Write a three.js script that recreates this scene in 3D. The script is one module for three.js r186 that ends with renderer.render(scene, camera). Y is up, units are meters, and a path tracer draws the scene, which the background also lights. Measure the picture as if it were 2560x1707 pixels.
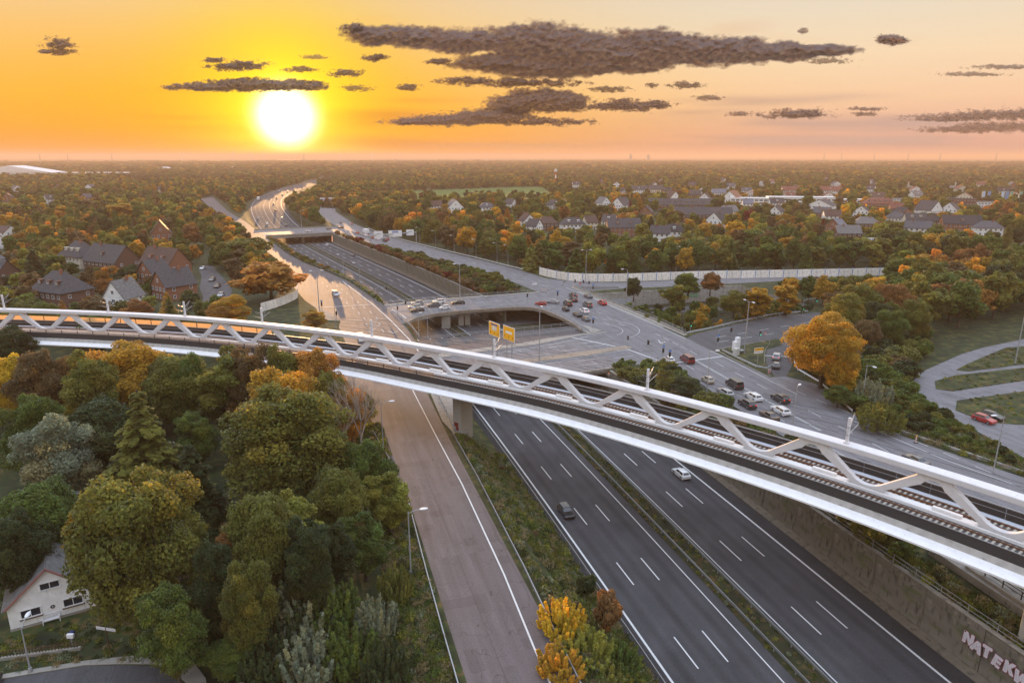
import * as THREE from 'three';
import { mergeGeometries, mergeVertices } from 'three/addons/utils/BufferGeometryUtils.js';
import { RoundedBoxGeometry } from 'three/addons/geometries/RoundedBoxGeometry.js';
import { ImprovedNoise } from 'three/addons/math/ImprovedNoise.js';

// ---------------------------------------------------------------- camera, sky, sun, exposure
const scene = new THREE.Scene();
const renderer = new THREE.WebGLRenderer({ antialias: true });
renderer.toneMapping = THREE.LinearToneMapping;
renderer.toneMappingExposure = 1.56;
renderer.shadowMap.enabled = true;
const CAM_H = 52, FOCAL = 1707, MIDX = 1280, MIDY = 853.5, PITCH = Math.atan((MIDY - 390) / FOCAL);   // drone 52 m above the street, 24 mm lens
const camera = new THREE.PerspectiveCamera(2 * Math.atan(MIDY / FOCAL) * 180 / Math.PI, 1.5, 0.5, 60000);
camera.position.set(0, CAM_H, 0);
camera.rotation.set(-PITCH, 0, 0);

const V3 = THREE.Vector3, R = Math.PI / 180;
const clamp = (x, a, b) => Math.min(b, Math.max(a, x)), lerp = (a, b, t) => a + (b - a) * t;
const smooth = (x, a, b) => { const t = clamp((x - a) / (b - a), 0, 1); return t * t * (3 - 2 * t); };
function rng(seed) { let s = seed | 0; return () => { s = (s + 0x6d2b79f5) | 0; let t = Math.imul(s ^ (s >>> 15), 1 | s); t = (t + Math.imul(t ^ (t >>> 7), 61 | t)) ^ t; return ((t ^ (t >>> 14)) >>> 0) / 4294967296; }; }
const perlin = new ImprovedNoise();
const noise = (x, y, z = 0) => perlin.noise(x, y, z);
const fbm = (x, y, z, n) => { let a = 0, w = 0.5; for (let i = 0; i < n; i++) { a += w * noise(x, y, z); x *= 2.03; y *= 2.03; z = z * 2.03 + 7.1; w *= 0.5; } return a; };
// survey helpers: a point of the photograph on the level plane at height y, and the view ray of a point
function ray(px, py) {
  const u = (px - MIDX) / FOCAL, v = (MIDY - py) / FOCAL;
  return new V3(u, v * Math.cos(PITCH) - Math.sin(PITCH), -(Math.cos(PITCH) + v * Math.sin(PITCH)));
}
function U(px, py, y = 0) { const d = ray(px, py), t = (y - CAM_H) / d.y; return new V3(d.x * t, y, d.z * t); }
const pxPerM = (p) => FOCAL / Math.hypot(p.x, p.y - CAM_H, p.z);

const SUN_AZ = -17.5 * R, SUN_EL = 2.9 * R;
const SUN = new V3(Math.sin(SUN_AZ) * Math.cos(SUN_EL), Math.sin(SUN_EL), -Math.cos(SUN_AZ) * Math.cos(SUN_EL));
{
  const W = 2048, H = 1024, data = new Float32Array(W * H * 4), lin = (c) => (c <= 0.04045 ? c / 12.92 : Math.pow((c + 0.055) / 1.055, 2.4));
  // colours by height away from the sun, and near its azimuth (sRGB; overhead raised to light the ground)
  const ELS = [0, 2, 4, 7, 10, 13, 25, 50, 90];
  const FAR = [[216, 160, 142], [222, 174, 150], [238, 197, 160], [238, 211, 176], [226, 211, 188], [216, 208, 196], [224, 229, 236], [244, 258, 284], [246, 266, 300]];
  const NEAR = [[252, 150, 38], [255, 166, 26], [255, 176, 40], [248, 184, 84], [238, 194, 128], [226, 196, 158], [226, 226, 228], [244, 257, 280], [246, 266, 300]];
  const at = (T, e) => { let i = 0; while (i < ELS.length - 2 && e > ELS[i + 1]) i++; const t = clamp((e - ELS[i]) / (ELS[i + 1] - ELS[i]), 0, 1); return T[i].map((v, c) => lerp(v, T[i + 1][c], t)); };
  for (let row = 0; row < H; row++) {
    const el = ((row + 0.5) / H - 0.5) * Math.PI, e = Math.max(0.01, el / R), f = at(FAR, e), n = at(NEAR, e);
    for (let col = 0; col < W; col++) {
      const rd = ((col + 0.5) / W - 0.5) * 2 * Math.PI, x = Math.cos(rd) * Math.cos(el), z = Math.sin(rd) * Math.cos(el), y = Math.sin(el);
      let az = Math.atan2(x, -z) / R;
      let da = az + 17.5; if (da > 180) da -= 360; if (da < -180) da += 360;
      const ad = Math.abs(da), dist = Math.acos(clamp(x * SUN.x + y * SUN.y + z * SUN.z, -1, 1)) / R;
      const w = Math.exp(-Math.pow(ad / (da > 0 ? 23 : 44), 2));
      let c = [0, 1, 2].map((k) => lerp(f[k], n[k], w) / 255);
      // yellow halo and white core of the sun
      const hy = Math.exp(-Math.pow(dist / 7.2, 2)) * 0.9;
      c = [lerp(c[0], 1.0, hy), lerp(c[1], 0.86, hy), lerp(c[2], 0.1, hy)];
      // thin stratus low in the sky, all the way round
      if (el > 0 && e < 16) {
        const s1 = fbm(az * 0.035 + 3.1, e * 0.75, 1.7, 4), band = smooth(s1, 0.0, 0.28) * smooth(e, 0.1, 0.9) * (1 - smooth(e, 3.2, 5.5));
        const k = band * 0.85 * (1 - 0.75 * Math.exp(-Math.pow(dist / 9, 2)));
        const tone = [lerp(0.71, 0.86, w), lerp(0.6, 0.5, w), lerp(0.57, 0.14, w)];
        c = c.map((v, i) => lerp(v, tone[i], k));
        const s2 = fbm(az * 0.09 + 11, e * 0.55, 8.2, 4), puff = smooth(s2, 0.16, 0.34) * smooth(e, 3.5, 6) * (1 - smooth(e, 9, 15)) * 0.3;
        const tone2 = [lerp(0.86, 0.98, w), lerp(0.72, 0.7, w), lerp(0.62, 0.35, w)];
        c = c.map((v, i) => lerp(v, tone2[i], puff));
      }
      const g1 = 2.2 * Math.exp(-Math.pow(dist / 1.9, 3)), g2 = 0.55 * Math.exp(-Math.pow(dist / 3.8, 2)), o = (row * W + col) * 4;
      const ex = lerp(0.71, 0.95, smooth(e, 11, 40)); data[o] = lin(c[0]) * ex + g1 + g2; data[o + 1] = lin(c[1]) * ex + g1 * 0.95 + g2 * 0.62; data[o + 2] = lin(c[2]) * ex + g1 * 0.78 + g2 * 0.02; data[o + 3] = 1;
    }
  }
  const sky = new THREE.DataTexture(data, W, H, THREE.RGBAFormat, THREE.FloatType);
  sky.mapping = THREE.EquirectangularReflectionMapping; sky.magFilter = THREE.LinearFilter; sky.needsUpdate = true;
  scene.background = sky; scene.environment = sky;
}
const sun = new THREE.DirectionalLight(new THREE.Color(1.0, 0.55, 0.22), 5.0);
sun.name = 'sun'; sun.position.copy(SUN).multiplyScalar(2000); sun.castShadow = true;
sun.shadow.camera.left = -600; sun.shadow.camera.right = 600; sun.shadow.camera.top = 600; sun.shadow.camera.bottom = -600; sun.shadow.camera.far = 5000; sun.shadow.mapSize.set(4096, 4096);
scene.add(sun); scene.add(sun.target);
scene.fog = new THREE.FogExp2(new THREE.Color(1.0, 0.68, 0.46), 0.00016);
// ---------------------------------------------------------------- helpers
// street frame: s metres along the motorway away from the camera, n metres across it to the right
const W = (s, n, y = 0) => new V3(-0.287 * s + 0.958 * n, y, -(0.958 * s + 0.287 * n));
const SN = (x, z) => { const d = -z; return [-0.287 * x + 0.958 * d, 0.958 * x + 0.287 * d]; };
const MWS = [[-200, 51.4], [0, 51.4], [130, 51.4], [215, 47.8], [300, 36.2], [404, 16], [487, -0.5], [600, -20], [700, -32], [800, -39], [950, -40], [1175, -22], [1500, 22], [1900, 80]];
function curveAt(T, s) {   // smooth interpolation through [s, v] pairs
  let i = 0; while (i < T.length - 2 && s > T[i + 1][0]) i++;
  const p = (k) => T[clamp(k, 0, T.length - 1)], [s1, v1] = p(i), [s2, v2] = p(i + 1), h = s2 - s1, t = clamp((s - s1) / h, -0.2, 1.2);
  const m = (k) => (k <= 0 || k >= T.length - 1 ? (k <= 0 ? (T[1][1] - T[0][1]) / (T[1][0] - T[0][0]) : (p(k)[1] - p(k - 1)[1]) / (p(k)[0] - p(k - 1)[0])) : (p(k + 1)[1] - p(k - 1)[1]) / (p(k + 1)[0] - p(k - 1)[0]));
  const a = m(i) * h, b = m(i + 1) * h, t2 = t * t, t3 = t2 * t;
  return (2 * t3 - 3 * t2 + 1) * v1 + (t3 - 2 * t2 + t) * a + (-2 * t3 + 3 * t2) * v2 + (t3 - t2) * b;
}
const mwC = (s) => curveAt(MWS, s), mwY = (s) => -6 + 6.03 * smooth(s, 545, 800);
const range = (a, b, step) => { const o = []; for (let x = a; x < b - 1e-6; x += step) o.push(x); o.push(b); return o; };

const taken = new Map();
function numbered(name) { const k = taken.get(name) ?? 0; taken.set(name, k + 1); return k ? name + '_' + String(k).padStart(3, '0') : name; }
function part(name, geo, mat, parent) { const m = new THREE.Mesh(geo, mat); m.name = name; m.castShadow = m.receiveShadow = true; parent.add(m); return m; }
function top(o, name, label, category, group) { o.name = numbered(name); o.userData = { label, category }; if (group) o.userData.group = group; scene.add(o); return o; }
function thing(name, label, category, group, pos) { const g = new THREE.Group(); if (pos) g.position.copy(pos); return top(g, name, label, category, group); }
function solo(name, geo, mat, label, category, group) { const m = new THREE.Mesh(geo, mat); m.castShadow = m.receiveShadow = true; return top(m, name, label, category, group); }
function struct(name, geo, mat, kind = 'structure') { const m = new THREE.Mesh(geo, mat); m.name = numbered(name); m.userData = { kind }; m.castShadow = m.receiveShadow = true; scene.add(m); return m; }

const geoFrom = (pos, uv, idx, smoothN = false) => {
  let g = new THREE.BufferGeometry();
  g.setAttribute('position', new THREE.Float32BufferAttribute(pos, 3)); g.setAttribute('uv', new THREE.Float32BufferAttribute(uv, 2)); g.setIndex(idx);
  if (!smoothN) g = g.toNonIndexed();
  g.computeVertexNormals(); return g;
};
// level sheet from a list of [s, n] points, at height y (number or function of s, n); uv in metres
function sheetGeo(pts, y = 0, holes = [], k = 1) {
  const c = pts.map(([s, n]) => new THREE.Vector2(s, n)), hs = holes.map((h) => h.map(([s, n]) => new THREE.Vector2(s, n)));
  const faces = THREE.ShapeUtils.triangulateShape(c, hs), all = [...c, ...hs.flat()], pos = [], uv = [], idx = [];
  for (const p of all) { const w = W(p.x, p.y, typeof y === 'function' ? y(p.x, p.y) : y); pos.push(w.x, w.y, w.z); uv.push(p.y * k, p.x * k); }
  for (const [a, b, e] of faces) {
    const A = all[a], B = all[b], E2 = all[e], area = (B.x - A.x) * (E2.y - A.y) - (B.y - A.y) * (E2.x - A.x);
    idx.push(...(area > 0 ? [a, e, b] : [a, b, e]));
  }
  const g = geoFrom(pos, uv, idx, true), nn = g.attributes.normal; for (let i = 0; i < nn.count; i++) if (nn.getY(i) < 0) { g.index.array.reverse(); g.computeVertexNormals(); break; }
  return g;
}
// slab: sheet with thickness
function slabGeo(pts, y0, y1) {
  const g1 = sheetGeo(pts, y1), g0 = sheetGeo(pts, y0); g0.index.array.reverse(); g0.computeVertexNormals();
  const pos = [], uv = [], idx = []; let len = 0;
  pts.forEach((p, i) => {
    const q = pts[(i + 1) % pts.length], a = W(...p), b = W(...q), L = a.distanceTo(b), k = pos.length / 3;
    pos.push(a.x, y0, a.z, b.x, y0, b.z, b.x, y1, b.z, a.x, y1, a.z); uv.push(len, y0, len + L, y0, len + L, y1, len, y1); len += L; idx.push(k, k + 1, k + 2, k, k + 2, k + 3);
  });
  return mergeGeometries([g1.toNonIndexed(), g0.toNonIndexed(), geoFrom(pos, uv, idx)]);
}
// ribbon between two equally long lists of world points; uv given by u range and running length
function ribbonGeo(Lp, Rp, u0 = 0, u1 = 1, vk = 1, smoothN = true) {
  const pos = [], uv = [], idx = []; let len = 0;
  Lp.forEach((a, i) => { const b = Rp[i]; if (i) len += a.distanceTo(Lp[i - 1]); pos.push(a.x, a.y, a.z, b.x, b.y, b.z); uv.push(u0, len * vk, u1, len * vk); if (i) { const k = 2 * i; idx.push(k - 2, k - 1, k, k - 1, k + 1, k); } });
  return geoFrom(pos, uv, idx, smoothN);
}
// sweep a profile [[u, v] ...] (u across to the right of travel, v up) along world points
function sweepGeo(profile, path, { closed = true, caps = true, uvk = 1 } = {}) {
  const pos = [], uv = [], idx = [], N = profile.length, M = closed ? N + 1 : N, up = new V3(0, 1, 0);
  const per = [0]; for (let j = 1; j < M; j++) { const a = profile[j - 1], b = profile[j % N]; per.push(per[j - 1] + Math.hypot(b[0] - a[0], b[1] - a[1])); }
  let len = 0; const frames = path.map((p, i) => { const t = path[Math.min(i + 1, path.length - 1)].clone().sub(path[Math.max(i - 1, 0)]).setY(0).normalize(); if (i) len += p.distanceTo(path[i - 1]); return { p, r: t.clone().cross(up), len }; });
  for (let j = 0; j < M - 1; j++) {
    const k0 = pos.length / 3;
    frames.forEach(({ p, r, len: l }, i) => {
      for (const jj of [j, j + 1]) { const [u, v] = profile[jj % N]; pos.push(p.x + r.x * u, p.y + v, p.z + r.z * u); uv.push(per[jj] * uvk, l * uvk); }
      if (i) { const k = k0 + 2 * i; idx.push(k - 2, k, k - 1, k - 1, k, k + 1); }
    });
  }
  const g = geoFrom(pos, uv, idx, true);
  if (!caps || !closed) return g;
  const faces = THREE.ShapeUtils.triangulateShape(profile.map(([u, v]) => new THREE.Vector2(u, v)), []), cp = [], cu = [], ci = [];
  for (const e of [0, frames.length - 1]) { const { p, r } = frames[e], k = cp.length / 3; for (const [u, v] of profile) { cp.push(p.x + r.x * u, p.y + v, p.z + r.z * u); cu.push(u, v); } for (const [a, b, c] of faces) ci.push(...(e ? [k + a, k + b, k + c] : [k + a, k + c, k + b])); }
  return mergeGeometries([g.toNonIndexed(), geoFrom(cp, cu, ci)]);
}
const box = (w, h, d, x = 0, y = 0, z = 0, ry = 0) => { const g = new THREE.BoxGeometry(w, h, d); if (ry) g.rotateY(ry); return g.translate(x, y, z); };
const cyl = (r0, r1, h, x = 0, y = 0, z = 0, n = 10) => new THREE.CylinderGeometry(r1, r0, h, n).translate(x, y + h / 2, z);
function bar(a, b, r, n = 6) { const d = b.clone().sub(a), g = new THREE.CylinderGeometry(r, r, d.length(), n); g.applyQuaternion(new THREE.Quaternion().setFromUnitVectors(new V3(0, 1, 0), d.clone().normalize())); return g.translate((a.x + b.x) / 2, (a.y + b.y) / 2, (a.z + b.z) / 2); }
function tube(pts, r, n = 5) { return new THREE.TubeGeometry(new THREE.CatmullRomCurve3(pts), Math.max(4, pts.length * 3), r, n, false); }
const merge = (list) => mergeGeometries(list.map((g) => { const h = g.index ? g.toNonIndexed() : g; for (const k of Object.keys(h.attributes)) if (!['position', 'normal', 'uv'].includes(k)) h.deleteAttribute(k); return h; }));

// ---------------------------------------------------------------- materials
function tex(w, h, fn, { srgb = true, repeat = [1, 1] } = {}) {
  const d = new Uint8Array(w * h * 4);
  for (let y = 0; y < h; y++) for (let x = 0; x < w; x++) { const c = fn(x / w, y / h, x, y), o = (y * w + x) * 4; for (let k = 0; k < 3; k++) d[o + k] = clamp(Array.isArray(c) ? c[k] : c, 0, 255); d[o + 3] = 255; }
  const t = new THREE.DataTexture(d, w, h, THREE.RGBAFormat); t.magFilter = THREE.LinearFilter; t.wrapS = t.wrapT = THREE.RepeatWrapping; if (srgb) t.colorSpace = THREE.SRGBColorSpace; t.repeat.set(...repeat); t.needsUpdate = true; return t;
}
// noise that repeats over the unit square
const tile = (u, v, f, z, n = 4) => { let a = 0, w = 0.5; for (let i = 0; i < n; i++) { const F = f * 2 ** i, x = u * F, y = v * F, bx = x - F, by = y - F, su = smooth(u, 0.75, 1), sv = smooth(v, 0.75, 1); a += w * lerp(lerp(noise(x, y, z + i * 9.7), noise(bx, y, z + i * 9.7), su), lerp(noise(x, by, z + i * 9.7), noise(bx, by, z + i * 9.7), su), sv); w *= 0.5; } return a; };
const hash = rng(5);
const std = (o) => new THREE.MeshStandardMaterial({ roughness: 0.8, ...o });
const phys = (o) => new THREE.MeshPhysicalMaterial({ roughness: 0.8, ...o });
const lum = (r, g, b) => new THREE.Color().setRGB(r, g, b);

const asphaltTex = tex(1024, 1024, (u, v) => {   // streaks of wear run along the street (v)
  let k = 76 + 12 * tile(u, v, 6, 1, 4) + (hash() - 0.5) * 34 + 30 * tile(u, v * 0.09, 26, 71, 3) * (0.6 + tile(u, v, 4, 5, 2));
  const crack = Math.abs(tile(u, v, 5, 33, 4)); if (crack < 0.004) k -= 22;
  const seam = Math.abs(((u * 4 + 0.012 * tile(u, v, 8, 90, 3)) % 1) - 0.5); if (seam < 0.006) k -= 16;
  const patch = smooth(tile(Math.floor(u * 16) / 16, Math.floor(v * 22) / 22, 9, 60, 1), 0.14, 0.145); k -= patch * 7;
  return [k * 1.0, k * 0.985, k * 1.0];
}, { repeat: [1 / 26, 1 / 40] });
const roadBump = tex(512, 512, (u, v) => 128 + 90 * tile(u, v, 40, 3, 2) + (hash() - 0.5) * 60, { srgb: false, repeat: [1 / 6, 1 / 6] });
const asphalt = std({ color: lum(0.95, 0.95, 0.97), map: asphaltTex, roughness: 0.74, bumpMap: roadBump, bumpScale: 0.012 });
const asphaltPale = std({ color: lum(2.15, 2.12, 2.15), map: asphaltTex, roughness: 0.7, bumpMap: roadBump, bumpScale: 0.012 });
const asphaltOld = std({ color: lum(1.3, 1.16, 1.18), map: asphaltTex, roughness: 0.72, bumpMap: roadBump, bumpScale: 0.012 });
// motorway: u across both carriageways (38 m), v along 60 m; darker oily wheel paths and joints
const mwTex = tex(1024, 1024, (u, v, x, y) => {
  const off = u * 38 - 19; let k = 62 + 20 * tile(u, v, 9, 2, 5) + (hash() - 0.5) * 26;
  const lanes = [-13.4, -9.4, -5.3, 4.6, 8.6, 12.8];
  for (const c of lanes) { const a = Math.abs(off - c); k -= 13 * Math.exp(-Math.pow(a / 0.55, 2)) * (0.6 + tile(v, u, 5, 15, 3)); k += 4 * (Math.exp(-Math.pow((a - 0.95) / 0.35, 2))); }
  if (off > 15.2 || off < -15.6) k -= 12 + 8 * tile(u, v, 14, 8, 3);
  return [k, k * 0.99, k * 1.02];
}, { repeat: [1, 1 / 60] });
const motorwayMat = std({ map: mwTex, color: lum(1.0, 1.0, 1.02), roughness: 0.86 });
const grassTex = tex(1024, 1024, (u, v) => {
  const a = tile(u, v, 8, 4, 6), b = tile(u, v, 22, 14, 4), c = hash();
  const g = 62 + 60 * a + 30 * (c - 0.5), dry = smooth(b + a * 0.5, 0.02, 0.3);
  return [lerp(g * 0.82, g * 1.35, dry), lerp(g, g * 1.12, dry), lerp(g * 0.42, g * 0.62, dry)];
}, { repeat: [1 / 24, 1 / 24] });
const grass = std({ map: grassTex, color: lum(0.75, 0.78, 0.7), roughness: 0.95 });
const vergeMat = std({ map: grassTex, color: lum(0.95, 0.9, 0.72), roughness: 0.95 });
const soil = std({ map: grassTex, color: lum(0.6, 0.5, 0.42), roughness: 0.95 });
const concreteTex = tex(1024, 512, (u, v) => {
  let k = 150 + 34 * tile(u, v, 5, 5, 5) + (hash() - 0.5) * 16;
  const streak = tile(u * 1, v * 0.12, 46, 21, 3); k -= 70 * smooth(streak, 0.05, 0.45) * (0.4 + 0.6 * smooth(tile(u, v, 3, 9, 3), -0.3, 0.4));
  return [k, k * 0.975, k * 0.93];
}, { repeat: [1 / 24, 1 / 8] });
const wallTex = tex(512, 1024, (u, v) => {   // u up the wall, v along it: rain streaks, moss and lime stains
  let k = 120 + 44 * tile(u, v, 4, 5, 5) + (hash() - 0.5) * 26;
  const streak = tile(u * 0.1, v, 52, 21, 3); k -= 62 * smooth(streak, 0.02, 0.4) * (0.35 + 0.65 * smooth(tile(u, v, 3, 9, 3), -0.3, 0.3)); k += 34 * smooth(-streak, 0.14, 0.4) * smooth(tile(u, v, 4, 19, 3), 0, 0.3);
  const moss = smooth(tile(u, v, 7, 66, 4), 0.1, 0.3); return [k * lerp(1, 0.86, moss), k * lerp(0.96, 0.9, moss), k * lerp(0.88, 0.66, moss)];
}, { repeat: [1 / 8, 1 / 30] });
const concreteDirty = std({ map: wallTex, color: lum(0.82, 0.8, 0.78), roughness: 0.9 });
const concrete = std({ map: concreteTex, color: lum(0.95, 0.93, 0.9), roughness: 0.85 });
const concreteDark = concrete;
const paintWhite = std({ map: tex(256, 256, (u, v) => { const w = tile(u, v, 14, 77, 4), k = 218 + 30 * w + (hash() - 0.5) * 36 - (w < -0.16 ? 70 : 0); return [k, k, k * 0.99]; }, { repeat: [1, 1 / 3] }), color: lum(0.92, 0.92, 0.92), roughness: 0.65 });
const galv = std({ color: lum(0.42, 0.43, 0.45), roughness: 0.42, metalness: 0.75 });
const galvDull = std({ color: lum(0.36, 0.37, 0.38), roughness: 0.6, metalness: 0.3 });
const darkMetal = std({ color: lum(0.05, 0.05, 0.05), roughness: 0.5, metalness: 0.4 });
const whitePaintMetal = std({ color: lum(0.68, 0.69, 0.72), roughness: 0.45 });
// ---------------------------------------------------------------- ground, motorway, streets
// left brink of the cutting: top of the slope or wall beside the left street
const LBR = [[-160, 24.4], [120, 24.4], [150, 25], [180, 28.6], [215, 28.4], [243, 25.6], [299, 17], [333, 7.5], [362, -1.5], [402, -11], [440, -17], [500, -28], [560, -38], [640, -50], [800, -62]];
const lbr = (s) => curveAt(LBR, s);
const rbr = (s) => mwC(s) + 19.1;
const END = 800;
{
  const hole = [];
  for (const s of range(-160, END, 10)) hole.push([s, lbr(s)]);
  for (const s of range(-160, END, 10).reverse()) { if (s >= 190 && s <= 246) { if (s === 240) hole.push([246.2, 70], [246.2, 106], [241, 106.5], [241, 172], [200, 172], [190.5, 158], [187, 140], [180, 113], [177.5, 106.5], [186, 106], [186, 71]); continue; } hole.push([s, rbr(s)]); }
  const B = 15000, outer = [[-2500, -B], [B * 1.1, -B], [B * 1.1, B], [-2500, B]];
  struct('ground', sheetGeo(outer, 0, [hole]), grass);
}
const mwPts = (off, dy = 0, a = -160, b = 1880, st = 10) => range(a, b, st).map((s) => W(s, mwC(s) + off, mwY(s) + dy));
struct('motorway', ribbonGeo(mwPts(-17.6), mwPts(19.2), 0.035, 1.005, 1), motorwayMat);
// slopes and verges of the cutting
{
  const ss = range(-160, END, 5), fore = ss.filter((s) => s <= 150), back = ss.filter((s) => s >= 240);
  const slope = (list, name, mat) => { const rows = 5, parts = []; for (let r = 0; r < rows; r++) { const row = (t) => list.map((s) => { const a = lbr(s), b = mwC(s) - 17.5, y = lerp(0, mwY(s), t < 1 ? smooth(t, 0.02, 0.98) : 1); return W(s, lerp(a, b, t), y + (t > 0 && t < 1 ? 0.25 * noise(s * 0.09, t * 5, 3) : 0)); }); parts.push(ribbonGeo(row(r / rows), row((r + 1) / rows), (r / rows) * 12, ((r + 1) / rows) * 12, 1)); } struct(name, mergeGeometries(parts), mat); };
  slope(fore, 'embankment', vergeMat); slope(back, 'embankment', vergeMat);
  // plain wall under the decks on the left
  const mid = range(150, 240, 5); struct('abutment_wall', ribbonGeo(mid.map((s) => W(s, lbr(s), 0)), mid.map((s) => W(s, Math.max(lbr(s), mwC(s) - 17.6), -6.02)), 0, 6, 1), concreteDark);
  const rs = range(497, END, 5), far = ribbonGeo(rs.map((s) => W(s, mwC(s) + 19.0, mwY(s))), rs.map((s) => W(s, rbr(s) + 0.1, 0)), 0, 6, 1); struct('embankment', far, vergeMat);
  // end of the cutting
}
// lower road and floor under the plaza and in the sunken garden on the right
struct('sunken_floor', sheetGeo([[180, 69], [246.3, 62], [246.3, 106.6], [241.5, 106.6], [241.5, 173], [199, 173], [176, 106.4], [180, 90]], -5.6), soil);
struct('sunken_road', sheetGeo([[224, 64], [236, 64], [236, 110], [233, 172], [224, 172], [225, 110]], -5.55), asphalt);

// motorway markings
const lineGeo = (off, w, a, b, st = 6, dy = 0.012) => ribbonGeo(mwPts(off - w / 2, dy, a, b, st), mwPts(off + w / 2, dy, a, b, st));
{
  const g = [];
  for (const [off, w] of [[-15.4, 0.3], [-3.2, 0.16], [2.6, 0.16], [15, 0.32]]) g.push(lineGeo(off, w, -60, 1500, 10));
  const m = struct('motorway_edge_line', mergeGeometries(g), paintWhite);
  for (const [off, ph] of [[-11.4, 7.4], [-7.4, 7.4], [6.6, 8.2], [10.6, 8.2]]) for (let s = ph; s < 300; s += 16.9) { if (s < 30) continue; part('lane_dash', ribbonGeo(mwPts(off - 0.09, 0.012, s, s + 5.7, 3), mwPts(off + 0.09, 0.012, s, s + 5.7, 3)), paintWhite, m); }
  const far = []; for (const off of [-11.4, -7.4, 6.6, 10.6]) for (let s = 310; s < 1200; s += 16.9) far.push(lineGeo(off, 0.2, s, s + 5.7, 6));
  const fd = part('lane_dash', mergeGeometries(far), paintWhite, m); fd.userData.kind = 'stuff';
}
// street surfaces in [s, n] metres (each sheet a few millimetres above the last)
const ROADS = {
  leftStreet: [[-160, 12.2], [95, 12.3], [118, 11.4], [140, 9], [160, 5], [196, 8.5], [216, 7.6], [224, 8.6], [228, 6], [229.5, 3], [233, 2.2], [246, 1.4], [262, -2.5], [300, -8], [345, -10], [396, -19.5], [434, -27], [500, -40], [560, -51], [700, -83], [950, -124], [1000, -116], [740, -74], [600, -46], [520, -32.5], [430, -16.8], [402, -12], [362, -3], [333, 6], [299, 15.6], [249, 24.2], [225, 27.8], [181, 28.2], [160, 24.6], [146, 23.6], [118, 23.2], [-160, 23.2]],
  farDeck: [[214, 27.6], [220.3, 32.3], [225.1, 40], [227.2, 49.4], [227.3, 58.5], [227.4, 66.9], [226.5, 72.2], [224.3, 75.3], [219.7, 77.5], [209.3, 79.3], [199.3, 80], [193.7, 80], [190, 79.4], [186, 82], [186, 105.2], [262, 100], [250.4, 87], [249.4, 73.5], [248, 53], [245.6, 34.3], [243, 25]],
  nearDeck: [[149.6, 26], [150, 60], [153.8, 88], [186, 92], [184.6, 78], [181.5, 70], [178.2, 60], [175.8, 46], [172, 26]],
  rightStreet: [[-160, 85], [107, 84.4], [131, 86], [150, 87.6], [186, 86], [186, 105.4], [158, 105.4], [150, 105.4], [133.5, 105.6], [133, 109.8], [126, 112.8], [119, 110.4], [107.2, 106.2], [92.5, 107.5], [76, 112], [60, 116], [-160, 130]],
  branch: [[158, 105.6], [161, 117], [164, 130], [162, 132], [157, 127], [154.7, 120.4], [144, 112.3], [133.6, 107], [133, 110], [140, 117.2], [148, 123.2], [157.5, 131.5], [168, 142], [172, 160], [171, 185], [187, 185], [190, 163], [188.6, 148], [183, 129.4], [176, 111], [172, 105.4]],
  rightFar: [[262, 100], [273, 105.6], [281, 99.6], [306, 95.6], [349, 83.5], [389, 71.5], [473, 49.5], [520, 43], [568, 36.5], [694, 28.6], [740, 31], [745, 22], [758, 8], [620, 15], [543, 22.5], [497, 25], [484, 27], [440, 35.5], [404, 45], [369, 60], [326, 72], [288, 81.6], [250.6, 86.6]],
  backRoad: [[256, 97], [248, 102], [249, 122], [246.4, 160], [244, 230], [255, 230], [260, 160], [262, 128.5], [265.6, 117.5], [273, 106]],
  farBridge: [[487.8, -17], [494.5, 21], [498, 28], [540, 24], [533, -20], [529, -36], [519, -36]],
};
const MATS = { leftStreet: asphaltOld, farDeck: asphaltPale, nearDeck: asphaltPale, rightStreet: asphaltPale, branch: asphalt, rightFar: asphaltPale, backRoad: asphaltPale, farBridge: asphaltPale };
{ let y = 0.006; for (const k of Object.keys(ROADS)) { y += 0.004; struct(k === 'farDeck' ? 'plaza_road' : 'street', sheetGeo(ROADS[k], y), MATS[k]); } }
// lower ramp road beside the near deck
struct('ramp_road', slabGeo([[186.8, 29], [187.6, 57], [189, 84], [199.4, 84], [197.4, 57], [194.6, 29]], -1.5, -0.75), asphalt);

// side street with parked cars among the houses on the left, cul-de-sac in the left foreground, car park on the right
const SIDE = [[262, -38], [278, -39.5], [300, -43.5], [330, -46.5], [362, -52], [364, -46], [352, -43.5], [320, -36], [293, -30.5], [274, -29.4], [262, -30]];
struct('street', sheetGeo(SIDE, 0.05), asphalt);
const CUL = [[71.4, -70], [71.2, -32], [71, -26], [70, -22], [69, -19], [67, -17], [64.6, -15.2], [60, -13.6], [40, -12], [40, -70]];
struct('street', sheetGeo(CUL, 0.05), asphalt);
struct('pavement', slabGeo([[71.5, -46], [71.3, -32], [71.1, -26], [70.1, -21.8], [69.1, -18.6], [67.2, -16.6], [64.7, -14.8], [60, -13.2], [60, -12.2], [65.4, -13.4], [68.4, -15], [70.6, -17.8], [71.2, -21.4], [71.8, -26], [72, -32], [72.2, -46]], 0.02, 0.12), concrete);
const PARK = [[142.6, 200], [139, 180], [135.5, 168], [124.4, 140], [116, 130.4], [109, 127.2], [80, 119.5], [40, 112], [40, 240], [142, 240]];
struct('car_park', sheetGeo(PARK, 0.03), std({ map: asphaltTex, color: lum(2.3, 2.3, 2.35), roughness: 0.7, bumpMap: roadBump, bumpScale: 0.01 }));
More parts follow.
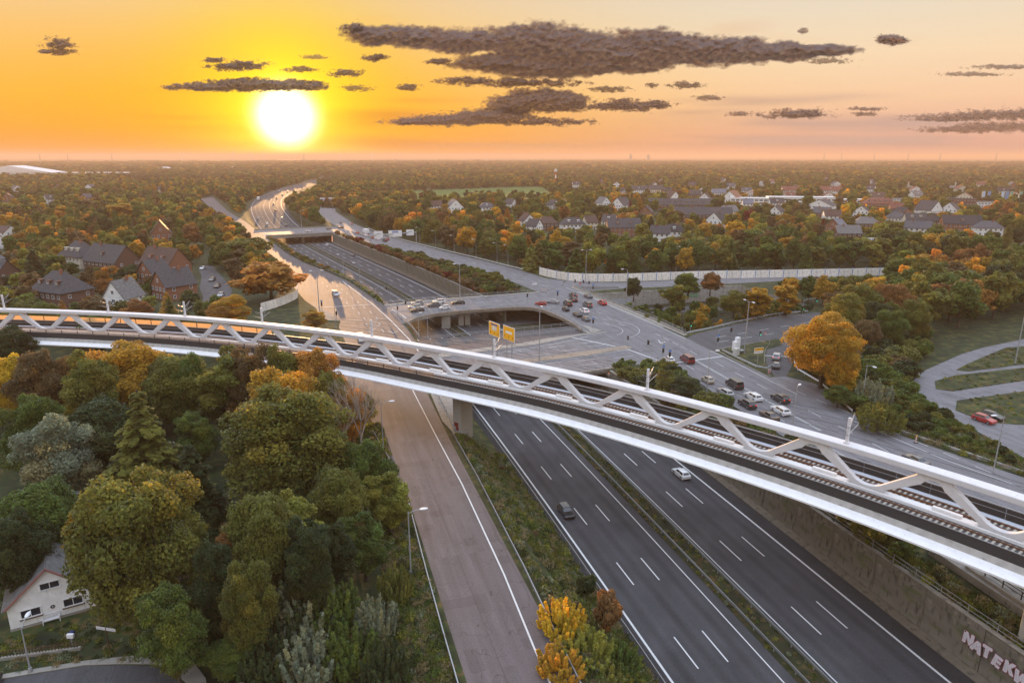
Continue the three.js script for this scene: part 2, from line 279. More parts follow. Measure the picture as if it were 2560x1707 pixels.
for (const isl of [[[137, 186], [130.5, 168], [126.6, 158], [124.8, 154], [123, 156], [124.5, 200], [136, 200]], [[119.5, 141.5], [121.6, 150], [121, 200], [113, 200], [113.7, 162], [112.6, 139], [115, 136.8]], [[107.5, 134.5], [108, 160], [107, 200], [92, 200], [91.5, 137], [96, 129], [103, 129]]]) struct('grass_bed', sheetGeo(isl, 0.11), vergeMat);
const FIELD = [[1061, 110], [1161, 362], [1154, 400], [760, 290], [856, 262], [862, 190], [850, 125]];
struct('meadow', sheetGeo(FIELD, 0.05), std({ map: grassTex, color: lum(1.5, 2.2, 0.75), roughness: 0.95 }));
// traffic islands
const ISLAND = [[158.6, 106.6], [161, 117], [163.2, 127.8], [160, 125.4], [154.5, 119.8], [144, 111.8], [133.8, 106.3], [134.6, 105.6], [150.9, 105.9]];
const kerbMat = concrete;
function island(name, pts, mat) { struct(name, slabGeo(pts, 0.005, 0.13), kerbMat); const c = pts.reduce((a, p) => [a[0] + p[0] / pts.length, a[1] + p[1] / pts.length], [0, 0]); struct(name + '_top', sheetGeo(pts.map(([s, n]) => { const L = Math.hypot(s - c[0], n - c[1]), f = Math.max(0, 1 - 0.3 / L); return [c[0] + (s - c[0]) * f, c[1] + (n - c[1]) * f]; }), 0.136), mat); }
island('traffic_island', ISLAND, std({ map: grassTex, color: lum(0.9, 0.85, 0.85), roughness: 0.95 }));
const paving = std({ map: concreteTex, color: lum(0.95, 0.8, 0.68), roughness: 0.85 });
island('median_island', [[164.5, 50], [169.6, 84.4], [166.8, 85.6], [163.4, 70], [161.6, 50]], paving);
island('traffic_island', [[249.5, 102.4], [259, 103.4], [253, 122], [249.9, 121]], std({ map: asphaltTex, color: lum(1.3, 1.3, 1.2), roughness: 0.9 }));
island('traffic_island', [[185.3, 80.8], [189.5, 81.6], [198, 81.8], [192.5, 83.6], [187.6, 85.4]], concrete);
island('traffic_island', [[224.6, 8.4], [226, 3.6], [233, 3], [245, 2.4], [238, 5.6]], paving);
// pavements beside the decks
struct('pavement', slabGeo([[245.8, 34.3], [248.2, 53], [249.6, 73.5], [250.6, 86.4], [252.4, 86.4], [251.6, 73.5], [250.2, 53], [247.6, 34.3], [244.8, 25], [243.2, 25]], 0.02, 0.14), concrete);
struct('pavement', slabGeo([[172, 26.6], [175.6, 46], [178, 60], [181.3, 70], [184.4, 78], [185.6, 78], [183.6, 66], [180.6, 57], [178, 40], [175.4, 28]], 0.02, 0.14), concrete)
struct('street', sheetGeo([[176, 27], [178.2, 40], [180.8, 57], [184, 66], [186, 78], [186.8, 79], [186.6, 57], [184.4, 40], [182.4, 26.4]], 0.05), asphaltOld);
struct('pavement', slabGeo([[258, 102], [248, 103], [233.6, 104], [199, 105.6], [175, 106.2], [175.4, 107.8], [197, 107.7], [222.6, 106.4], [250, 104.8], [258, 104]], 0.02, 0.14), concrete);
// ---------------------------------------------------------------- retaining walls, overpasses, railings, guard rails
function textPrint(w, h, draw) { const c = document.createElement('canvas'); c.width = w; c.height = h; const x = c.getContext('2d'); draw(x, w, h); const t = new THREE.CanvasTexture(c); t.colorSpace = THREE.SRGBColorSpace; return t; }
const facePlane = (p00, p10, p11, p01) => geoFrom([...p00.toArray(), ...p10.toArray(), ...p11.toArray(), ...p01.toArray()], [0, 0, 1, 0, 1, 1, 0, 1], [0, 1, 2, 0, 2, 3]);
function wallRun(name, label, s0, s1, off, y0, y1, mat, group, len = 8) {
  const t = thing(name, label, 'wall', group);
  for (let s = s0, k = 0; s < s1; s += len, k++) {
    const a = s + 0.04, b = Math.min(s + len, s1) - 0.04, lean = 0.03 * Math.sin(k * 2.7);
    part('panel', sweepGeo([[-lean, y0], [0.5, y0], [0.5, y1], [-lean, y1]], range(a, b, 4).map((q) => W(q, mwC(q) + off, 0)), { uvk: 1 }), mat, t);
  }
  const cop = range(s0, s1, 8).map((q) => W(q, mwC(q) + off + 0.2, y1)); part('coping', sweepGeo([[-0.28, 0], [0.34, 0], [0.34, 0.14], [-0.28, 0.14]], cop), concreteDark, t);
  return t;
}
const wallNear = wallRun('retaining_wall', 'stained concrete retaining wall with white graffiti beside the right carriageway in the foreground', 8, 149, 19.12, -6.05, 0.12, concreteDirty);
wallRun('retaining_wall', 'dark concrete wall beside the right carriageway underneath the near deck', 149, 186, 19.12, -6.05, -1.35, concreteDirty);
wallRun('retaining_wall', 'weathered concrete retaining wall on the right of the motorway beyond the junction', 246, 494, 19.12, -6.05, 0.12, concreteDirty);
{ // white letters with red outline sprayed on the near wall
  const g = textPrint(1024, 256, (x, w, h) => { x.clearRect(0, 0, w, h); x.font = 'bold 225px sans-serif'; x.textBaseline = 'middle'; x.lineJoin = 'round'; [...'NATEKW'].forEach((c, i) => { x.save(); x.translate(30 + i * 150, 128 + (i % 2 ? 10 : -8)); x.rotate((i % 2 ? 1 : -1) * 0.08); x.transform(1.02, 0, -0.12, 1, 0, 0); x.lineWidth = 34; x.strokeStyle = '#8e4a58'; x.strokeText(c, 0, 0); x.lineWidth = 18; x.strokeStyle = '#cfc9d0'; x.strokeText(c, 0, 0); x.fillStyle = '#cbc5cc'; x.fillText(c, 0, 0); x.lineWidth = 3; x.strokeStyle = '#8d8385'; for (let q = 0; q < 5; q++) { x.beginPath(); x.moveTo(10 + q * 22, -70 + (q * 37) % 60); x.lineTo(30 + q * 20, 70 - (q * 53) % 50); x.stroke(); } x.restore(); }); for (const [a, b] of [[60, 40], [150, 225], [330, 235], [520, 230], [700, 30], [860, 228]]) { x.fillStyle = '#151210'; x.beginPath(); x.arc(a, b, 12, 0, 7); x.fill(); } });
  const n = 70.43, P = (s, y) => W(s, n, y);
  part('graffiti', facePlane(P(50.6, -3.5), P(42, -3.5), P(42, -1.3), P(50.6, -1.3)), std({ map: g, transparent: true, alphaTest: 0.5, roughness: 0.8 }), wallNear);
}
// gutter at the wall foot
struct('gutter', sweepGeo([[0, 0], [1.3, 0], [1.3, 0.35], [1.1, 0.35], [0, 0.06]], range(10, 186, 8).map((s) => W(s, mwC(s) + 17.8, -5.99))), std({ map: concreteTex, color: lum(0.5, 0.44, 0.36), roughness: 0.9 }));
struct('gutter', sweepGeo([[0, 0], [1.3, 0], [1.3, 0.35], [1.1, 0.35], [0, 0.06]], range(228, 494, 8).map((s) => W(s, mwC(s) + 17.8, -5.99))), std({ map: concreteTex, color: lum(0.5, 0.44, 0.36), roughness: 0.9 }));
// walls round the underpass
function flatWall(name, label, pts, y0, y1, th, mat, step = 7, group) { const t = thing(name, label, 'wall', group); for (let i = 0; i < pts.length - 1; i++) { const a = W(...pts[i]), b = W(...pts[i + 1]), L = a.distanceTo(b), k = Math.max(1, Math.round(L / step)); for (let j = 0; j < k; j++) { const p = a.clone().lerp(b, (j + 0.004) / k), q = a.clone().lerp(b, (j + 0.996) / k); part('panel', sweepGeo([[-th / 2, y0], [th / 2, y0], [th / 2, y1], [-th / 2, y1]], [p, q]), mat, t); } } return t; }
const under = flatWall('underpass_wall', 'pale concrete wall with sprayed letters inside the underpass below the far deck', [[246, 64.5], [246, 106.4]], -5.7, -0.9, 0.4, std({ map: concreteTex, color: lum(0.72, 0.68, 0.64), roughness: 0.85 }));
flatWall('underpass_wall', 'dark concrete side wall under the far deck beside the right carriageway', [[229, 66.2], [246, 62.5]], -6, -0.9, 0.5, concreteDirty);
const spray = (txt, col, edge) => textPrint(1024, 256, (x, w, h) => { x.clearRect(0, 0, w, h); const q = rng(txt * 31); for (let k = 0; k < 13; k++) { const a = 24 + k * 76, hh = 130 + 90 * q(), yy = 128 - hh / 2 + (q() - 0.5) * 30; x.fillStyle = edge; x.fillRect(a - 6, yy - 8, 64, hh + 16); x.fillStyle = col; x.fillRect(a, yy, 22, hh); x.fillRect(a + 30, yy + 20 * q(), 20, hh * (0.5 + 0.5 * q())); x.fillRect(a, yy + hh * q() * 0.7, 50, 20); } });
{ const P = (t, y) => W(lerp(245.6, 229.4, t), lerp(62.2, 65.85, t), y); part('graffiti', facePlane(P(0.05, -3.7), P(0.95, -3.7), P(0.95, -1.7), P(0.05, -1.7)), std({ map: spray(1, '#b9ad9b', '#4c4238'), transparent: true, alphaTest: 0.5 }), under); }
const sunk = flatWall('sunken_wall', 'long white concrete wall with green graffiti behind the sunken garden', [[241.2, 106.6], [241.2, 172]], -5.6, 0.2, 0.5, std({ map: concreteTex, color: lum(1.15, 1.15, 1.15), roughness: 0.85 }));
{ const P = (n, y) => W(240.9, n, y); part('graffiti', facePlane(P(142, -4.2), P(152, -4.2), P(152, -1.5), P(142, -1.5)), std({ map: spray(2, '#7fae86', '#3d5a44'), transparent: true, alphaTest: 0.5 }), sunk); part('graffiti', facePlane(P(113, -4.2), P(122, -4.2), P(122, -2), P(113, -2)), std({ map: spray(3, '#9aa3ad', '#c8c8c8'), transparent: true, alphaTest: 0.5 }), sunk); }
flatWall('sunken_wall', 'grey concrete wall holding up the plaza beside the sunken garden', [[178, 106.3], [190, 106.1]], -5.6, -0.02, 0.4, concreteDark);
flatWall('sunken_wall', 'grey concrete wall below the branch road guard rail', [[177.4, 106.4], [180, 113], [187, 140], [190.5, 158], [200, 172]], -5.6, -0.02, 0.4, concreteDark);
flatWall('sunken_wall', 'short concrete end wall of the sunken garden by the trees', [[200, 172.2], [241, 172.2]], -5.6, -0.02, 0.4, concreteDark);
flatWall('underpass_wall', 'dark concrete wall under the near deck beside the plaza', [[186.2, 71], [186.2, 106]], -5.7, -0.9, 0.4, concreteDark);

// railing with single posts and two rails
function railing(t, pts, { h = 1.05, gap = 2, mat = galvDull, r = 0.04, post = 0.05, y = 0.1, mid = true } = {}) {
  const P = pts.map(([s, n, yy]) => W(s, n, (yy ?? 0) + y)), path = [];
  for (let i = 0; i < P.length - 1; i++) { const k = Math.max(1, Math.round(P[i].distanceTo(P[i + 1]) / gap)); for (let j = 0; j < k; j++) path.push(P[i].clone().lerp(P[i + 1], j / k)); }
  path.push(P[P.length - 1]);
  const pg = box(post * 2, h, post * 2, 0, h / 2, 0);
  for (const p of path) { const m = part('post', pg, mat, t); m.position.copy(p); }
  for (const f of mid ? [1, 0.55] : [1]) part(f === 1 ? 'handrail' : 'mid_rail', sweepGeo([[-r, h * f - r], [r, h * f - r], [r, h * f + r], [-r, h * f + r]], path), mat, t);
  return t;
}
// overpasses
const NEAR_EDGE = [[214, 27.6], [217, 30], [220.3, 32.3], [225.1, 40], [227.2, 49.4], [227.3, 58.5], [227.4, 66.9], [226.5, 72.2], [224.3, 75.3], [219.7, 77.5], [209.3, 79.3], [199.3, 80], [193.7, 80], [190, 79.4]];
{
  const t = thing('overpass', 'far curved road deck over the motorway carrying the waiting cars', 'bridge');
  part('deck_slab', slabGeo([...NEAR_EDGE, [186.2, 80], [186.2, 106], [247.9, 105.6], [250.6, 87], [249.8, 73.5], [248.4, 53], [246, 34.3], [244, 25]], -0.95, 0.004), concrete, t);
  const edge = NEAR_EDGE.map(([s, n]) => W(s, n, 0)); part('edge_beam', sweepGeo([[-0.3, -0.55], [0.35, -0.55], [0.35, 0.24], [-0.3, 0.24]], new THREE.CatmullRomCurve3(edge).getPoints(80)), std({ map: concreteTex, color: lum(0.85, 0.74, 0.64), roughness: 0.85 }), t);
  part('girder', slabGeo([[229, 28], [229.6, 62], [245.5, 62], [243, 28]], -1.75, -0.97), concreteDark, t);
  for (const [s, n, r] of [[224 + 5, 44.5, 1.5], [236, 43.4, 1.5], [231, 50.4, 0.95], [231.4, 52.8, 0.95], [240, 64 - 2.5, 1.1]]) { const w = W(s, n, -6.05); part('pier', new RoundedBoxGeometry(r * 2.0, 5.2, r * 2.4, 2, 0.25).translate(w.x, -6.05 + 2.6, w.z), concrete, t); }
  const rl = thing('railing', 'steel railing round the curved edge of the far deck', 'railing', undefined); railing(rl, new THREE.CatmullRomCurve3(edge).getPoints(24).map((p) => [...SN(p.x, p.z)]), { gap: 3, y: 0.24 });
  const rb = thing('railing', 'steel railing along the back of the far deck above the motorway', 'railing'); railing(rb, [[246, 25.6], [247.4, 34.3], [250, 53], [251.4, 73.5], [252.2, 86]], { gap: 4, y: 0.14 });
}
{
  const t = thing('overpass', 'wide near road deck of the junction over the motorway behind the rail bridge', 'bridge');
  part('deck_slab', slabGeo([[149.2, 24], [149.6, 60], [153.4, 88.4], [160, 92], [186.1, 92], [186.1, 70.8], [186.4, 57], [184.4, 40], [182.4, 26]], -1.15, 0.004), concreteDark, t);
  part('edge_beam', sweepGeo([[-0.35, -0.5], [0.35, -0.5], [0.35, 0.26], [-0.35, 0.26]], [[149.3, 24], [149.5, 60], [151.4, 74], [153.4, 88.4]].map(([s, n]) => W(s, n, 0))), concrete, t);
  for (const [s, n] of [[160, 51.2], [172, 51]]) { const w = W(s, n, -6.05); part('pier', new RoundedBoxGeometry(1.2, 5, 4, 2, 0.25).translate(w.x, -3.55, w.z), concrete, t); }
  const rl = thing('railing', 'steel railing on the camera side edge of the near deck', 'railing'); railing(rl, [[149.4, 25], [149.6, 60], [151.5, 74], [153.4, 88]], { gap: 2.4, y: 0.26, mat: galvDull });
  const r2 = thing('railing', 'steel railing between the near deck pavement and the lower ramp', 'railing'); railing(r2, [[183, 29], [185.6, 50], [187.3, 62], [188.2, 74], [189.6, 79]], { gap: 3, y: 0.14 });
  const r3 = thing('railing', 'steel railing on the far side of the lower ramp above the motorway', 'railing'); railing(r3, [[194.6, 29, -0.75], [197.4, 57, -0.75], [199.2, 79, -0.75]], { gap: 3, y: 0 });
  const r4 = thing('railing', 'steel railing beside the left street above the motorway opening', 'railing'); railing(r4, [[245, 25.6], [232, 27.5], [216, 28.6], [206, 29.4], [194, 29.6]], { gap: 2.4, y: 0.05 });
}
{
  const t = thing('overpass', 'distant road bridge crossing the motorway in the orange haze', 'bridge');
  part('deck_slab', slabGeo([[486.6, -28], [488.4, -15], [495, 21], [496.4, 28], [541, 25], [534, -20], [530, -38], [510, -38]], -1.4, 0.004), concrete, t);
  for (const [s, n] of [[500, -2.4], [520, -6]]) { const w = W(s, n, -6.05); part('pier', new RoundedBoxGeometry(1.4, 4.8, 9, 2, 0.3).rotateY(16.7 * R).translate(w.x, -3.6, w.z), concrete, t); }
  for (const e of [[[487.2, -26], [488.6, -15], [495, 21]], [[531, -36], [534, -20], [540.6, 24]]]) part('parapet', sweepGeo([[-0.15, 0], [0.15, 0], [0.15, 0.9], [-0.15, 0.9]], e.map(([s, n]) => W(s, n, 0.02))), concrete, t);
}
// steel guard rails: beam and single posts
const beamProf = [[-0.03, -0.16], [0.05, -0.13], [0.0, -0.04], [0.0, 0.04], [0.05, 0.13], [-0.03, 0.16]];
function guardRail(label, pts, { gap = 4, y = 0, group, mat = galv, from = 0, to = 1e9, double = false } = {}) {
  const t = thing('guard_rail', label, 'guard rail', group), P = pts.map(([s, n, yy]) => W(s, n, (yy ?? 0) + y)), path = [];
  for (let i = 0; i < P.length - 1; i++) { const k = Math.max(1, Math.round(P[i].distanceTo(P[i + 1]) / gap)); for (let j = 0; j < k; j++) path.push(P[i].clone().lerp(P[i + 1], j / k)); }
  path.push(P[P.length - 1]);
  const pg = box(0.09, 0.72, 0.12, 0, 0.36, 0);
  for (const p of path) { const q = part('post', pg, galvDull, t); q.position.copy(p); }
  part('beam', sweepGeo(beamProf.map(([u, v]) => [u * 1.6, v * 1.15 + 0.62]), path), mat, t);
  if (double) part('beam', sweepGeo(beamProf.map(([u, v]) => [-u * 1.6 - 0.5, v * 1.15 + 0.62]), path), mat, t);
  return t;
}
const mwRail = (off, a, b, st = 12) => range(a, b, st).map((s) => [s, mwC(s) + off, mwY(s)]);
guardRail('steel guard rail at the foot of the grassy slope left of the motorway', mwRail(-16.7, 30, 150));
guardRail('steel guard rail on the left side of the motorway median in the foreground', mwRail(-1.1, 30, 190));
guardRail('steel guard rail on the right side of the motorway median in the foreground', mwRail(1.4, 30, 190));
guardRail('steel guard rail on the left of the far motorway median beyond the junction', mwRail(-1.1, 190, 540, 14), { gap: 8 });
guardRail('steel guard rail on the right of the far motorway median beyond the junction', mwRail(1.4, 190, 540, 14), { gap: 8 });
guardRail('steel guard rail between the left street and the motorway slope', [[40, 22.8], [61, 23.3], [74, 23.8], [101, 24.2], [121, 24.1]]);
guardRail('steel guard rail along the tree side of the left street', [[40, 11.1], [64, 11.3], [77, 11.5], [97, 12], [112, 11], [126, 9.4]]);
guardRail('steel guard rail along the left edge of the street with the car queue', [[78, 83.6], [107, 83.8], [119, 84.4], [131, 85.6], [146, 87.2]]);
guardRail('steel guard rail along the sunken garden side of the branch road', [[175.8, 107.6], [179.6, 119], [183.9, 129.6], [189.6, 148.4], [190.8, 163.6]], { gap: 3 });
guardRail('pale guard rail round the outside of the slip road below the golden tree', [[158, 133], [148.6, 124.4], [140.4, 118.2], [135.7, 115.4], [126, 113.6], [119.1, 111.2], [108, 106.8]], { gap: 3, mat: whitePaintMetal });
guardRail('steel guard rail on the traffic island beside the yellow sign', [[156.6, 107.4], [150, 107], [141, 107], [138.6, 108.6], [141, 112.6]], { gap: 3 });
guardRail('guard rail beside the left street on the motorway side beyond the junction', [[252, 25], [299, 16.6], [333, 7], [362, -2], [402, -11.4], [470, -22]], { gap: 6 });
guardRail('guard rail on the field side of the far right street', [[304, 96.6], [349, 84.4], [389, 72.4], [430, 61], [473, 50.6], [520, 44]], { gap: 6, mat: whitePaintMetal });
// concrete kerb walls
{
  const t = thing('kerb_wall', 'low concrete kerb wall along the far side of the right street', 'kerb');
  part('kerb', sweepGeo([[-0.25, 0], [0.25, 0], [0.2, 0.55], [-0.2, 0.55]], [[107, 106.4], [99, 107.4], [92.5, 109.3], [76, 113.6], [60, 118], [40, 124]].map(([s, n]) => W(s, n, 0))), concrete, t);
  const p = thing('parapet', 'low concrete parapet along the plaza above the sunken garden', 'parapet');
  part('kerb', sweepGeo([[-0.2, 0], [0.2, 0], [0.2, 0.5], [-0.2, 0.5]], [[258, 104], [235, 105], [222.6, 106.2], [197, 107.4], [176.4, 107.2]].map(([s, n]) => W(s, n, 0.1))), concrete, p);
  railing(p, [[250, 105.4], [235, 106], [222.6, 107], [197, 108], [177, 108]], { gap: 4, y: 0, h: 1.2 });
}
// concrete walkway and wall below the rail bridge in the right foreground
{
  const t = thing('walkway', 'concrete walkway with railings on the wall top below the rail bridge', 'walkway');
  part('base_wall', slabGeo([[38, 76.2], [62, 77.4], [62, 80.2], [38, 79.6]], -0.3, 1.0), concrete, t);
  part('step', slabGeo([[38, 76.6], [57, 77.8], [57, 80], [38, 79.4]], 1.004, 1.35), concrete, t);
  railing(t, [[40, 77.2, 1.35], [57, 78.3, 1.35]], { gap: 2.6, y: 0, h: 1, mat: darkMetal }); railing(t, [[40, 79.2, 1.35], [62, 80, 1.1]], { gap: 2.6, y: 0, h: 1, mat: galvDull });
  const f = thing('railing', 'thin steel fence on the edge of the retaining wall below the rail bridge', 'railing'); railing(f, [[36, 71], [58, 71], [90, 71.2]], { gap: 3.6, y: 0.1, h: 1.3, post: 0.03, r: 0.025 });
  struct('platform', slabGeo([[120.6, 24.6], [128, 23.6], [149, 24.4], [149, 29.4], [128, 28], [121, 27.4]], -1.2, 0.1), concrete);
  const r = thing('railing', 'dark railing on the concrete platform by the bridge pier', 'railing'); railing(r, [[149, 25.6], [130, 25.2], [122, 24.8], [122, 26]], { gap: 2.2, y: 0.1, mat: galvDull });
}
// median strip
struct('median_strip', ribbonGeo(range(20, 540, 10).map((s) => W(s, mwC(s) - 1.7, mwY(s) + 0.03)), range(20, 540, 10).map((s) => W(s, mwC(s) + 2.0, mwY(s) + 0.03)), 0, 3.7, 1), soil);
// white noise barrier
{
  const pts = [[291, 100.2], [281, 103], [273.5, 106.6], [268.5, 113], [266, 121], [263.6, 130], [261.8, 150], [260.4, 165], [256, 186], [251, 213], [246, 240], [241, 270], [236, 300], [231, 330]];
  const t = thing('noise_barrier', 'long white noise barrier with blue posts behind the back road', 'wall'), P = new THREE.CatmullRomCurve3(pts.map(([s, n]) => W(s, n, 0))), N = 38, q = P.getSpacedPoints(N);
  const wm = [0.62, 0.68, 0.58, 0.65].map((k) => std({ map: concreteTex, color: lum(k * 4.2, k * 4.2, k * 4.25), roughness: 0.8 })), blue = std({ color: lum(0.2, 0.3, 0.5), roughness: 0.5 });
  for (let i = 0; i < N; i++) { part('panel', sweepGeo([[-0.1, -0.05], [0.1, -0.05], [0.1, 3.4], [-0.1, 3.4]], [q[i].clone().lerp(q[i + 1], 0.02), q[i].clone().lerp(q[i + 1], 0.98)]), wm[(i * 7) % 4], t); }
  q.forEach((p) => part('post', box(0.3, 3.8, 0.35, p.x, 1.9, p.z), blue, t));
  const w2 = thing('noise_barrier', 'short curved white wall beside the big tree left of the glowing street', 'wall'), c2 = new THREE.CatmullRomCurve3([[246, -17], [252.4, -12.1], [260, -8], [266.4, -5.4], [279, -5]].map(([s, n]) => W(s, n, 0))).getSpacedPoints(9);
  for (let i = 0; i < 9; i++) part('panel', sweepGeo([[-0.1, -0.05], [0.1, -0.05], [0.1, 3], [-0.1, 3]], [c2[i].clone().lerp(c2[i + 1], 0.02), c2[i].clone().lerp(c2[i + 1], 0.98)]), wm[i % 4], w2);
}
// street markings
{
  const m = struct('street_marking', sheetGeo([[181, 27.05], [195, 26.4], [220, 24.2], [246, 21.2], [299, 13.2], [299, 13.5], [246, 21.5], [220, 24.5], [195, 26.7], [181, 27.35]], 0.06), paintWhite);
  const seg = (a, b, w = 0.16, y = 0.062) => { const A = W(...a, y), B = W(...b, y), t = B.clone().sub(A).setY(0).normalize(), r = new V3(-t.z, 0, t.x).multiplyScalar(w / 2); part('marking', ribbonGeo([A.clone().sub(r), B.clone().sub(r)], [A.clone().add(r), B.clone().add(r)]), paintWhite, m); };
  const poly = (p, w) => { for (let i = 0; i < p.length - 1; i++) seg(p[i], p[i + 1], w); };
  poly([[40, 20.2], [60, 20.5], [74, 21.1], [100, 21.4], [121, 21], [153, 20.7]], 0.22);
  poly([[258, 100.4], [247, 101.3], [233.6, 102.2], [199, 104], [171.6, 104.9]], 0.2);
  poly([[158, 104.7], [151, 104.9], [139, 104.4], [129.6, 103.8], [121, 103.6]], 0.18);
  for (let s = 104; s < 150; s += 1.01) if (true) { } poly([[101.9, 93.6], [128.7, 94.5], [151, 95.6]], 0.14); poly([[101.9, 94], [128.7, 94.9], [151, 96]], 0.14);
  for (let s = 90; s < 150; s += 9) { seg([s, 98.6 + (s - 90) * 0.02], [s + 4, 98.7 + (s - 90) * 0.02]); seg([s, 89.6 + (s - 90) * 0.028], [s + 4, 89.7 + (s - 90) * 0.028]); }
  for (let s = 78; s < 128; s += 6) seg([s, 108.5 - (s - 78) * 0.08], [s + 3, 108.3 - (s - 78) * 0.08], 0.14);
  poly([[60, 111.5], [84, 105.6], [104, 103.8]], 0.16);
  seg([152.4, 105], [150.6, 89], 0.45); seg([183, 73], [169.8, 81.4], 0.5); seg([166.6, 83.2], [154, 86.4], 0.45);
  for (const r of [0, 1, 2, 3]) for (let s = 0; s < 3; s++) { const n0 = 50 + s * 11 + r * 2; seg([172.5 - r * 0.2 + s * 1.5 - (r < 2 ? 0 : 7.5 + r * 0.7), n0], [173.1 - r * 0.2 + s * 1.5 - (r < 2 ? 0 : 7.5 + r * 0.7), n0 + 5]); }
  for (let s = 0; s < 3; s++) { seg([167.5 + s * 2, 56 + s * 9], [168.2 + s * 2, 61 + s * 9]); seg([159.5 - s * 0.2, 56 + s * 10], [160.2 - s * 0.2, 62 + s * 10]); seg([155.6, 54 + s * 10], [156, 60 + s * 10]); }
  poly([[172.8, 46], [175.4, 60], [178.6, 70], [182.4, 78.4]], 0.16); poly([[161.2, 50], [162.8, 70], [165.9, 84]], 0.14);
  const arc = (c, r, a0, a1) => { const p = []; for (let k = 0; k <= 14; k++) { const a = lerp(a0, a1, k / 14); p.push([c[0] + r * Math.sin(a), c[1] + r * Math.cos(a)]); } poly(p, 0.14); };
  arc([189, 83], 9, -1.1, 1.1); arc([190, 84], 13.6, -1.1, 1.0);
  for (let k = 0; k < 3; k++) for (let j = 0; j < 2; j++) seg([212 - k * 9 - j * 3, 90.5 + j * 4], [216 - k * 9 - j * 3, 90.3 + j * 4]);
  for (let k = 0; k < 5; k++) { seg([176 - k * 5, 99.2], [179.5 - k * 5, 99.2]); }
  seg([173, 96.5], [169, 95.4], 0.3); seg([169, 95.4], [170.4, 97.6], 0.3);
  for (let k = 0; k < 6; k++) { seg([165.5 + k * 1.6, 112 + k * 9], [166.2 + k * 1.6, 116 + k * 9]); seg([170 + k * 1.9, 114 + k * 9], [170.9 + k * 1.9, 118 + k * 9]); }
  seg([150.5, 114.8], [147.2, 121.4], 0.4);
  for (let k = 0; k < 7; k++) seg([256, 128 + k * 9], [255.8, 132 + k * 9]); for (let k = 0; k < 4; k++) seg([252.6, 128 + k * 9], [252.4, 132 + k * 9]);
  for (let s = 262; s < 480; s += 10) { const n = curveAt([[262, 94], [300, 88], [349, 76], [389, 64], [440, 47], [480, 38]], s); seg([s, n], [s + 4, n - 1.1]); }
  for (let s = 205; s < 300; s += 9) { seg([s, 20.5 - Math.max(0, s - 225) * 0.16], [s + 4, 20.2 - Math.max(0, s - 225) * 0.16]); seg([s, 16.5 - Math.max(0, s - 225) * 0.16], [s + 4, 16.2 - Math.max(0, s - 225) * 0.16]); }
  seg([247, 4], [247, 21], 0.4); seg([221.6, 29.8], [236.5, 26.8], 0.4); seg([224, 10], [223, 24], 0.2); seg([206, 22], [203, 23], 0.25); seg([203, 23], [204.6, 24.6], 0.25);
  for (let k = 0; k < 6; k++) { seg([232.6, 37 + k * 7], [232.8, 40 + k * 7]); seg([239.4, 37 + k * 7], [239.6, 40 + k * 7]); }
  for (let k = 0; k < 14; k++) seg([106.6 + (k % 2) * 7 * 0, 142 + k * 4], [106.2, 142.6 + k * 4], 0.12);
}
// ---------------------------------------------------------------- light-rail truss bridge
const RAIL_Y = 10.6;
const bridgeCtl = [[-260, 158], [-200, 163], [-150, 165], [-118, 163.2], [-75.4, 155.4], [-36, 140.6], [-13.5, 128], [6.3, 115.7], [18.9, 106], [30.2, 96], [40.6, 85.9], [48.6, 77.2], [56.8, 67.2], [64, 57.2], [71, 46.5], [78, 34]];
const bridgeCurve = new THREE.CatmullRomCurve3(bridgeCtl.map(([x, d]) => new V3(x, RAIL_Y, -d)), false, 'centripetal');
const bridgePath = bridgeCurve.getSpacedPoints(420), bridgeLen = bridgeCurve.getLength();
const bAt = (l) => bridgeCurve.getPointAt(clamp(l / bridgeLen, 0, 1)), bDir = (l) => bridgeCurve.getTangentAt(clamp(l / bridgeLen, 0, 1)).setY(0).normalize();
const bSide = (l) => bDir(l).cross(new V3(0, 1, 0));               // towards the camera
const bPt = (l, u, v) => bAt(l).addScaledVector(bSide(l), u).setY(RAIL_Y + v);
const bNear = (x, z) => { let best = 0, bd = 1e9; for (let i = 0; i <= 1200; i++) { const p = bridgeCurve.getPointAt(i / 1200), d = (p.x - x) ** 2 + (p.z - z) ** 2; if (d < bd) { bd = d; best = i / 1200; } } return best * bridgeLen; };
const grime = tex(512, 512, (u, v) => { const k = 232 + 12 * tile(u, v, 7, 44, 5) - 26 * smooth(tile(u * 0.2, v, 34, 52, 3), 0.18, 0.5) + (hash() - 0.5) * 14; return [k, k * 0.99, k * 0.975]; }, { repeat: [1 / 5, 1 / 9] }), steelPaint = std({ map: grime, color: lum(0.86, 0.87, 0.92), roughness: 0.5 }), deckWhite = std({ map: grime, color: lum(1.06, 1.07, 1.1), roughness: 0.5 }), deckGrey = std({ map: concreteTex, color: lum(1.35, 1.37, 1.42), roughness: 0.7 });
const barrierMat = std({ map: tex(256, 256, (u, v) => { const k = 62 + 26 * tile(u, v, 24, 7, 4) + (hash() - 0.5) * 30; return [k * 1.02, k, k * 0.98]; }, { repeat: [1 / 3, 1 / 3] }), color: lum(0.75, 0.75, 0.78), roughness: 0.85 });
const rust = std({ color: lum(0.16, 0.065, 0.03), roughness: 0.7, metalness: 0.2 }), sleeperMat = std({ map: concreteTex, color: lum(1.3, 1.28, 1.2), roughness: 0.85 });
const ballast = std({ map: tex(512, 512, (u, v) => { const k = 96 + 60 * tile(u, v, 60, 17, 2) + (hash() - 0.5) * 70; return [k * 1.02, k * 0.97, k * 0.96]; }, { repeat: [1 / 4, 1 / 4] }), color: lum(0.8, 0.78, 0.78), roughness: 0.95 });
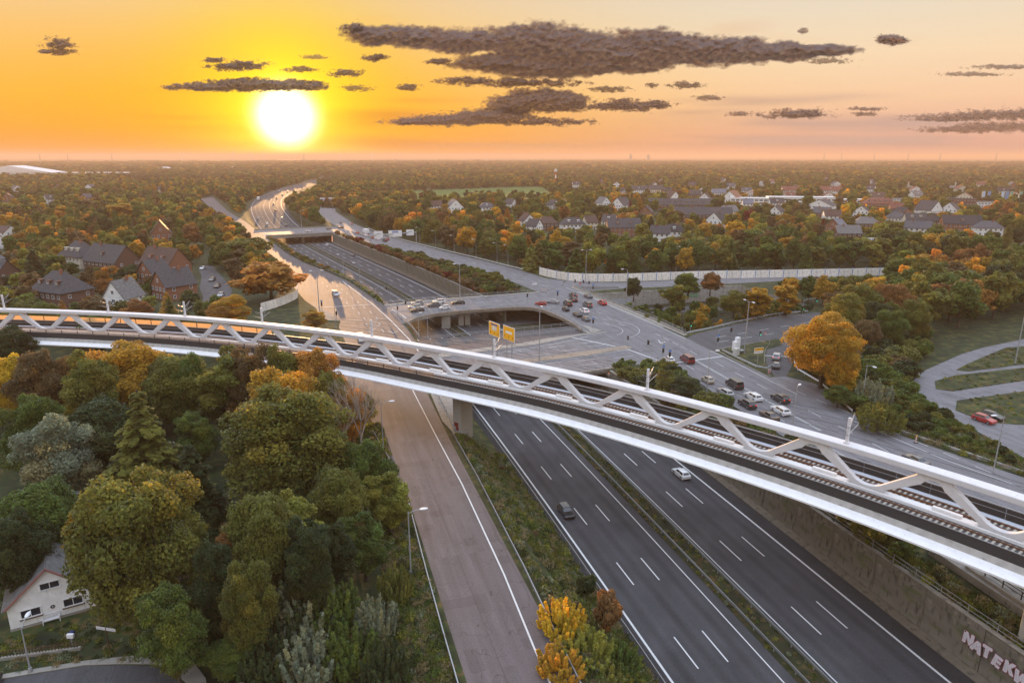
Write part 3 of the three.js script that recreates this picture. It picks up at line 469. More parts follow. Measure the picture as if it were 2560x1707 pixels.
const railBridge = thing('rail_bridge', 'long white curved truss railway bridge sweeping over the motorway and street', 'bridge');
{
  const B = railBridge, L = bridgeLen, sw = (name, prof, mat, a = 0, b = L, o) => part(name, sweepGeo(prof, range(a, b, 2).map((l) => bAt(l).setY(RAIL_Y)), o), mat, B);
  // deck trough (u towards the camera, v above rail)
  sw('deck', [[-4.9, -0.75], [4.55, -0.75], [4.55, -1.6], [3.2, -2.7], [-3.2, -2.7], [-4.9, -1.6]], deckGrey);
  sw('ballast_bed', [[-4.0, -0.8], [4.3, -0.8], [4.3, -0.24], [-4.0, -0.24]], ballast);
  sw('near_facet', [[4.62, -0.5], [4.68, -0.5], [5.02, -1.25], [4.94, -1.25]], deckGrey);
  sw('edge_flange', [[4.92, -1.18], [6.35, -1.66], [6.35, -1.88], [4.6, -1.55], [4.6, -1.22]], deckWhite);
  sw('edge_flange', [[-6.35, -1.38], [-4.9, -0.86], [-4.6, -0.95], [-4.6, -1.3], [-6.35, -1.6]], deckWhite);
  sw('far_facet', [[-5.0, -0.9], [-4.94, -0.9], [-4.66, -0.1], [-4.72, -0.1]], deckGrey);
  sw('plinth', [[-0.62, -0.3], [0.62, -0.3], [0.62, 0.12], [0.55, 0.2], [-0.55, 0.2], [-0.62, 0.12]], deckWhite);
  sw('walkway', [[-4.45, -0.25], [-3.55, -0.25], [-3.55, -0.1], [-4.45, -0.1]], std({ color: lum(0.62, 0.66, 0.72), roughness: 0.5 }));
  // noise walls, one panel every 4 m
  for (let l = 60; l < L - 4; l += 4) {
    const p = range(l + 0.02, l + 3.98, 2).map((q) => bAt(q).setY(RAIL_Y));
    part('barrier_panel', sweepGeo([[4.5, -0.58], [4.66, -0.58], [4.66, 0.72], [4.5, 0.72]], p), barrierMat, B);
    part('barrier_panel', sweepGeo([[-4.78, -0.3], [-4.6, -0.3], [-4.6, 1.2], [-4.78, 1.2]], p), barrierMat, B);
  }
  sw('handrail', [[4.52, 0.76], [4.62, 0.76], [4.62, 0.82], [4.52, 0.82]], galv, 60, L); sw('handrail', [[-4.76, 1.24], [-4.62, 1.24], [-4.62, 1.36], [-4.76, 1.36]], galv, 60, L);
  sw('service_rail', [[-4.56, 0.66], [-4.5, 0.66], [-4.5, 0.74], [-4.56, 0.74]], galv, 60, L);
  // rails and sleepers
  for (const c of [2.35, -2.35]) {
    for (const g of [-0.72, 0.72]) sw('rail', [[c + g - 0.07, -0.16], [c + g + 0.07, -0.16], [c + g + 0.05, 0], [c + g - 0.05, 0]], rust);
  }
  sw('check_rail', [[2.9, -0.18], [3.0, -0.18], [3.0, -0.04], [2.9, -0.04]], rust); sw('check_rail', [[-1.98, -0.18], [-1.88, -0.18], [-1.88, -0.04], [-1.98, -0.04]], rust);
  const sg = new THREE.BoxGeometry(2.4, 0.2, 0.27), far = [];
  for (const c of [2.35, -2.35]) for (let l = 70, k = 0; l < L - 2; l += 0.65, k++) {
    const p = bPt(l, c, -0.26), ang = Math.atan2(bSide(l).x, bSide(l).z) - Math.PI / 2;
    if (l > L - 95) { const m = part('sleeper', sg, sleeperMat, B); m.position.copy(p); m.rotation.y = ang; } else far.push(sg.clone().rotateY(ang).translate(p.x, p.y, p.z));
  }
  const fs = part('sleeper', merge(far), sleeperMat, B); fs.userData.kind = 'stuff';
  // truss: web panels between top nodes, box chord on top
  const H0 = 0.2, H1 = 4.5;
  const node0 = bNear(-5, -122.5), NODES = [];
  for (let k = -12; k <= 8; k++) { const l = node0 + (k >= 0 ? k * 14.75 : k * 13.9); if (l > 20 && l < L - 1) NODES.push(l); }
  for (let i = 0; i < NODES.length; i++) {
    const a = NODES[i], b = NODES[i + 1] ?? a + 14.75; if (b > L) break;
    const P = bPt(a, 0, 0), Q = bPt(b, 0, 0), len = P.distanceTo(Q), s = new THREE.Shape(), m = len / 2, th = 0.36;
    s.moveTo(0, H1); s.lineTo(len, H1); s.lineTo(len, H1 - 0.62); s.bezierCurveTo(len - 0.6, H1 - 0.62, len - 0.95, H1 - 0.85, len - 1.35, H1 - 1.5);
    s.lineTo(m + 2.3, H0 + 0.55); s.quadraticCurveTo(m + 1.85, H0, m + 2.6, H0 - 0.02); s.lineTo(m - 2.6, H0 - 0.02); s.quadraticCurveTo(m - 1.85, H0, m - 2.3, H0 + 0.55);
    s.lineTo(1.35, H1 - 1.5); s.bezierCurveTo(0.95, H1 - 0.85, 0.6, H1 - 0.62, 0, H1 - 0.62); s.closePath();
    const h = new THREE.Path(); h.moveTo(2.3, H1 - 0.02); h.quadraticCurveTo(1.66, H1 - 0.05, 1.95, H1 - 0.55); h.lineTo(m - 1.7, H0 + 0.95); h.bezierCurveTo(m - 0.8, H0 + 0.2, m + 0.8, H0 + 0.2, m + 1.7, H0 + 0.95); h.lineTo(len - 1.95, H1 - 0.55); h.quadraticCurveTo(len - 1.66, H1 - 0.05, len - 2.3, H1 - 0.02); h.closePath(); s.holes.push(h);
    const g = new THREE.ExtrudeGeometry(s, { depth: th * 2, bevelEnabled: true, bevelSize: 0.04, bevelThickness: 0.05, bevelSegments: 1, curveSegments: 10 }); g.translate(0, 0, -th);
    const w = part('truss_web', g, steelPaint, B); w.position.copy(P); w.rotation.y = -Math.atan2(Q.z - P.z, Q.x - P.x);
  }
  sw('top_chord', [[-0.82, 4.46], [0.82, 4.46], [0.9, 4.54], [0.9, 5.16], [0.82, 5.24], [-0.82, 5.24], [-0.9, 5.16], [-0.9, 4.54]], steelPaint, 20, L);
  // white service boxes lying on the plinth
  NODES.forEach((l, i) => { if (i > 8 && i % 1 === 0) { const q = l + 1.8, P = bPt(q, -0.05, 0.2), m = part('cable_box', new RoundedBoxGeometry(3.2, 0.36, 0.55, 2, 0.06), deckWhite, B); m.position.copy(P).y += 0.21; m.rotation.y = -Math.atan2(bDir(q).z, bDir(q).x); } });
  // noise screens and posts, left part; far glass coloured orange for sun shining through
  const sunTintScreen = phys({ color: lum(0.95, 0.72, 0.42), transmission: 0.6, roughness: 0.7, thickness: 0, specularIntensity: 0.4 }), clear = phys({ color: lum(0.9, 0.8, 0.72), transmission: 0.92, roughness: 0.12, thickness: 0, specularIntensity: 0.6 });
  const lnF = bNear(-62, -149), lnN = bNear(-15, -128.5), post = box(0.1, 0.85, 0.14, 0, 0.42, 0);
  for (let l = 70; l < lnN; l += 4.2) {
    for (const [u, end, mat, hh] of [[-4.7, lnF, sunTintScreen, 1.05], [4.58, lnN, clear, 0.9]]) {
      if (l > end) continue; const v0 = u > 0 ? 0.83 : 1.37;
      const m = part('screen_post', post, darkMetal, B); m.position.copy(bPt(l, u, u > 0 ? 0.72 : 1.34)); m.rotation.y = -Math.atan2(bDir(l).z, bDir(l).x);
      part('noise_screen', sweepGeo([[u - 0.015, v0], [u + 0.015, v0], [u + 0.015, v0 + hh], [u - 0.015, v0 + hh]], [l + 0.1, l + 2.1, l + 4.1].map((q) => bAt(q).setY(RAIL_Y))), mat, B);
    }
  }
  // catenary masts, arms and wires stand on the truss
  const MASTS = [[8, 'leftmost'], [268, 'second from left'], [463, 'third from left'], [657, 'fourth from left'], [930, 'fifth from left'], [1234, 'above the two yellow signs'], [1618, 'beside the trees at the queue street'], [2117, 'nearest to the right edge']];
  const mastL = []; for (const [px] of MASTS) { let best = 0, bd = 1e9; for (let l = 60; l < L; l += 0.5) { const p = bPt(l, 0, 5.3), d = p.clone().sub(camera.position), f = -(d.z * Math.cos(PITCH)) - d.y * Math.sin(PITCH) * 1, x = MIDX + FOCAL * d.x / f; if (Math.abs(x - px) < bd) { bd = Math.abs(x - px); best = l; } } mastL.push(best); }
  mastL.forEach((l, i) => {
    const g = thing('catenary_mast', 'white overhead line mast on the truss, ' + MASTS[i][1], 'mast', undefined, bPt(l, 0, 5.3)); g.rotation.y = -Math.atan2(bDir(l).z, bDir(l).x);
    part('base_plate', box(0.7, 0.1, 0.7, 0, 0.05, 0), steelPaint, g); part('pole', new RoundedBoxGeometry(0.34, 3.4, 0.38, 1, 0.04).translate(0, 1.75, 0), steelPaint, g);
    for (const s of [-1, 1]) { part('arm', bar(new V3(0, 2.1, s * 0.15), new V3(s * 0.4, 3.1, s * 2.5), 0.045), galv, g); part('arm', bar(new V3(0, 1.1, s * 0.15), new V3(-s * 0.3, 2.0, s * 2.4), 0.045), galv, g); part('stay', bar(new V3(0, 0.9, s * 0.1), new V3(s * 0.4, 3.1, s * 2.5), 0.025), galvDull, g); }
  });
  for (const s of [-1, 1]) for (const [v, sag, nm] of [[7.3, 0.0, 'contact wire'], [8.35, 0.7, 'carrier wire']]) {
    const pts = []; for (let i = 0; i < mastL.length; i++) { const a = mastL[i], b = mastL[i + 1] ?? L; for (let k = 0; k < 4; k++) { const t = k / 4; pts.push(bPt(lerp(a, b, t), s * 2.42, v - sag * 4 * t * (1 - t))); } }
    solo('overhead_wire', tube(pts, 0.022, 4), darkMetal, `thin ${nm} hung over the ${s > 0 ? 'camera side' : 'far side'} track of the rail bridge`, 'wire');
  }
}
// piers
{
  const pier = (l, y0, label) => {
    const p = bPt(l, 0, 0), t = thing('bridge_pier', label, 'pier', undefined, new V3(p.x, y0, p.z)), h = RAIL_Y - 2.7 - y0; t.rotation.y = -Math.atan2(bDir(l).z, bDir(l).x);
    part('shaft', new RoundedBoxGeometry(2.0, h - 1.2, 4.0, 2, 0.12).translate(0, (h - 1.2) / 2, 0), std({ map: concreteTex, color: lum(1.15, 1.13, 1.08), roughness: 0.85 }), t);
    const s = new THREE.Shape(); s.moveTo(-1.9, 0); s.lineTo(1.9, 0); s.lineTo(2.9, 1.2); s.lineTo(-2.9, 1.2); s.closePath();
    part('cap', new THREE.ExtrudeGeometry(s, { depth: 2.6, bevelEnabled: false }).translate(0, 0, -1.3).rotateY(Math.PI / 2).translate(0, h - 1.2, 0), std({ map: concreteTex, color: lum(0.75, 0.62, 0.52), roughness: 0.85 }), t); return t;  // cap concrete browned to stand in for the shade under the deck
  };
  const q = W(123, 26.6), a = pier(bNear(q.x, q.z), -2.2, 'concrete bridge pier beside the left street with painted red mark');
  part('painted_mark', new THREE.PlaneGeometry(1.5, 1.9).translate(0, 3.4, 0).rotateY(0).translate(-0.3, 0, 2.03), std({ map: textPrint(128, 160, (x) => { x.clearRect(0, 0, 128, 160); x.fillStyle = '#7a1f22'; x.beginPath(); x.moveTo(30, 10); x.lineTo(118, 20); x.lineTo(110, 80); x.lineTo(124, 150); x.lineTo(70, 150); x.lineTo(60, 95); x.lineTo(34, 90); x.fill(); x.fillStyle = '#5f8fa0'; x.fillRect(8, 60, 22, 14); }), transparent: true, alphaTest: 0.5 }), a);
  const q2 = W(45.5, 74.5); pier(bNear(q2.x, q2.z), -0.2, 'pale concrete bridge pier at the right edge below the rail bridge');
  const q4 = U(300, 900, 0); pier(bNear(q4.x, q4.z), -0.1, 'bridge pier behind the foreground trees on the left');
}
// ---------------------------------------------------------------- houses
const roofTex = tex(512, 512, (u, v) => { const row = (v * 40) % 1, col = (u * 32 + (Math.floor(v * 40) % 2) * 0.5) % 1; let k = 150 + 60 * tile(u, v, 8, 12, 4) + (hash() - 0.5) * 40; if (row < 0.2) k -= 46; if (col < 0.12) k -= 20; return [k, k, k]; }, { repeat: [1 / 8, 1 / 8] });
const brickTex = tex(512, 512, (u, v) => { const r = Math.floor(v * 64), row = (v * 64) % 1, col = (u * 24 + (r % 2) * 0.5) % 1; let k = 150 + 40 * tile(u, v, 12, 3, 3) + (hash() - 0.5) * 60; const mortar = row < 0.18 || col < 0.08; return mortar ? [150, 138, 128] : [k, k * 0.98, k * 0.95]; }, { repeat: [1 / 4, 1 / 4] });
const plasterTex = tex(512, 512, (u, v) => { const k = 215 + 26 * tile(u, v, 6, 41, 5) + (hash() - 0.5) * 12 - 30 * smooth(tile(u, v * 0.2, 30, 2, 2), 0.15, 0.5); return [k, k, k * 0.99]; }, { repeat: [1 / 6, 1 / 6] });
const ROOF = { dark: [0.075, 0.07, 0.075], slate: [0.11, 0.115, 0.13], brown: [0.11, 0.06, 0.045], red: [0.26, 0.085, 0.055], orange: [0.36, 0.15, 0.08], grey: [0.2, 0.195, 0.19], black: [0.035, 0.035, 0.04], blue: [0.2, 0.22, 0.27] };
const WALL = { white: [0.82, 0.82, 0.83], cream: [0.7, 0.64, 0.52], brick: [0.3, 0.145, 0.095], darkbrick: [0.17, 0.095, 0.075], grey: [0.45, 0.44, 0.43] };
const roofM = {}, wallM = {}; for (const k in ROOF) roofM[k] = std({ map: roofTex, color: lum(...ROOF[k].map((x) => x * 2.6)), roughness: 0.75 });
for (const k in WALL) wallM[k] = std({ map: k.includes('brick') ? brickTex : plasterTex, color: lum(...WALL[k].map((x) => x * (k.includes('brick') ? 2.6 : 1.45))), roughness: 0.85 });
const glassDark = std({ color: lum(0.03, 0.035, 0.045), roughness: 0.08, metalness: 0.0 }), frameWhite = std({ color: lum(0.75, 0.75, 0.75), roughness: 0.5 }), woodDark = std({ color: lum(0.08, 0.045, 0.025), roughness: 0.6 });
const HOUSES = [];   // [x, z, radius] for the planting
const winCache = new Map();
function windowGeo(w, h) { const k = w + ',' + h; if (!winCache.has(k)) winCache.set(k, [merge([box(w + 0.16, 0.09, 0.12, 0, h / 2, 0), box(w + 0.2, 0.1, 0.2, 0, -h / 2, 0.03), box(0.09, h, 0.12, -w / 2, 0, 0), box(0.09, h, 0.12, w / 2, 0, 0), ...(w > 0.9 ? [box(0.07, h, 0.1, 0, 0, 0)] : [])]), box(w, h, 0.05, 0, 0, -0.02)]); return winCache.get(k); }
function addWindow(t, x, y, z, ry, w = 1.1, h = 1.3, lit = false) { const [f, g] = windowGeo(w, h), o = part('window', f, frameWhite, t); o.position.set(x, y, z); o.rotation.y = ry; part('pane', g, glassDark, o); return o; }
function house(o) {
  const { pos, rot = 0, w, d, eave = 5.2, ridge = 9.5, roof = 'gable', wall = 'white', tiles = 'dark', label, win = 2, chimney = true, dormer = 0, floors = 2, group } = o;
  const t = thing('house', label, 'house', group, pos); t.rotation.y = rot; HOUSES.push([pos.x, pos.z, Math.hypot(w, d) / 2]);
  const hw = w / 2, hd = d / 2, wm = wallM[wall], rm = roofM[tiles], eo = 0.45;
  // ridge runs along local z for gable (gable end faces +z); along x for 'side'
  if (roof === 'gable' || roof === 'side') {
    const A = roof === 'gable' ? hw : hd, Bd = roof === 'gable' ? hd : hw, s = new THREE.Shape(); s.moveTo(-A, -0.3); s.lineTo(A, -0.3); s.lineTo(A, eave); s.lineTo(0, ridge - 0.2); s.lineTo(-A, eave); s.closePath();
    const g = new THREE.ExtrudeGeometry(s, { depth: Bd * 2, bevelEnabled: false }).translate(0, 0, -Bd); if (roof === 'side') g.rotateY(Math.PI / 2); part('wall', g, wm, t);
    const slope = Math.atan2(ridge - eave, A), L = (A + eo) / Math.cos(slope), rg = [];
    for (const k of [-1, 1]) { const b = new THREE.BoxGeometry(L, 0.22, Bd * 2 + eo * 1.6); const uv = b.attributes.uv; for (let i = 0; i < uv.count; i++) uv.setXY(i, uv.getX(i) * L, uv.getY(i) * (Bd * 2 + 1)); b.translate(k * L / 2, 0, 0).rotateZ(-k * slope).translate(0, ridge + 0.02, 0); if (roof === 'side') b.rotateY(Math.PI / 2); rg.push(b); }
    const rf = part('roof', merge(rg), rm, t); if (chimney) part('chimney', box(0.7, 1.7, 0.7, roof === 'gable' ? A * 0.25 : -hw * 0.4, ridge + 0.3, roof === 'gable' ? -hd * 0.3 : hd * 0.2), wallM.brick, rf);
  } else if (roof === 'hip') {
    part('wall', box(w, eave + 0.3, d, 0, eave / 2 - 0.15, 0), wm, t);
    const r = Math.max(0.2, (w - d) / 2 * 0.9 + 0.6), e = eo, P = [[-hw - e, eave, -hd - e], [hw + e, eave, -hd - e], [hw + e, eave, hd + e], [-hw - e, eave, hd + e], [-r, ridge, 0], [r, ridge, 0]], F = [[3, 2, 5], [3, 5, 4], [1, 0, 4], [1, 4, 5], [2, 1, 5], [0, 3, 4]], ps = [], uv = [], ix = [];
    for (const f of F) { for (const v of f) { ix.push(ps.length / 3); ps.push(...P[v]); uv.push(Math.abs(P[f[0]][0] - P[f[1]][0]) > 0.5 ? P[v][0] : P[v][2], P[v][1] * 1.5); } }
    const rf = part('roof', merge([geoFrom(ps, uv, ix), box(w + e * 2, 0.25, d + e * 2, 0, eave - 0.12, 0)]), rm, t); if (chimney) part('chimney', box(0.8, 2, 0.8, hw * 0.3, ridge - 0.2, hd * 0.12), wallM.brick, rf);
  } else {
    part('wall', box(w, eave + 0.3, d, 0, eave / 2 - 0.15, 0), wm, t); part('roof', box(w + 0.5, 0.4, d + 0.5, 0, eave + 0.2, 0), rm, t);
  }
  if (win) {
    const n = Math.max(2, Math.round(w / 3)), fh = eave / floors;
    for (let f = 0; f < floors; f++) for (let i = 0; i < n; i++) addWindow(t, -hw + (i + 0.5) * w / n, fh * (f + 0.55), hd + 0.03, 0, win > 1 ? 1.2 : 0.9);
    for (let f = 0; f < floors; f++) for (const sx of [-1, 1]) for (const zz of [-0.3, 0.25]) addWindow(t, sx * (hw + 0.03), fh * (f + 0.55), zz * d, sx * Math.PI / 2, 1, 1.2);
    if (roof === 'gable') addWindow(t, 0, lerp(eave, ridge, 0.35), hd + 0.03, 0, 1.0, 1.2);
    if (roof !== 'flat') part('door', box(1.0, 2.1, 0.12, hw * 0.15 + 0.9, 1.0, hd + 0.02), woodDark, t);
  }
  for (let i = 0; i < dormer; i++) { // dormers or roof windows on the slope that faces the camera
    const k = (i + 0.5) / dormer, x = -hw * 0.8 + k * w * 0.8; if (roof === 'gable') continue;
    const y = lerp(eave, ridge, 0.42), z = hd * (1 - 0.42) + 0.35, g = part('dormer', merge([box(1.5, 1.3, 1.6, x, y + 0.25, z - 0.3), box(1.9, 0.16, 2, x, y + 0.98, z - 0.3)]), wm, t); const q = addWindow(g, x, y + 0.3, z + 0.52, 0, 1, 0.8); q.name = 'window';
  }
  return t;
}
const hp = (s, n) => W(s, n, 0), fR = -16.7 * R;   // fR: facing back down the street towards the camera
// left of the motorway
house({ pos: hp(275, -85), rot: fR - 0.12, w: 17, d: 12, eave: 6.4, ridge: 13, roof: 'hip', wall: 'darkbrick', tiles: 'dark', win: 2, dormer: 3, label: 'large dark brick villa with steep hipped roof behind the left end of the bridge' });
house({ pos: hp(266, -63.5), rot: fR + 0.12, w: 8.6, d: 10, eave: 4.6, ridge: 10.4, wall: 'white', tiles: 'grey', win: 2, label: 'white gabled house next to the dark villa' });
house({ pos: hp(281, -49.5), rot: fR - 0.35, w: 11, d: 12, eave: 5.6, ridge: 11, wall: 'brick', tiles: 'dark', win: 2, label: 'red brick gabled house beside the side street with parked cars' });
house({ pos: hp(318, -63), rot: fR - 0.2, w: 11, d: 9, eave: 4.8, ridge: 10, wall: 'brick', tiles: 'dark', win: 2, label: 'brick house with tall chimney behind the red brick gable' });
house({ pos: hp(338, -62), rot: fR - 0.2, w: 20, d: 12, eave: 5.6, ridge: 12.6, roof: 'side', wall: 'brick', tiles: 'brown', win: 2, dormer: 2, label: 'wide house with a broad brown tiled roof behind the brick house' });
house({ pos: hp(358, -88), rot: fR - 0.2, w: 24, d: 13, eave: 5.4, ridge: 12.5, roof: 'side', wall: 'darkbrick', tiles: 'dark', win: 2, dormer: 1, label: 'long house with a dark roof and two skylights left of the broad brown roof' });
house({ pos: hp(378, -106), rot: fR - 0.2, w: 17, d: 12, eave: 5.6, ridge: 12.5, roof: 'hip', wall: 'cream', tiles: 'dark', win: 2, dormer: 3, label: 'house with dark mansard roof and white dormers left of the long dark roof' });
house({ pos: hp(474, -87), rot: fR + 0.75, w: 12, d: 13, eave: 5.5, ridge: 13.5, wall: 'brick', tiles: 'brown', win: 2, label: 'tall brown gabled house alone among the trees left of the far bridge' });
house({ pos: hp(338, -128), rot: fR, w: 16, d: 10, eave: 4.6, ridge: 10, roof: 'side', wall: 'darkbrick', tiles: 'dark', win: 2, dormer: 0, label: 'dark roofed house with white windows among trees behind the villa' });
house({ pos: hp(376, -146), rot: fR + 0.5, w: 13, d: 11, eave: 5.2, ridge: 10, wall: 'white', tiles: 'slate', win: 2, label: 'white house with grey roof and red side roof at the left' });
house({ pos: hp(438, -196), rot: fR, w: 26, d: 12, eave: 6.5, roof: 'flat', wall: 'cream', tiles: 'grey', win: 2, chimney: false, floors: 2, label: 'flat roofed brown and white modern building at the left edge' });
house({ pos: hp(470, -178), rot: fR, w: 18, d: 10, eave: 4.5, ridge: 8, roof: 'side', wall: 'white', tiles: 'grey', win: 2, label: 'low white house with grey roof behind the flat modern building' });
house({ pos: hp(520, -190), rot: fR, w: 22, d: 10, eave: 5.5, ridge: 9, roof: 'side', wall: 'white', tiles: 'brown', win: 2, label: 'white terrace with brown roof far back at the left edge' });
house({ pos: hp(300, -128), rot: fR + 0.3, w: 13, d: 10, eave: 5, ridge: 10, roof: 'side', wall: 'cream', tiles: 'grey', win: 1, label: 'pale house with grey roof at the left edge behind the bridge' });
// right of the motorway: photograph point of the front base, width in metres
const RH = [
  [1317, 570, 10, 'gable', 'white', 'brown', 0.5, 0, 'small white gabled house with brown roof nearest the far right street'], [1366, 577, 15, 'hip', 'darkbrick', 'brown', 0.3, 0, 'brown roofed house right of the small white gable'],
  [1336, 585, 8, 'gable', 'white', 'dark', 0.9, 0, 'tiny white gable in front of the brown roofed house'], [1431, 580, 17, 'hip', 'white', 'dark', 0.2, 2, 'white house with broad dark hipped roof facing the street'],
  [1524, 571, 10, 'side', 'white', 'dark', -0.4, 1, 'white house with dark roof between two golden trees'], [1474, 574, 9, 'side', 'cream', 'brown', 0.4, 0, 'brown roofed cottage right of the broad dark hipped roof'],
  [1557, 592, 22, 'side', 'brick', 'dark', 0.1, 2, 'long low house with dark roof above the terracotta hedge'], [1682, 600, 15, 'hip', 'white', 'black', 0.1, 1, 'white house with black hipped roof in front of the terrace rows'],
  [1650, 605, 12, 'side', 'white', 'dark', -0.2, 0, 'white house with grey dark roof left of the black hipped roof'], [1384, 526, 10, 'gable', 'white', 'dark', 0.6, 0, 'white gabled house behind the orange trees at left of the suburb'],
  [1277, 523, 10, 'gable', 'white', 'dark', 0.9, 0, 'white gabled house beside the meadow corner'], [1507, 520, 12, 'gable', 'white', 'grey', 0.6, 0, 'white gable with grey roof in the middle of the suburb'],
  [1553, 526, 15, 'gable', 'white', 'dark', -0.7, 0, 'white gable end facing right with long dark roof'], [1615, 545, 11, 'gable', 'brick', 'dark', -0.3, 0, 'brick gable end at the left of the dark terrace row'],
  [1700, 528, 64, 'side', 'darkbrick', 'dark', 0.05, 9, 'long terrace with dark roof and a row of white dormers'], [1755, 556, 46, 'side', 'darkbrick', 'dark', 0.05, 0, 'second long dark terrace roof in front of the dormer row'],
  [1790, 570, 13, 'gable', 'white', 'black', -0.5, 0, 'white gable with black roof at the right end of the terraces'], [1677, 507, 16, 'gable', 'white', 'brown', 0.6, 0, 'white gabled house with red brown roof behind the terrace'],
  [1730, 497, 20, 'side', 'darkbrick', 'dark', 0.2, 2, 'dark roofed house behind the terrace row'], [1762, 507, 12, 'gable', 'white', 'dark', -0.3, 0, 'bright white gable end right behind the terrace'],
  [1796, 492, 18, 'side', 'white', 'blue', 0.1, 0, 'house with blue solar roof behind the poplar'], [1830, 510, 20, 'gable', 'white', 'orange', -0.5, 0, 'white gabled house with orange tiled roof'],
  [1595, 486, 26, 'side', 'white', 'dark', 0.2, 1, 'white house with dark roof far behind the golden trees'], [1640, 482, 20, 'side', 'cream', 'dark', -0.2, 0, 'cream house with dark roof beside the far white house'],
  [2052, 530, 24, 'gable', 'white', 'dark', -0.4, 0, 'large white gabled house with dark roof below the school'], [1087, 528, 14, 'side', 'white', 'brown', 0.2, 0, 'brown roofed house at the edge of the meadow left'],
  [1135, 532, 15, 'gable', 'white', 'grey', 0.3, 0, 'grey roofed white house beside the meadow'], [1217, 533, 15, 'hip', 'white', 'slate', 0.1, 1, 'house with blue slate roof and white front by the meadow'],
  [2196, 525, 30, 'hip', 'brick', 'red', 0.0, 5, 'large house with bright red tiled roof and roof windows'], [2244, 510, 12, 'flat', 'white', 'grey', 0.1, 0, 'small white box house behind the red roof'],
  [2392, 522, 30, 'flat', 'darkbrick', 'dark', 0.0, 0, 'three storey brick apartment block with white balconies at right'], [2445, 520, 36, 'flat', 'white', 'grey', 0.1, 0, 'low white industrial hall with flat roof at the right'],
  [2240, 562, 14, 'hip', 'white', 'slate', 0.3, 0, 'grey roofed house below the red roof'], [2285, 566, 15, 'side', 'cream', 'dark', 0.1, 2, 'cream house with dark roof and dormers right of the grey roof'],
  [2330, 570, 11, 'hip', 'darkbrick', 'black', 0.3, 0, 'small dark house beside the orange tree row'], [2292, 590, 16, 'side', 'white', 'slate', -0.3, 0, 'slate roofed white house in the row behind the wooded belt'],
  [2398, 582, 24, 'side', 'brick', 'black', 0.0, 1, 'brick house with wide black roof in front of the orange trees'], [2466, 590, 16, 'hip', 'white', 'slate', 0.2, 0, 'slate roofed house at the far right behind the belt'],
  [2088, 588, 12, 'gable', 'brick', 'blue', -0.6, 0, 'house with pale blue roof and black framed skylight'], [2162, 578, 17, 'hip', 'darkbrick', 'grey', 0.2, 0, 'grey hipped roof house behind the conifers'],
  [2115, 604, 15, 'side', 'darkbrick', 'grey', 0.2, 0, 'low grey roofed house below the pale blue roof'], [2078, 556, 13, 'side', 'white', 'brown', 0.1, 0, 'white house with brown roof beside the white gables'],
  [2320, 540, 17, 'gable', 'white', 'dark', 0.7, 0, 'white gable pair with dark roofs right of the red roof'], [2375, 538, 13, 'gable', 'white', 'dark', -0.5, 0, 'small white gable beside the brick apartment block'],
  [1940, 520, 14, 'side', 'white', 'dark', 0.1, 1, 'dark roofed cottage in front of the school'], [1868, 522, 10, 'side', 'white', 'blue', 0, 0, 'blue grey roofed shed left of the school'],
  [2240, 535, 12, 'side', 'darkbrick', 'red', 0, 0, 'low red roofed annexe below the large red roof'], [1975, 488, 24, 'side', 'white', 'red', 0.2, 0, 'white house with dark red roof behind the school'], [2075, 488, 26, 'side', 'white', 'red', -0.2, 1, 'second dark red roofed house right behind the school'],
];
for (const [px, py, w, roof, wall, tiles, turn, dormer, label] of RH) {
  const p = U(px, py), back = 5, d = roof === 'gable' ? Math.max(9, w * 0.95) : clamp(w * 0.55, 9, 13), dist = Math.hypot(p.x, p.z); p.multiplyScalar((dist + back) / dist); p.y = 0;
  const big = w > 20, flat = roof === 'flat';
  house({ pos: p, rot: Math.atan2(-p.x, -p.z) * 0.5 + turn, w, d, eave: flat ? (wall === 'darkbrick' ? 10 : 6) : big ? 6.5 : 5.4, ridge: big ? 12 : 5.4 + d * 0.5, roof, wall, tiles, label, win: 2, dormer, floors: flat && wall === 'darkbrick' ? 3 : 2, chimney: !flat });
}
// school: long white flat building in three steps
{
  const p = U(2000, 512), t = thing('school_building', 'long white flat roofed school with dark window bands', 'building', undefined, p.setY(0)); HOUSES.push([p.x, p.z, 46], [p.x - 50, p.z, 30], [p.x + 50, p.z, 30]);
  t.rotation.y = Math.atan2(-p.x, -p.z) * 0.4;
  for (const [x, w, h, d] of [[-52, 46, 7, 14], [0, 70, 8.5, 16], [52, 40, 6.5, 14]]) { const wl = part('wall', box(w, h, d, x, h / 2, 0), wallM.white, t); part('roof', box(w + 0.8, 0.5, d + 0.8, x, h + 0.25, 0), frameWhite, t); for (let k = 0; k < w / 5; k++) { const q = part('window', box(3.6, 1.4, 0.1, x - w / 2 + 2.5 + k * 5, h * 0.7, d / 2 + 0.03), glassDark, wl); part('window', box(3.6, 1.4, 0.1, x - w / 2 + 2.5 + k * 5, h * 0.28, d / 2 + 0.03), glassDark, wl); } }
}
// industrial hall silos at the far right
[[2452, 'pale blue'], [2466, 'blue'], [2500, 'pale blue'], [2511, 'blue'], [2522, 'pale green'], [2545, 'green']].forEach(([px, c], i) => { const p = U(px, 512), t = thing('silo', `${c} banner flag on a pole by the white hall, number ${['one', 'two', 'three', 'four', 'five', 'six'][i]} from the left`, 'flag', 'flags by the white hall', p); part('pole', cyl(0.12, 0.12, 15, 0, 0, 0, 6), galv, t); part('banner', box(3.4, 9, 0.1, 1.8, 10.2, 0), std({ color: c.includes('green') ? lum(0.2, 0.4, 0.32) : c === 'blue' ? lum(0.15, 0.3, 0.55) : lum(0.45, 0.6, 0.75), roughness: 0.7 }), t); t.name = numbered('banner_flag'); });
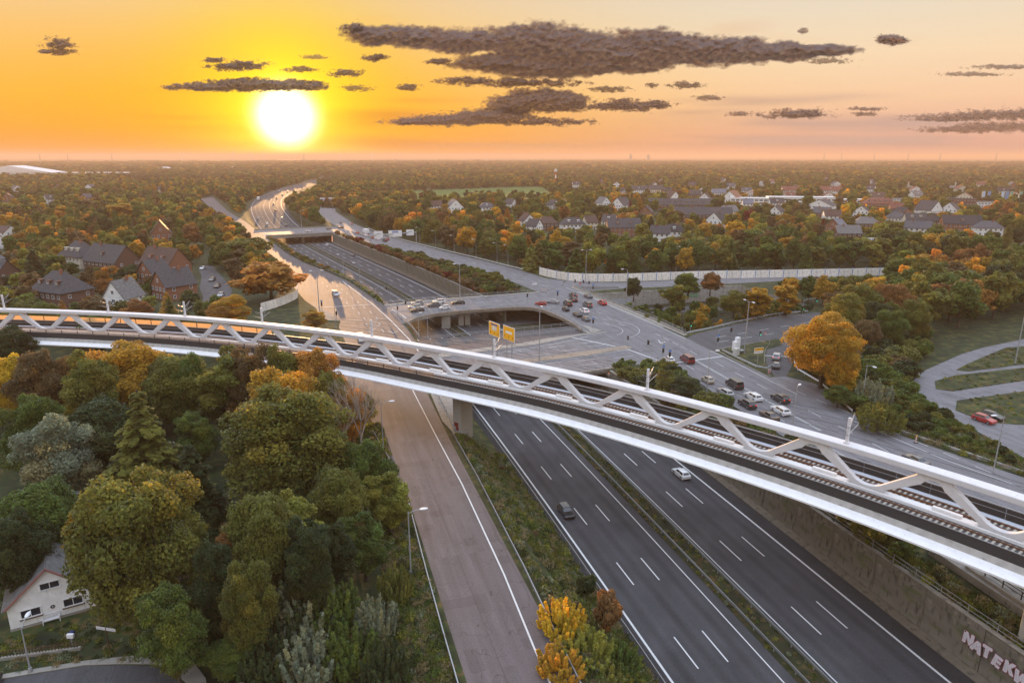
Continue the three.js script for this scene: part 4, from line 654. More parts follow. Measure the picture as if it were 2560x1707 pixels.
// white house in the left foreground
{
  const c = hp(85.4, -32.6), t = house({ pos: c, rot: 0.54, w: 8.4, d: 10, eave: 3.1, ridge: 6.8, wall: 'white', tiles: 'grey', win: 0, chimney: false, label: 'small white house with gable front and grey roof in the left foreground' });
  const hd = 5; addWindow(t, 0.1, 4.55, hd + 0.03, 0, 1.9, 0.85); for (const x of [-2.1, 2.0]) { const f = addWindow(t, x, 1.75, hd + 0.03, 0, 1.9, 1.0); part('sill', box(2.2, 0.1, 0.3, x * 0, -0.6, 0.08), woodDark, f); }
  part('plinth', box(8.5, 0.35, 0.12, 0, 0.12, hd + 0.03), concrete, t); part('vent', new THREE.TorusGeometry(0.17, 0.07, 6, 14).translate(0, 1.75, hd + 0.05), darkMetal, t); part('bargeboard', merge([-1, 1].map((k) => new THREE.BoxGeometry(5.9, 0.24, 0.1).rotateZ(-k * Math.atan2(3.7, 4.2)).translate(k * 2.15, 4.92, hd + 0.44))), std({ color: lum(0.3, 0.14, 0.12) }), t);
  part('chimney', box(0.8, 1.2, 0.7, 0.5, 7, -3.5), wallM.white, t);
  const b = thing('bench', 'white slatted garden bench against the small white house', 'bench', undefined, hp(80.2, -31.6)); b.rotation.y = 0.54;
  for (let k = 0; k < 4; k++) part('seat_slat', box(1.7, 0.04, 0.1, 0, 0.46, -0.1 + k * 0.13), frameWhite, b); for (let k = 0; k < 9; k++) part('back_slat', box(0.07, 0.45, 0.04, -0.72 + k * 0.18, 0.75, -0.2), frameWhite, b); part('top_rail', box(1.7, 0.09, 0.06, 0, 1.0, -0.2), frameWhite, b); for (const x of [-0.82, 0.82]) for (const z of [-0.2, 0.32]) part('leg', box(0.08, z < 0 ? 1.05 : 0.65, 0.08, x, z < 0 ? 0.52 : 0.32, z), frameWhite, b); for (const x of [-0.82, 0.82]) part('armrest', box(0.09, 0.06, 0.6, x, 0.66, 0.06), frameWhite, b);
  const a = thing('aerial', 'old television aerial behind the roof of the small white house', 'aerial', undefined, hp(92.5, -31.4).setY(6.6)); part('pole', cyl(0.04, 0.04, 4.4, 0, -0.6, 0, 6), galvDull, a); for (const [y, n, L] of [[3.6, 6, 1.6], [2.4, 4, 1.1], [1.6, 5, 2.4]]) { part('boom', box(L * 1.2, 0.04, 0.04, 0, y, 0), galvDull, a); for (let k = 0; k < n; k++) part('element', box(0.025, 0.025, L * 0.8, -L * 0.5 + k * L / (n - 1), y, 0), galvDull, a); }
  const f = thing('fence', 'dark picket fence on a low wall in front of the small white house', 'fence'); part('base_wall', sweepGeo([[-0.15, 0], [0.15, 0], [0.15, 0.35], [-0.15, 0.35]], [[74.9, -46], [74.6, -35], [74, -27]].map(([s, n]) => W(s, n, 0))), concreteDark, f); const fp = [[74.9, -46], [74.6, -35], [74, -27]].map(([s, n]) => W(s, n, 0.35)); for (let k = 0; k < 60; k++) { const q = k < 34 ? fp[0].clone().lerp(fp[1], k / 34) : fp[1].clone().lerp(fp[2], (k - 34) / 26), m = part('picket', box(0.06, 0.8, 0.05, 0, 0.4, 0), woodDark, f); m.position.copy(q); } part('rail', sweepGeo([[-0.03, 0.55], [0.03, 0.55], [0.03, 0.62], [-0.03, 0.62]], fp), woodDark, f);
  const fb = thing('fence', 'tall dark board fence behind the small white house', 'fence'); for (let k = 0; k < 26; k++) { const p = hp(94.4, -49 + k * 0.42), m = part('board', box(0.4, 1.9, 0.05, 0, 0.95, 0), woodDark, fb); m.position.copy(p); m.rotation.y = fR; }
  const g = thing('gate', 'grey wire mesh gate between bushes beside the cul-de-sac', 'gate'); const gp = [[72.2, -17.4], [69.4, -14.2], [67.6, -11.6]].map(([s, n]) => W(s, n, 0)); for (const p of gp) part('post', cyl(0.06, 0.06, 1.9, p.x, 0, p.z, 8), galv, g); for (let k = 0; k < 2; k++) { for (const y of [0.15, 1.0, 1.8]) part('frame_rail', bar(gp[k].clone().setY(y), gp[k + 1].clone().setY(y), 0.035), galv, g); const wires = []; for (let j = 1; j < 26; j++) { const p = gp[k].clone().lerp(gp[k + 1], j / 26); wires.push(box(0.02, 1.65, 0.02, p.x, 0.98, p.z)); } const m = part('mesh', merge(wires), galv, g); m.userData.kind = 'stuff'; }
  const sg = thing('street_sign', 'two white street name plates on a brown post at the cul-de-sac', 'sign', undefined, hp(72.4, -23.8)); sg.rotation.y = fR + 0.1; part('post', cyl(0.06, 0.06, 3.2, 0, 0, 0, 8), woodDark, sg); const plate = (x, txt) => { part('plate', new RoundedBoxGeometry(1.15, 0.36, 0.05, 2, 0.02).translate(x, 3.1, 0), frameWhite, sg); part('lettering', new THREE.PlaneGeometry(1.08, 0.3).translate(x, 3.1, 0.032), std({ map: textPrint(256, 72, (c2) => { c2.fillStyle = '#e9e9ec'; c2.fillRect(0, 0, 256, 72); c2.strokeStyle = '#1a1a22'; c2.lineWidth = 5; c2.strokeRect(5, 5, 246, 62); c2.fillStyle = '#5a606e'; for (let k = 0; k < txt; k++) c2.fillRect(28 + k * 200 / txt, 26, 130 / txt, 22); }) }), sg); }; plate(-0.62, 6); plate(0.62, 9);
  const lb = thing('letterbox', 'white letterbox with dark blue bin beside the picket fence', 'letterbox', undefined, hp(75.2, -28.2)); part('post', box(0.08, 0.9, 0.08, 0, 0.45, 0), galvDull, lb); part('box', new RoundedBoxGeometry(0.75, 0.5, 0.3, 2, 0.04).translate(0, 1.1, 0), frameWhite, lb); part('bin', new RoundedBoxGeometry(0.5, 0.9, 0.5, 2, 0.06).translate(-0.5, 0.5, -0.9), std({ color: lum(0.02, 0.03, 0.12) }), lb);
}
// far halls, towers and masts
const farBuild = (name, label, cat, px, py, w, h, d, mat, extra) => { const p = U(px, py), t = thing(name, label, cat, undefined, p); part('wall', box(w, h, d, 0, h / 2, 0), mat, t); if (extra) extra(t); HOUSES.push([p.x, p.z, w / 2]); return t; };
farBuild('hall', 'large white exhibition hall with shallow pitched roof far left', 'building', 45, 443, 210, 13, 60, wallM.white, (t) => { const s = new THREE.Shape(); s.moveTo(-105, 0); s.lineTo(105, 0); s.lineTo(0, 16); s.closePath(); part('roof', new THREE.ExtrudeGeometry(s, { depth: 62, bevelEnabled: false }).translate(0, 13, -31), deckWhite, t); });
farBuild('hall', 'long low white hall behind the trees far left', 'building', 230, 440, 220, 10, 40, wallM.white); farBuild('hall', 'pale domed hall in the haze left of the sun', 'building', 414, 428, 50, 6, 40, wallM.white, (t) => part('dome', new THREE.SphereGeometry(26, 20, 10, 0, 7, 0, 1.57).scale(1, 0.35, 0.8).translate(0, 6, 0), deckWhite, t));
farBuild('hall', 'flat pale warehouse below the sun', 'building', 540, 435, 70, 8, 30, wallM.cream); farBuild('hall', 'flat warehouse with a row of windows right below the sun', 'building', 592, 424, 70, 12, 30, wallM.cream);
for (const [px, h, label] of [[1576, 62, 'tall grey tower block far away on the horizon'], [1620, 58, 'second grey tower block right of the tall one on the horizon']]) farBuild('tower_block', label, 'tower', px, 406, 24, h, 24, wallM.grey, (t) => part('roof', box(12, 8, 12, 0, h + 4, 0), wallM.grey, t));
farBuild('hall', 'long white roofed greenhouse far away on the right', 'building', 1990, 425, 260, 7, 40, wallM.white); farBuild('hall', 'white roofed hall far away left of the long greenhouse', 'building', 1845, 421, 180, 7, 40, wallM.white); farBuild('hall', 'row of pale blocks below the grey towers', 'building', 1545, 411, 120, 14, 40, wallM.cream);
{ const p = U(1389, 470), t = thing('radio_mast', 'red and white banded lattice radio mast behind the meadow', 'mast', undefined, p), red = std({ color: lum(0.55, 0.05, 0.03) }); for (let k = 0; k < 6; k++) part('segment', cyl(1.5 - k * 0.12, 1.4 - k * 0.12, 5.4, 0, k * 5.4, 0, 8), k % 2 ? frameWhite : red, t); part('antenna_ring', cyl(2.4, 2.4, 3.5, 0, 27, 0, 10), frameWhite, t); part('spike', cyl(0.3, 0.1, 9, 0, 32, 0, 6), red, t); }
const far5 = (px, dist) => { const d = ray(px, 405), k = dist / Math.hypot(d.x, d.z); return new V3(d.x * k, 0, d.z * k); };
[584, 627, 660, 455, 930, 985, 1000, 1215, 850].forEach((px, i) => { const t = thing('wind_turbine', `tiny distant wind turbine on the horizon ${['left of the sun', 'under the sun', 'right under the sun', 'far left of the sun', 'right of the sun', 'in the pair right of the sun', 'second of the pair right of the sun', 'in the middle of the horizon', 'just right of the sun glow'][i]}`, 'wind turbine', 'wind turbines on the horizon', far5(px, 5200)), h = i < 3 ? 76 : 68; part('tower', cyl(1.7, 1.0, h, 0, 0, 0, 8), frameWhite, t); const hub = part('rotor', merge([0, 1, 2].map((b) => box(1.6, 14, 0.6, 0, 7, 0).rotateZ(b * 2.094 + i))), frameWhite, t); hub.position.set(0, h, 2); });
[2060, 2104, 2185, 2270, 2350, 2490, 100, 170, 280, 760].forEach((px, i) => { const t = thing('pylon', `tiny distant lattice pylon on the horizon, number ${['one', 'two', 'three', 'four', 'five', 'six', 'seven', 'eight', 'nine', 'ten'][i]}`, 'pylon', 'pylons on the horizon', far5(px, 5000)); part('tower', cyl(4, 0.8, 72, 0, 0, 0, 4), galvDull, t); part('crossarm', box(16, 1, 1, 0, 60, 0), galvDull, t); });
// more houses of the far suburb, seen as small white walls and roofs
{
  const r = rng(4141), cols = ['dark', 'brown', 'red', 'slate', 'black', 'grey'], walls = ['white', 'white', 'cream', 'white', 'brick'], names = { dark: 'dark', brown: 'brown', red: 'red', slate: 'slate', black: 'black', grey: 'grey' };
  const rows = [[470, 1440, 2540, 88], [484, 1560, 2540, 96], [499, 1880, 2540, 110], [545, 1820, 2300, 118], [458, 1500, 2540, 130], [478, 40, 420, 95], [505, 20, 330, 110]]; const tally = {};
  for (const [py, a, b, st] of rows) for (let px = a; px < b; px += st * (0.8 + 0.4 * r())) {
    const p = U(px, py + (r() - 0.5) * 8).setY(0); if (HOUSES.some((h) => (h[0] - p.x) ** 2 + (h[1] - p.z) ** 2 < (h[2] + 13) ** 2)) continue;
    const tl = cols[Math.floor(r() * 6)], wl = walls[Math.floor(r() * 5)], gb = r() < 0.55, key = tl + wl, ordn = ['first', 'second', 'third', 'fourth', 'fifth', 'sixth', 'seventh', 'eighth'][(tally[key] = (tally[key] ?? -1) + 1) % 8];
    house({ pos: p, rot: Math.atan2(-p.x, -p.z) * 0.5 + (r() - 0.5) * 1.6, w: 10 + 6 * r(), d: 10, eave: 5.4, ridge: 10, roof: gb ? 'gable' : 'side', wall: wl, tiles: tl, win: 2, dormer: gb ? 0 : 1, label: `${ordn} small ${wl} house with ${names[tl]} roof in the ${px < 500 ? 'left' : 'right'} distance, row ${rows.findIndex((q) => q[0] === py) < 5 ? 'of the suburb' : 'among the trees'} at picture height ${Math.round(py / 17.07)} percent`.split(' ').slice(0, 11).join(' '), group: 'small houses in the distance' });
  }
}
// ---------------------------------------------------------------- trees and bushes
const leafMats = {}; const LEAF = { green: [0.07, 0.104, 0.021], dark: [0.036, 0.052, 0.017], olive: [0.108, 0.116, 0.024], lime: [0.17, 0.18, 0.032], gold: [0.3, 0.19, 0.022], orange: [0.28, 0.15, 0.028], rust: [0.165, 0.09, 0.03], brown: [0.11, 0.08, 0.034], silver: [0.15, 0.175, 0.115], spruce: [0.06, 0.06, 0.028], crimson: [0.12, 0.012, 0.016], yellow: [0.38, 0.27, 0.022] };
for (const k in LEAF) leafMats[k] = phys({ color: lum(...LEAF[k].map((x) => x * 1.5)), vertexColors: true, roughness: 1, transmission: 0.5, thickness: 0, specularIntensity: 0.25 });
const bark = std({ color: lum(0.075, 0.058, 0.045), roughness: 0.95 }), barkPale = std({ color: lum(0.36, 0.3, 0.24), roughness: 0.9 });
class Leaves {   // many small leaf-spray faces with their own tint
  constructor(seed) { this.p = []; this.n = []; this.c = []; this.i = []; this.r = rng(seed); }
  add(x, y, z, nx, ny, nz, size, tint, out, stretch = 1) {
    const r = this.r, n = new V3(nx, ny, nz).normalize(), a = new V3(r() - 0.5, r() - 0.5, r() - 0.5).cross(n).normalize(), b = n.clone().cross(a), k = this.p.length / 3, w = size * (0.75 + 0.5 * r()), h = w * (0.7 + 0.5 * r()) * stretch, bend = 0.25 * w;
    const sn = n.clone().lerp(out, 0.35).normalize();
    for (const [u, v, q] of [[-1, -0.2, 0], [0.1, -1, bend], [1, 0.15, 0], [-0.1, 1, -bend]]) { this.p.push(x + (a.x * u * w + b.x * v * h) * 0.5 + n.x * q, y + (a.y * u * w + b.y * v * h) * 0.5 + n.y * q, z + (a.z * u * w + b.z * v * h) * 0.5 + n.z * q); this.n.push(sn.x, sn.y, sn.z); this.c.push(...tint); }
    this.i.push(k, k + 1, k + 2, k, k + 2, k + 3);
  }
  geo() { const g = new THREE.BufferGeometry(); g.setAttribute('position', new THREE.Float32BufferAttribute(this.p, 3)); g.setAttribute('normal', new THREE.Float32BufferAttribute(this.n, 3)); g.setAttribute('color', new THREE.Float32BufferAttribute(this.c, 3)); g.setIndex(this.i); return g; }
}
const sph = (r) => { const z = r() * 2 - 1, a = r() * 6.2832, s = Math.sqrt(1 - z * z); return new V3(s * Math.cos(a), z, s * Math.sin(a)); };
// crown of lobes; unit size: radius 5, height 13 m
function crownGeo(seed, { n = 7000, size = 0.42, lobes = 22, rx = 5, base = 2.2, top = 13, spread = 1, warm = 0.35, shape = 'round', subs = 9 }) {
  const L = new Leaves(seed), r = rng(seed * 7 + 3), cy = (base + top) / 2, ry = (top - base) / 2, LB = [];
  for (let i = 0; i < lobes; i++) {
    const d = sph(r), k = 0.42 + 0.48 * r(), t = d.y * k; let wide = 1;
    if (shape === 'oval') wide = 0.95 - 0.2 * Math.max(0, t); if (shape === 'round') wide = 1 - 0.25 * Math.max(0, -t) - 0.12 * Math.max(0, t); if (shape === 'bush') wide = 1;
    const rr = rx * (0.4 - 0.2 * k + 0.14 * r()) * (shape === 'oval' ? 0.85 : 1);
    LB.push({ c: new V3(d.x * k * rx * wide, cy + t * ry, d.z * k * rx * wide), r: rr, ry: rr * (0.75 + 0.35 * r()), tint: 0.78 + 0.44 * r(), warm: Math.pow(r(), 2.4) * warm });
  }
  LB.push({ c: new V3(0, cy, 0), r: rx * 0.55, ry: ry * 0.62, tint: 0.9, warm: 0 });
  const SUB = []; for (const b of LB) { const m = shape === 'bush' ? 5 : subs; for (let i = 0; i < m; i++) { const d = sph(r); if (d.y < -0.45) d.y *= -0.6; const q = b.r * (0.3 + 0.22 * r()); SUB.push({ b, c: new V3(b.c.x + d.x * b.r * 0.82, b.c.y + d.y * b.ry * 0.82, b.c.z + d.z * b.r * 0.82), r: q, tint: b.tint * (0.82 + 0.36 * r()), warm: b.warm + 0.2 * warm * (r() - 0.3) }); } SUB.push({ b, c: b.c.clone(), r: b.r * 0.8, tint: b.tint * 0.9, warm: b.warm }); }
  const tot = SUB.reduce((a, b) => a + b.r * b.r, 0); let made = 0, guard = 0;
  while (made < n && guard++ < n * 4) {
    let q = r() * tot, k = 0; while (q > SUB[k].r ** 2 && k < SUB.length - 1) q -= SUB[k++].r ** 2;
    const u = SUB[k], b = u.b, d = sph(r); if (d.y < -0.2 && r() < 0.6) continue;
    const f = 0.55 + 0.55 * Math.sqrt(r()) + 0.3 * noise(d.x * 3 + k, d.y * 3, d.z * 3), x = u.c.x + d.x * u.r * f, y = u.c.y + d.y * u.r * f * 0.92, z = u.c.z + d.z * u.r * f;
    let inside = false; for (const o of LB) { const e = ((x - o.c.x) ** 2 + (z - o.c.z) ** 2) / (o.r * o.r) + ((y - o.c.y) ** 2) / (o.ry * o.ry); if (e < 0.4) { inside = true; break; } }
    if (inside && r() < 0.88) continue;
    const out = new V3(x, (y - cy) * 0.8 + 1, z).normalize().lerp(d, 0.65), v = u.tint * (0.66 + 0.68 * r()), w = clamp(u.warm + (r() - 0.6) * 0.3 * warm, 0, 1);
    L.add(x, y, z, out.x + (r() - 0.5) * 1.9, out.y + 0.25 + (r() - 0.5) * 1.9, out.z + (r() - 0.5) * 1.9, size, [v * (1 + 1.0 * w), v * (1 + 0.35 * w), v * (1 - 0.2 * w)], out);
    made++;
  }
  return { geo: L.geo(), LB };
}
function trunkGeo(LB, { h = 13, r0 = 0.32, fork = 3.2, n = 9 }) {
  const g = [new THREE.CylinderGeometry(r0 * 0.55, r0 * 1.15, fork + 0.5, 8).translate(0, fork / 2 - 0.2, 0)], o = new V3(0, fork, 0);
  for (const b of LB.slice(0, n)) { const m = o.clone().lerp(b.c, 0.5).add(new V3(0, 0.3, 0)); for (const [p, q, r1, r2] of [[o, m, r0 * 0.5, r0 * 0.34], [m, b.c, r0 * 0.34, r0 * 0.12]]) { const d = q.clone().sub(p), c = new THREE.CylinderGeometry(r2, r1, d.length(), 5); c.applyQuaternion(new THREE.Quaternion().setFromUnitVectors(new V3(0, 1, 0), d.clone().normalize())); g.push(c.translate((p.x + q.x) / 2, (p.y + q.y) / 2, (p.z + q.z) / 2)); } }
  return merge(g);
}
function spruceGeo(seed, { n = 5200, h = 13, rad = 3.6, size = 0.42, ragged = 0.3 }) {
  const L = new Leaves(seed), r = rng(seed), tiers = 17;
  for (let t = 0; t < tiers; t++) { const f = t / tiers, y = 1.1 + f * (h - 1.3), R0 = rad * Math.pow(1 - f, 0.85) * (1 - ragged * 0.5 + ragged * r()), br = Math.round(5 + 8 * (1 - f));
    for (let k = 0; k < br; k++) { const a = (k / br) * 6.283 + r() * 0.7, Rb = R0 * (0.75 + 0.5 * r()), m = Math.max(6, Math.round(n / tiers / br * (1.5 - f))), tn = 0.75 + 0.5 * r(); for (let j = 0; j < m; j++) { const q = Math.sqrt(r()), rr = Rb * q, side = (r() - 0.5) * 0.5 * Rb * (1.1 - q * 0.5), x = Math.cos(a) * rr - Math.sin(a) * side, z = Math.sin(a) * rr + Math.cos(a) * side, yy = y - 0.32 * rr * (0.6 + 0.6 * q) + (r() - 0.5) * 0.24, out = new V3(x, 1.2, z).normalize(), v = tn * (0.65 + 0.6 * r()), w = r() * 0.35; L.add(x, yy, z, out.x * 0.7 + (r() - 0.5), 0.9, out.z * 0.7 + (r() - 0.5), size * 0.8, [v * (1 + w), v * (1 + w * 0.4), v], out, 1.5); } } }
  return L.geo();
}
function shootGeo(seed, { n = 5200, shoots = 60, rad = 2.6, h = 4.2, size = 0.2 }) {   // upright leafy shoots
  const L = new Leaves(seed), r = rng(seed); for (let k = 0; k < shoots; k++) { const a = r() * 6.283, q = Math.sqrt(r()), bx = Math.cos(a) * rad * q * 0.7, bz = Math.sin(a) * rad * q * 0.7, H = h * (1.05 - 0.5 * q) * (0.75 + 0.4 * r()), lean = 0.3 * q + 0.12 * r(), tn = 0.75 + 0.5 * r(), w0 = Math.pow(r(), 2) * 0.5; const m = Math.round(n / shoots); for (let j = 0; j < m; j++) { const f = 0.12 + 0.88 * Math.sqrt(r()), rr = 0.28 * (1.15 - f) + 0.04, aa = r() * 6.283, x = bx + Math.cos(a) * lean * H * f + Math.cos(aa) * rr, z = bz + Math.sin(a) * lean * H * f + Math.sin(aa) * rr, out = new V3(Math.cos(aa), 0.8, Math.sin(aa)).normalize(), v = tn * (0.7 + 0.6 * r()); L.add(x, H * f, z, out.x, out.y, out.z, size, [v * (1 + w0), v * (1 + w0 * 0.4), v * (1 - w0 * 0.2)], out, 1.6); } } return L.geo();
}
function bareGeo(seed) { // leafless branching crown
  const r = rng(seed), g = []; const grow = (p, d, len, rad, lvl) => { const q = p.clone().addScaledVector(d, len), c = new THREE.CylinderGeometry(rad * 0.62, rad, len, lvl > 2 ? 3 : 5); c.applyQuaternion(new THREE.Quaternion().setFromUnitVectors(new V3(0, 1, 0), d)); g.push(c.translate((p.x + q.x) / 2, (p.y + q.y) / 2, (p.z + q.z) / 2)); if (lvl > 4) return; const k = lvl === 0 ? 5 : 3; for (let i = 0; i < k; i++) { const nd = d.clone().add(sph(r).multiplyScalar(0.62)).add(new V3(0, 0.18, 0)).normalize(); grow(q.clone().addScaledVector(d, -len * 0.25 * r()), nd, len * (0.62 + 0.2 * r()), rad * 0.6, lvl + 1); } }; grow(new V3(0, 0, 0), new V3(0.04, 1, 0).normalize(), 3.6, 0.17, 0); return merge(g);
}
const PROTO = { near: [], mid: [], low: [], oval: {}, spruce: {} };
const mk = (seed, o, tr) => { const c = crownGeo(seed, o); return { crown: c.geo, trunk: trunkGeo(c.LB, tr ?? {}), h: o.top ?? 13, r: o.rx ?? 5 }; };
for (let k = 0; k < 5; k++) PROTO.near.push(mk(11 + k, { n: 36000, size: 0.21, lobes: 30 + k * 5, base: 1.4 + k * 0.2, warm: [0.8, 0.45, 1.0, 0.65, 0.3][k] }));  // warm lobe tint: autumn colour, raised to put gold light into the crowns
PROTO.nearOval = [mk(31, { n: 22000, size: 0.2, lobes: 26, rx: 3.4, base: 0.8, top: 13, shape: 'oval', warm: 0.5 }), mk(32, { n: 22000, size: 0.2, lobes: 30, rx: 3.2, base: 0.8, top: 13, shape: 'oval', warm: 0.3 })];
for (let k = 0; k < 5; k++) PROTO.mid.push(mk(51 + k, { n: 4200, size: 0.62, lobes: 17 + k * 3, base: 1.4, warm: [0.5, 0.2, 0.7, 0.35, 0.1][k] }, { n: 4 }));
PROTO.midOval = [mk(61, { n: 1900, size: 0.72, lobes: 18, rx: 3, base: 0.6, top: 13, shape: 'oval', warm: 0.4 }, { n: 3 }), mk(62, { n: 1700, size: 0.66, lobes: 20, rx: 1.9, base: 0.4, top: 13, shape: 'oval', warm: 0.3 }, { n: 2 })];
PROTO.nearSpruce = [1, 2].map((k) => ({ crown: spruceGeo(70 + k, { n: 13000, size: 0.3, ragged: 0.7 }), trunk: new THREE.CylinderGeometry(0.05, 0.3, 12.6, 7).translate(0, 6.2, 0), h: 13, r: 3.6 }));
PROTO.midSpruce = [{ crown: spruceGeo(75, { n: 1700, size: 0.8 }), trunk: new THREE.CylinderGeometry(0.05, 0.3, 12.6, 5).translate(0, 6.2, 0), h: 13, r: 3.6 }];
PROTO.shoot = [1, 2].map((k) => ({ crown: shootGeo(80 + k, { n: 6500, shoots: 64 + k * 12 }), trunk: merge([cyl(0.12, 0.05, 1.6, 0, 0, 0, 5), cyl(0.1, 0.04, 1.4, 0.4, 0, 0.2, 5), cyl(0.1, 0.04, 1.4, -0.4, 0, -0.3, 5)]), h: 4.2, r: 2.6 }));
PROTO.bush = [1, 2].map((k) => mk(90 + k, { n: 3400, size: 0.26, lobes: 14, rx: 2, base: 0.1, top: 2.6, shape: 'bush', warm: 0.4 }, { h: 2.6, r0: 0.08, fork: 0.4, n: 4 }));
PROTO.bare = [{ crown: bareGeo(5), trunk: null, h: 11.5, r: 4.5 }, { crown: bareGeo(9), trunk: null, h: 11.5, r: 4.5 }];
for (let k = 0; k < 3; k++) PROTO.low.push(crownGeo(131 + k, { n: 620, size: 1.5, lobes: 9, subs: 4, base: 0.4, warm: 0.4 }).geo);

const TREES = [];   // candidates: everything that grows
const addTree = (x, z, h, r, kind, color, zone, y = 0) => { const [s, n] = SN(x, z), far = { 'right grove': [165, 195], 'near wall strip': [92, 120], 'right thicket': [134, 146], 'car park verge': [94, 108], 'far wall bank': [310, 380], 'foreground wood': [85, 118], 'embankment herbs': [82, 100], 'left gardens': [280, 400] }[zone]; TREES.push({ x, z, y, h, r, kind, color, zone: far ? (s < far[0] ? 'near part of the ' : s < far[1] ? 'middle of the ' : 'far part of the ') + zone : zone }); };
// a tree of which the photograph shows the top at (px, py) and a crown w pixels wide
function seenTree(px, py, h, w, kind, color, label, y = 0) { const k = 2560 / 2352; if (px < 960 && py > 760 && h >= 8) h *= 1.4; if (px > 1880 && h > 10) h *= 1.35; const p = U(px * k, py * k, h + y), r = (w * k) / 2 / pxPerM(p); TREES.push({ x: p.x, z: p.z, y, h, r, kind, color, label, fixed: true }); }
// foreground, left
seenTree(306, 1062, 15, 275, 'round', 'olive', 'biggest olive maple beside the small white house'); seenTree(650, 892, 14.5, 300, 'round', 'olive', 'large bronze green maple in the middle of the left wood'); seenTree(640, 850, 14, 190, 'round', 'gold', 'amber topped maple just behind the large bronze maple');
seenTree(310, 882, 15, 215, 'spruce', 'olive', 'brownish spruce standing in the middle of the left wood'); seenTree(505, 764, 15.5, 160, 'oval', 'olive', 'tall olive tree overlapping the bridge fascia'); seenTree(575, 792, 14, 130, 'round', 'brown', 'brown tree right of the tall olive tree'); seenTree(640, 800, 13.5, 110, 'round', 'olive', 'olive tree under the bridge beside the brown tree'); seenTree(715, 798, 13, 150, 'round', 'orange', 'bright orange tree under the bridge edge'); seenTree(760, 850, 11, 90, 'round', 'olive', 'small olive tree right of the bright orange tree');
seenTree(280, 785, 13, 210, 'round', 'gold', 'wide golden topped tree under the left part of the bridge'); seenTree(190, 815, 13, 130, 'round', 'olive', 'olive tree left of the wide golden tree'); seenTree(85, 800, 13, 120, 'round', 'brown', 'brown tree near the left edge under the bridge'); seenTree(15, 812, 12, 110, 'round', 'yellow', 'yellow tree cut by the left edge'); seenTree(400, 800, 13, 140, 'round', 'olive', 'olive tree between the golden tree and the tall olive tree'); seenTree(430, 820, 12, 100, 'round', 'green', 'green tree behind the brownish spruce');
seenTree(110, 960, 12, 180, 'round', 'silver', 'grey green willow left of the brownish spruce'); seenTree(215, 905, 12, 170, 'round', 'dark', 'dark tree behind the grey green willow'); seenTree(60, 905, 12, 130, 'round', 'green', 'green tree above the grey green willow'); seenTree(430, 1010, 10, 170, 'spruce', 'dark', 'dark spruce right of the brownish spruce');
seenTree(820, 846, 12.5, 150, 'bare', 'bare', 'tall bare pale tree leaning over the left street'); seenTree(768, 880, 11, 120, 'bare', 'bare', 'bare pale tree left of the leaning one'); seenTree(800, 880, 9, 110, 'round', 'orange', 'thin orange tree among the bare branches');
seenTree(830, 1010, 9, 150, 'round', 'green', 'green tree beside the curved guard rail'); seenTree(890, 1060, 8, 120, 'oval', 'lime', 'yellow green tree touching the left street'); seenTree(770, 1060, 10, 130, 'round', 'olive', 'olive tree left of the curved guard rail');
seenTree(590, 1110, 12.5, 175, 'round', 'olive', 'tall olive tree right of the biggest maple'); seenTree(660, 1095, 11.5, 130, 'oval', 'lime', 'pale green tree below the large bronze maple'); seenTree(530, 1150, 11, 110, 'oval', 'rust', 'bronze tree between the two olive maples'); seenTree(740, 1150, 10, 140, 'oval', 'dark', 'dark tree above the willow thicket'); seenTree(690, 1200, 10, 130, 'round', 'dark', 'dark green tree in the lower middle of the wood'); seenTree(830, 1150, 8, 120, 'oval', 'green', 'green tree beside the lamp on the left street');
seenTree(60, 1100, 10, 160, 'round', 'green', 'green tree at the left edge above the house'); seenTree(20, 1180, 9, 130, 'round', 'dark', 'dark green tree cut by the left edge above the house'); seenTree(120, 1140, 8, 80, 'round', 'green', 'green tree behind the television aerial');
seenTree(690, 1340, 7, 150, 'shoot', 'silver', 'silvery willow thicket in the lower middle'); seenTree(640, 1390, 6.5, 120, 'shoot', 'dark', 'dark willow shoots at the bottom of the wood'); seenTree(760, 1330, 7, 130, 'shoot', 'green', 'green willow shoots beside the street verge'); seenTree(860, 1370, 5.5, 95, 'shoot', 'silver', 'pale silver willow next to the guard rail'); seenTree(905, 1300, 5, 80, 'shoot', 'olive', 'small olive willow next to the guard rail'); seenTree(800, 1440, 5.5, 120, 'shoot', 'green', 'green willow at the bottom edge'); seenTree(880, 1480, 5, 110, 'shoot', 'dark', 'dark shrub at the bottom edge by the street'); seenTree(700, 1460, 5.5, 130, 'shoot', 'silver', 'silver willow at the bottom edge'); seenTree(530, 1455, 5, 120, 'round', 'green', 'round green shrub behind the wire gate'); seenTree(600, 1490, 5, 110, 'shoot', 'dark', 'dark shoots beside the cul-de-sac');
seenTree(480, 1250, 9.5, 130, 'round', 'dark', 'dark tree right of the biggest maple'); seenTree(560, 1290, 9, 120, 'round', 'olive', 'olive tree above the wire gate'); seenTree(380, 1360, 8, 150, 'round', 'green', 'green tree in front of the biggest maple'); seenTree(460, 1380, 7, 110, 'round', 'dark', 'dark tree left of the wire gate');
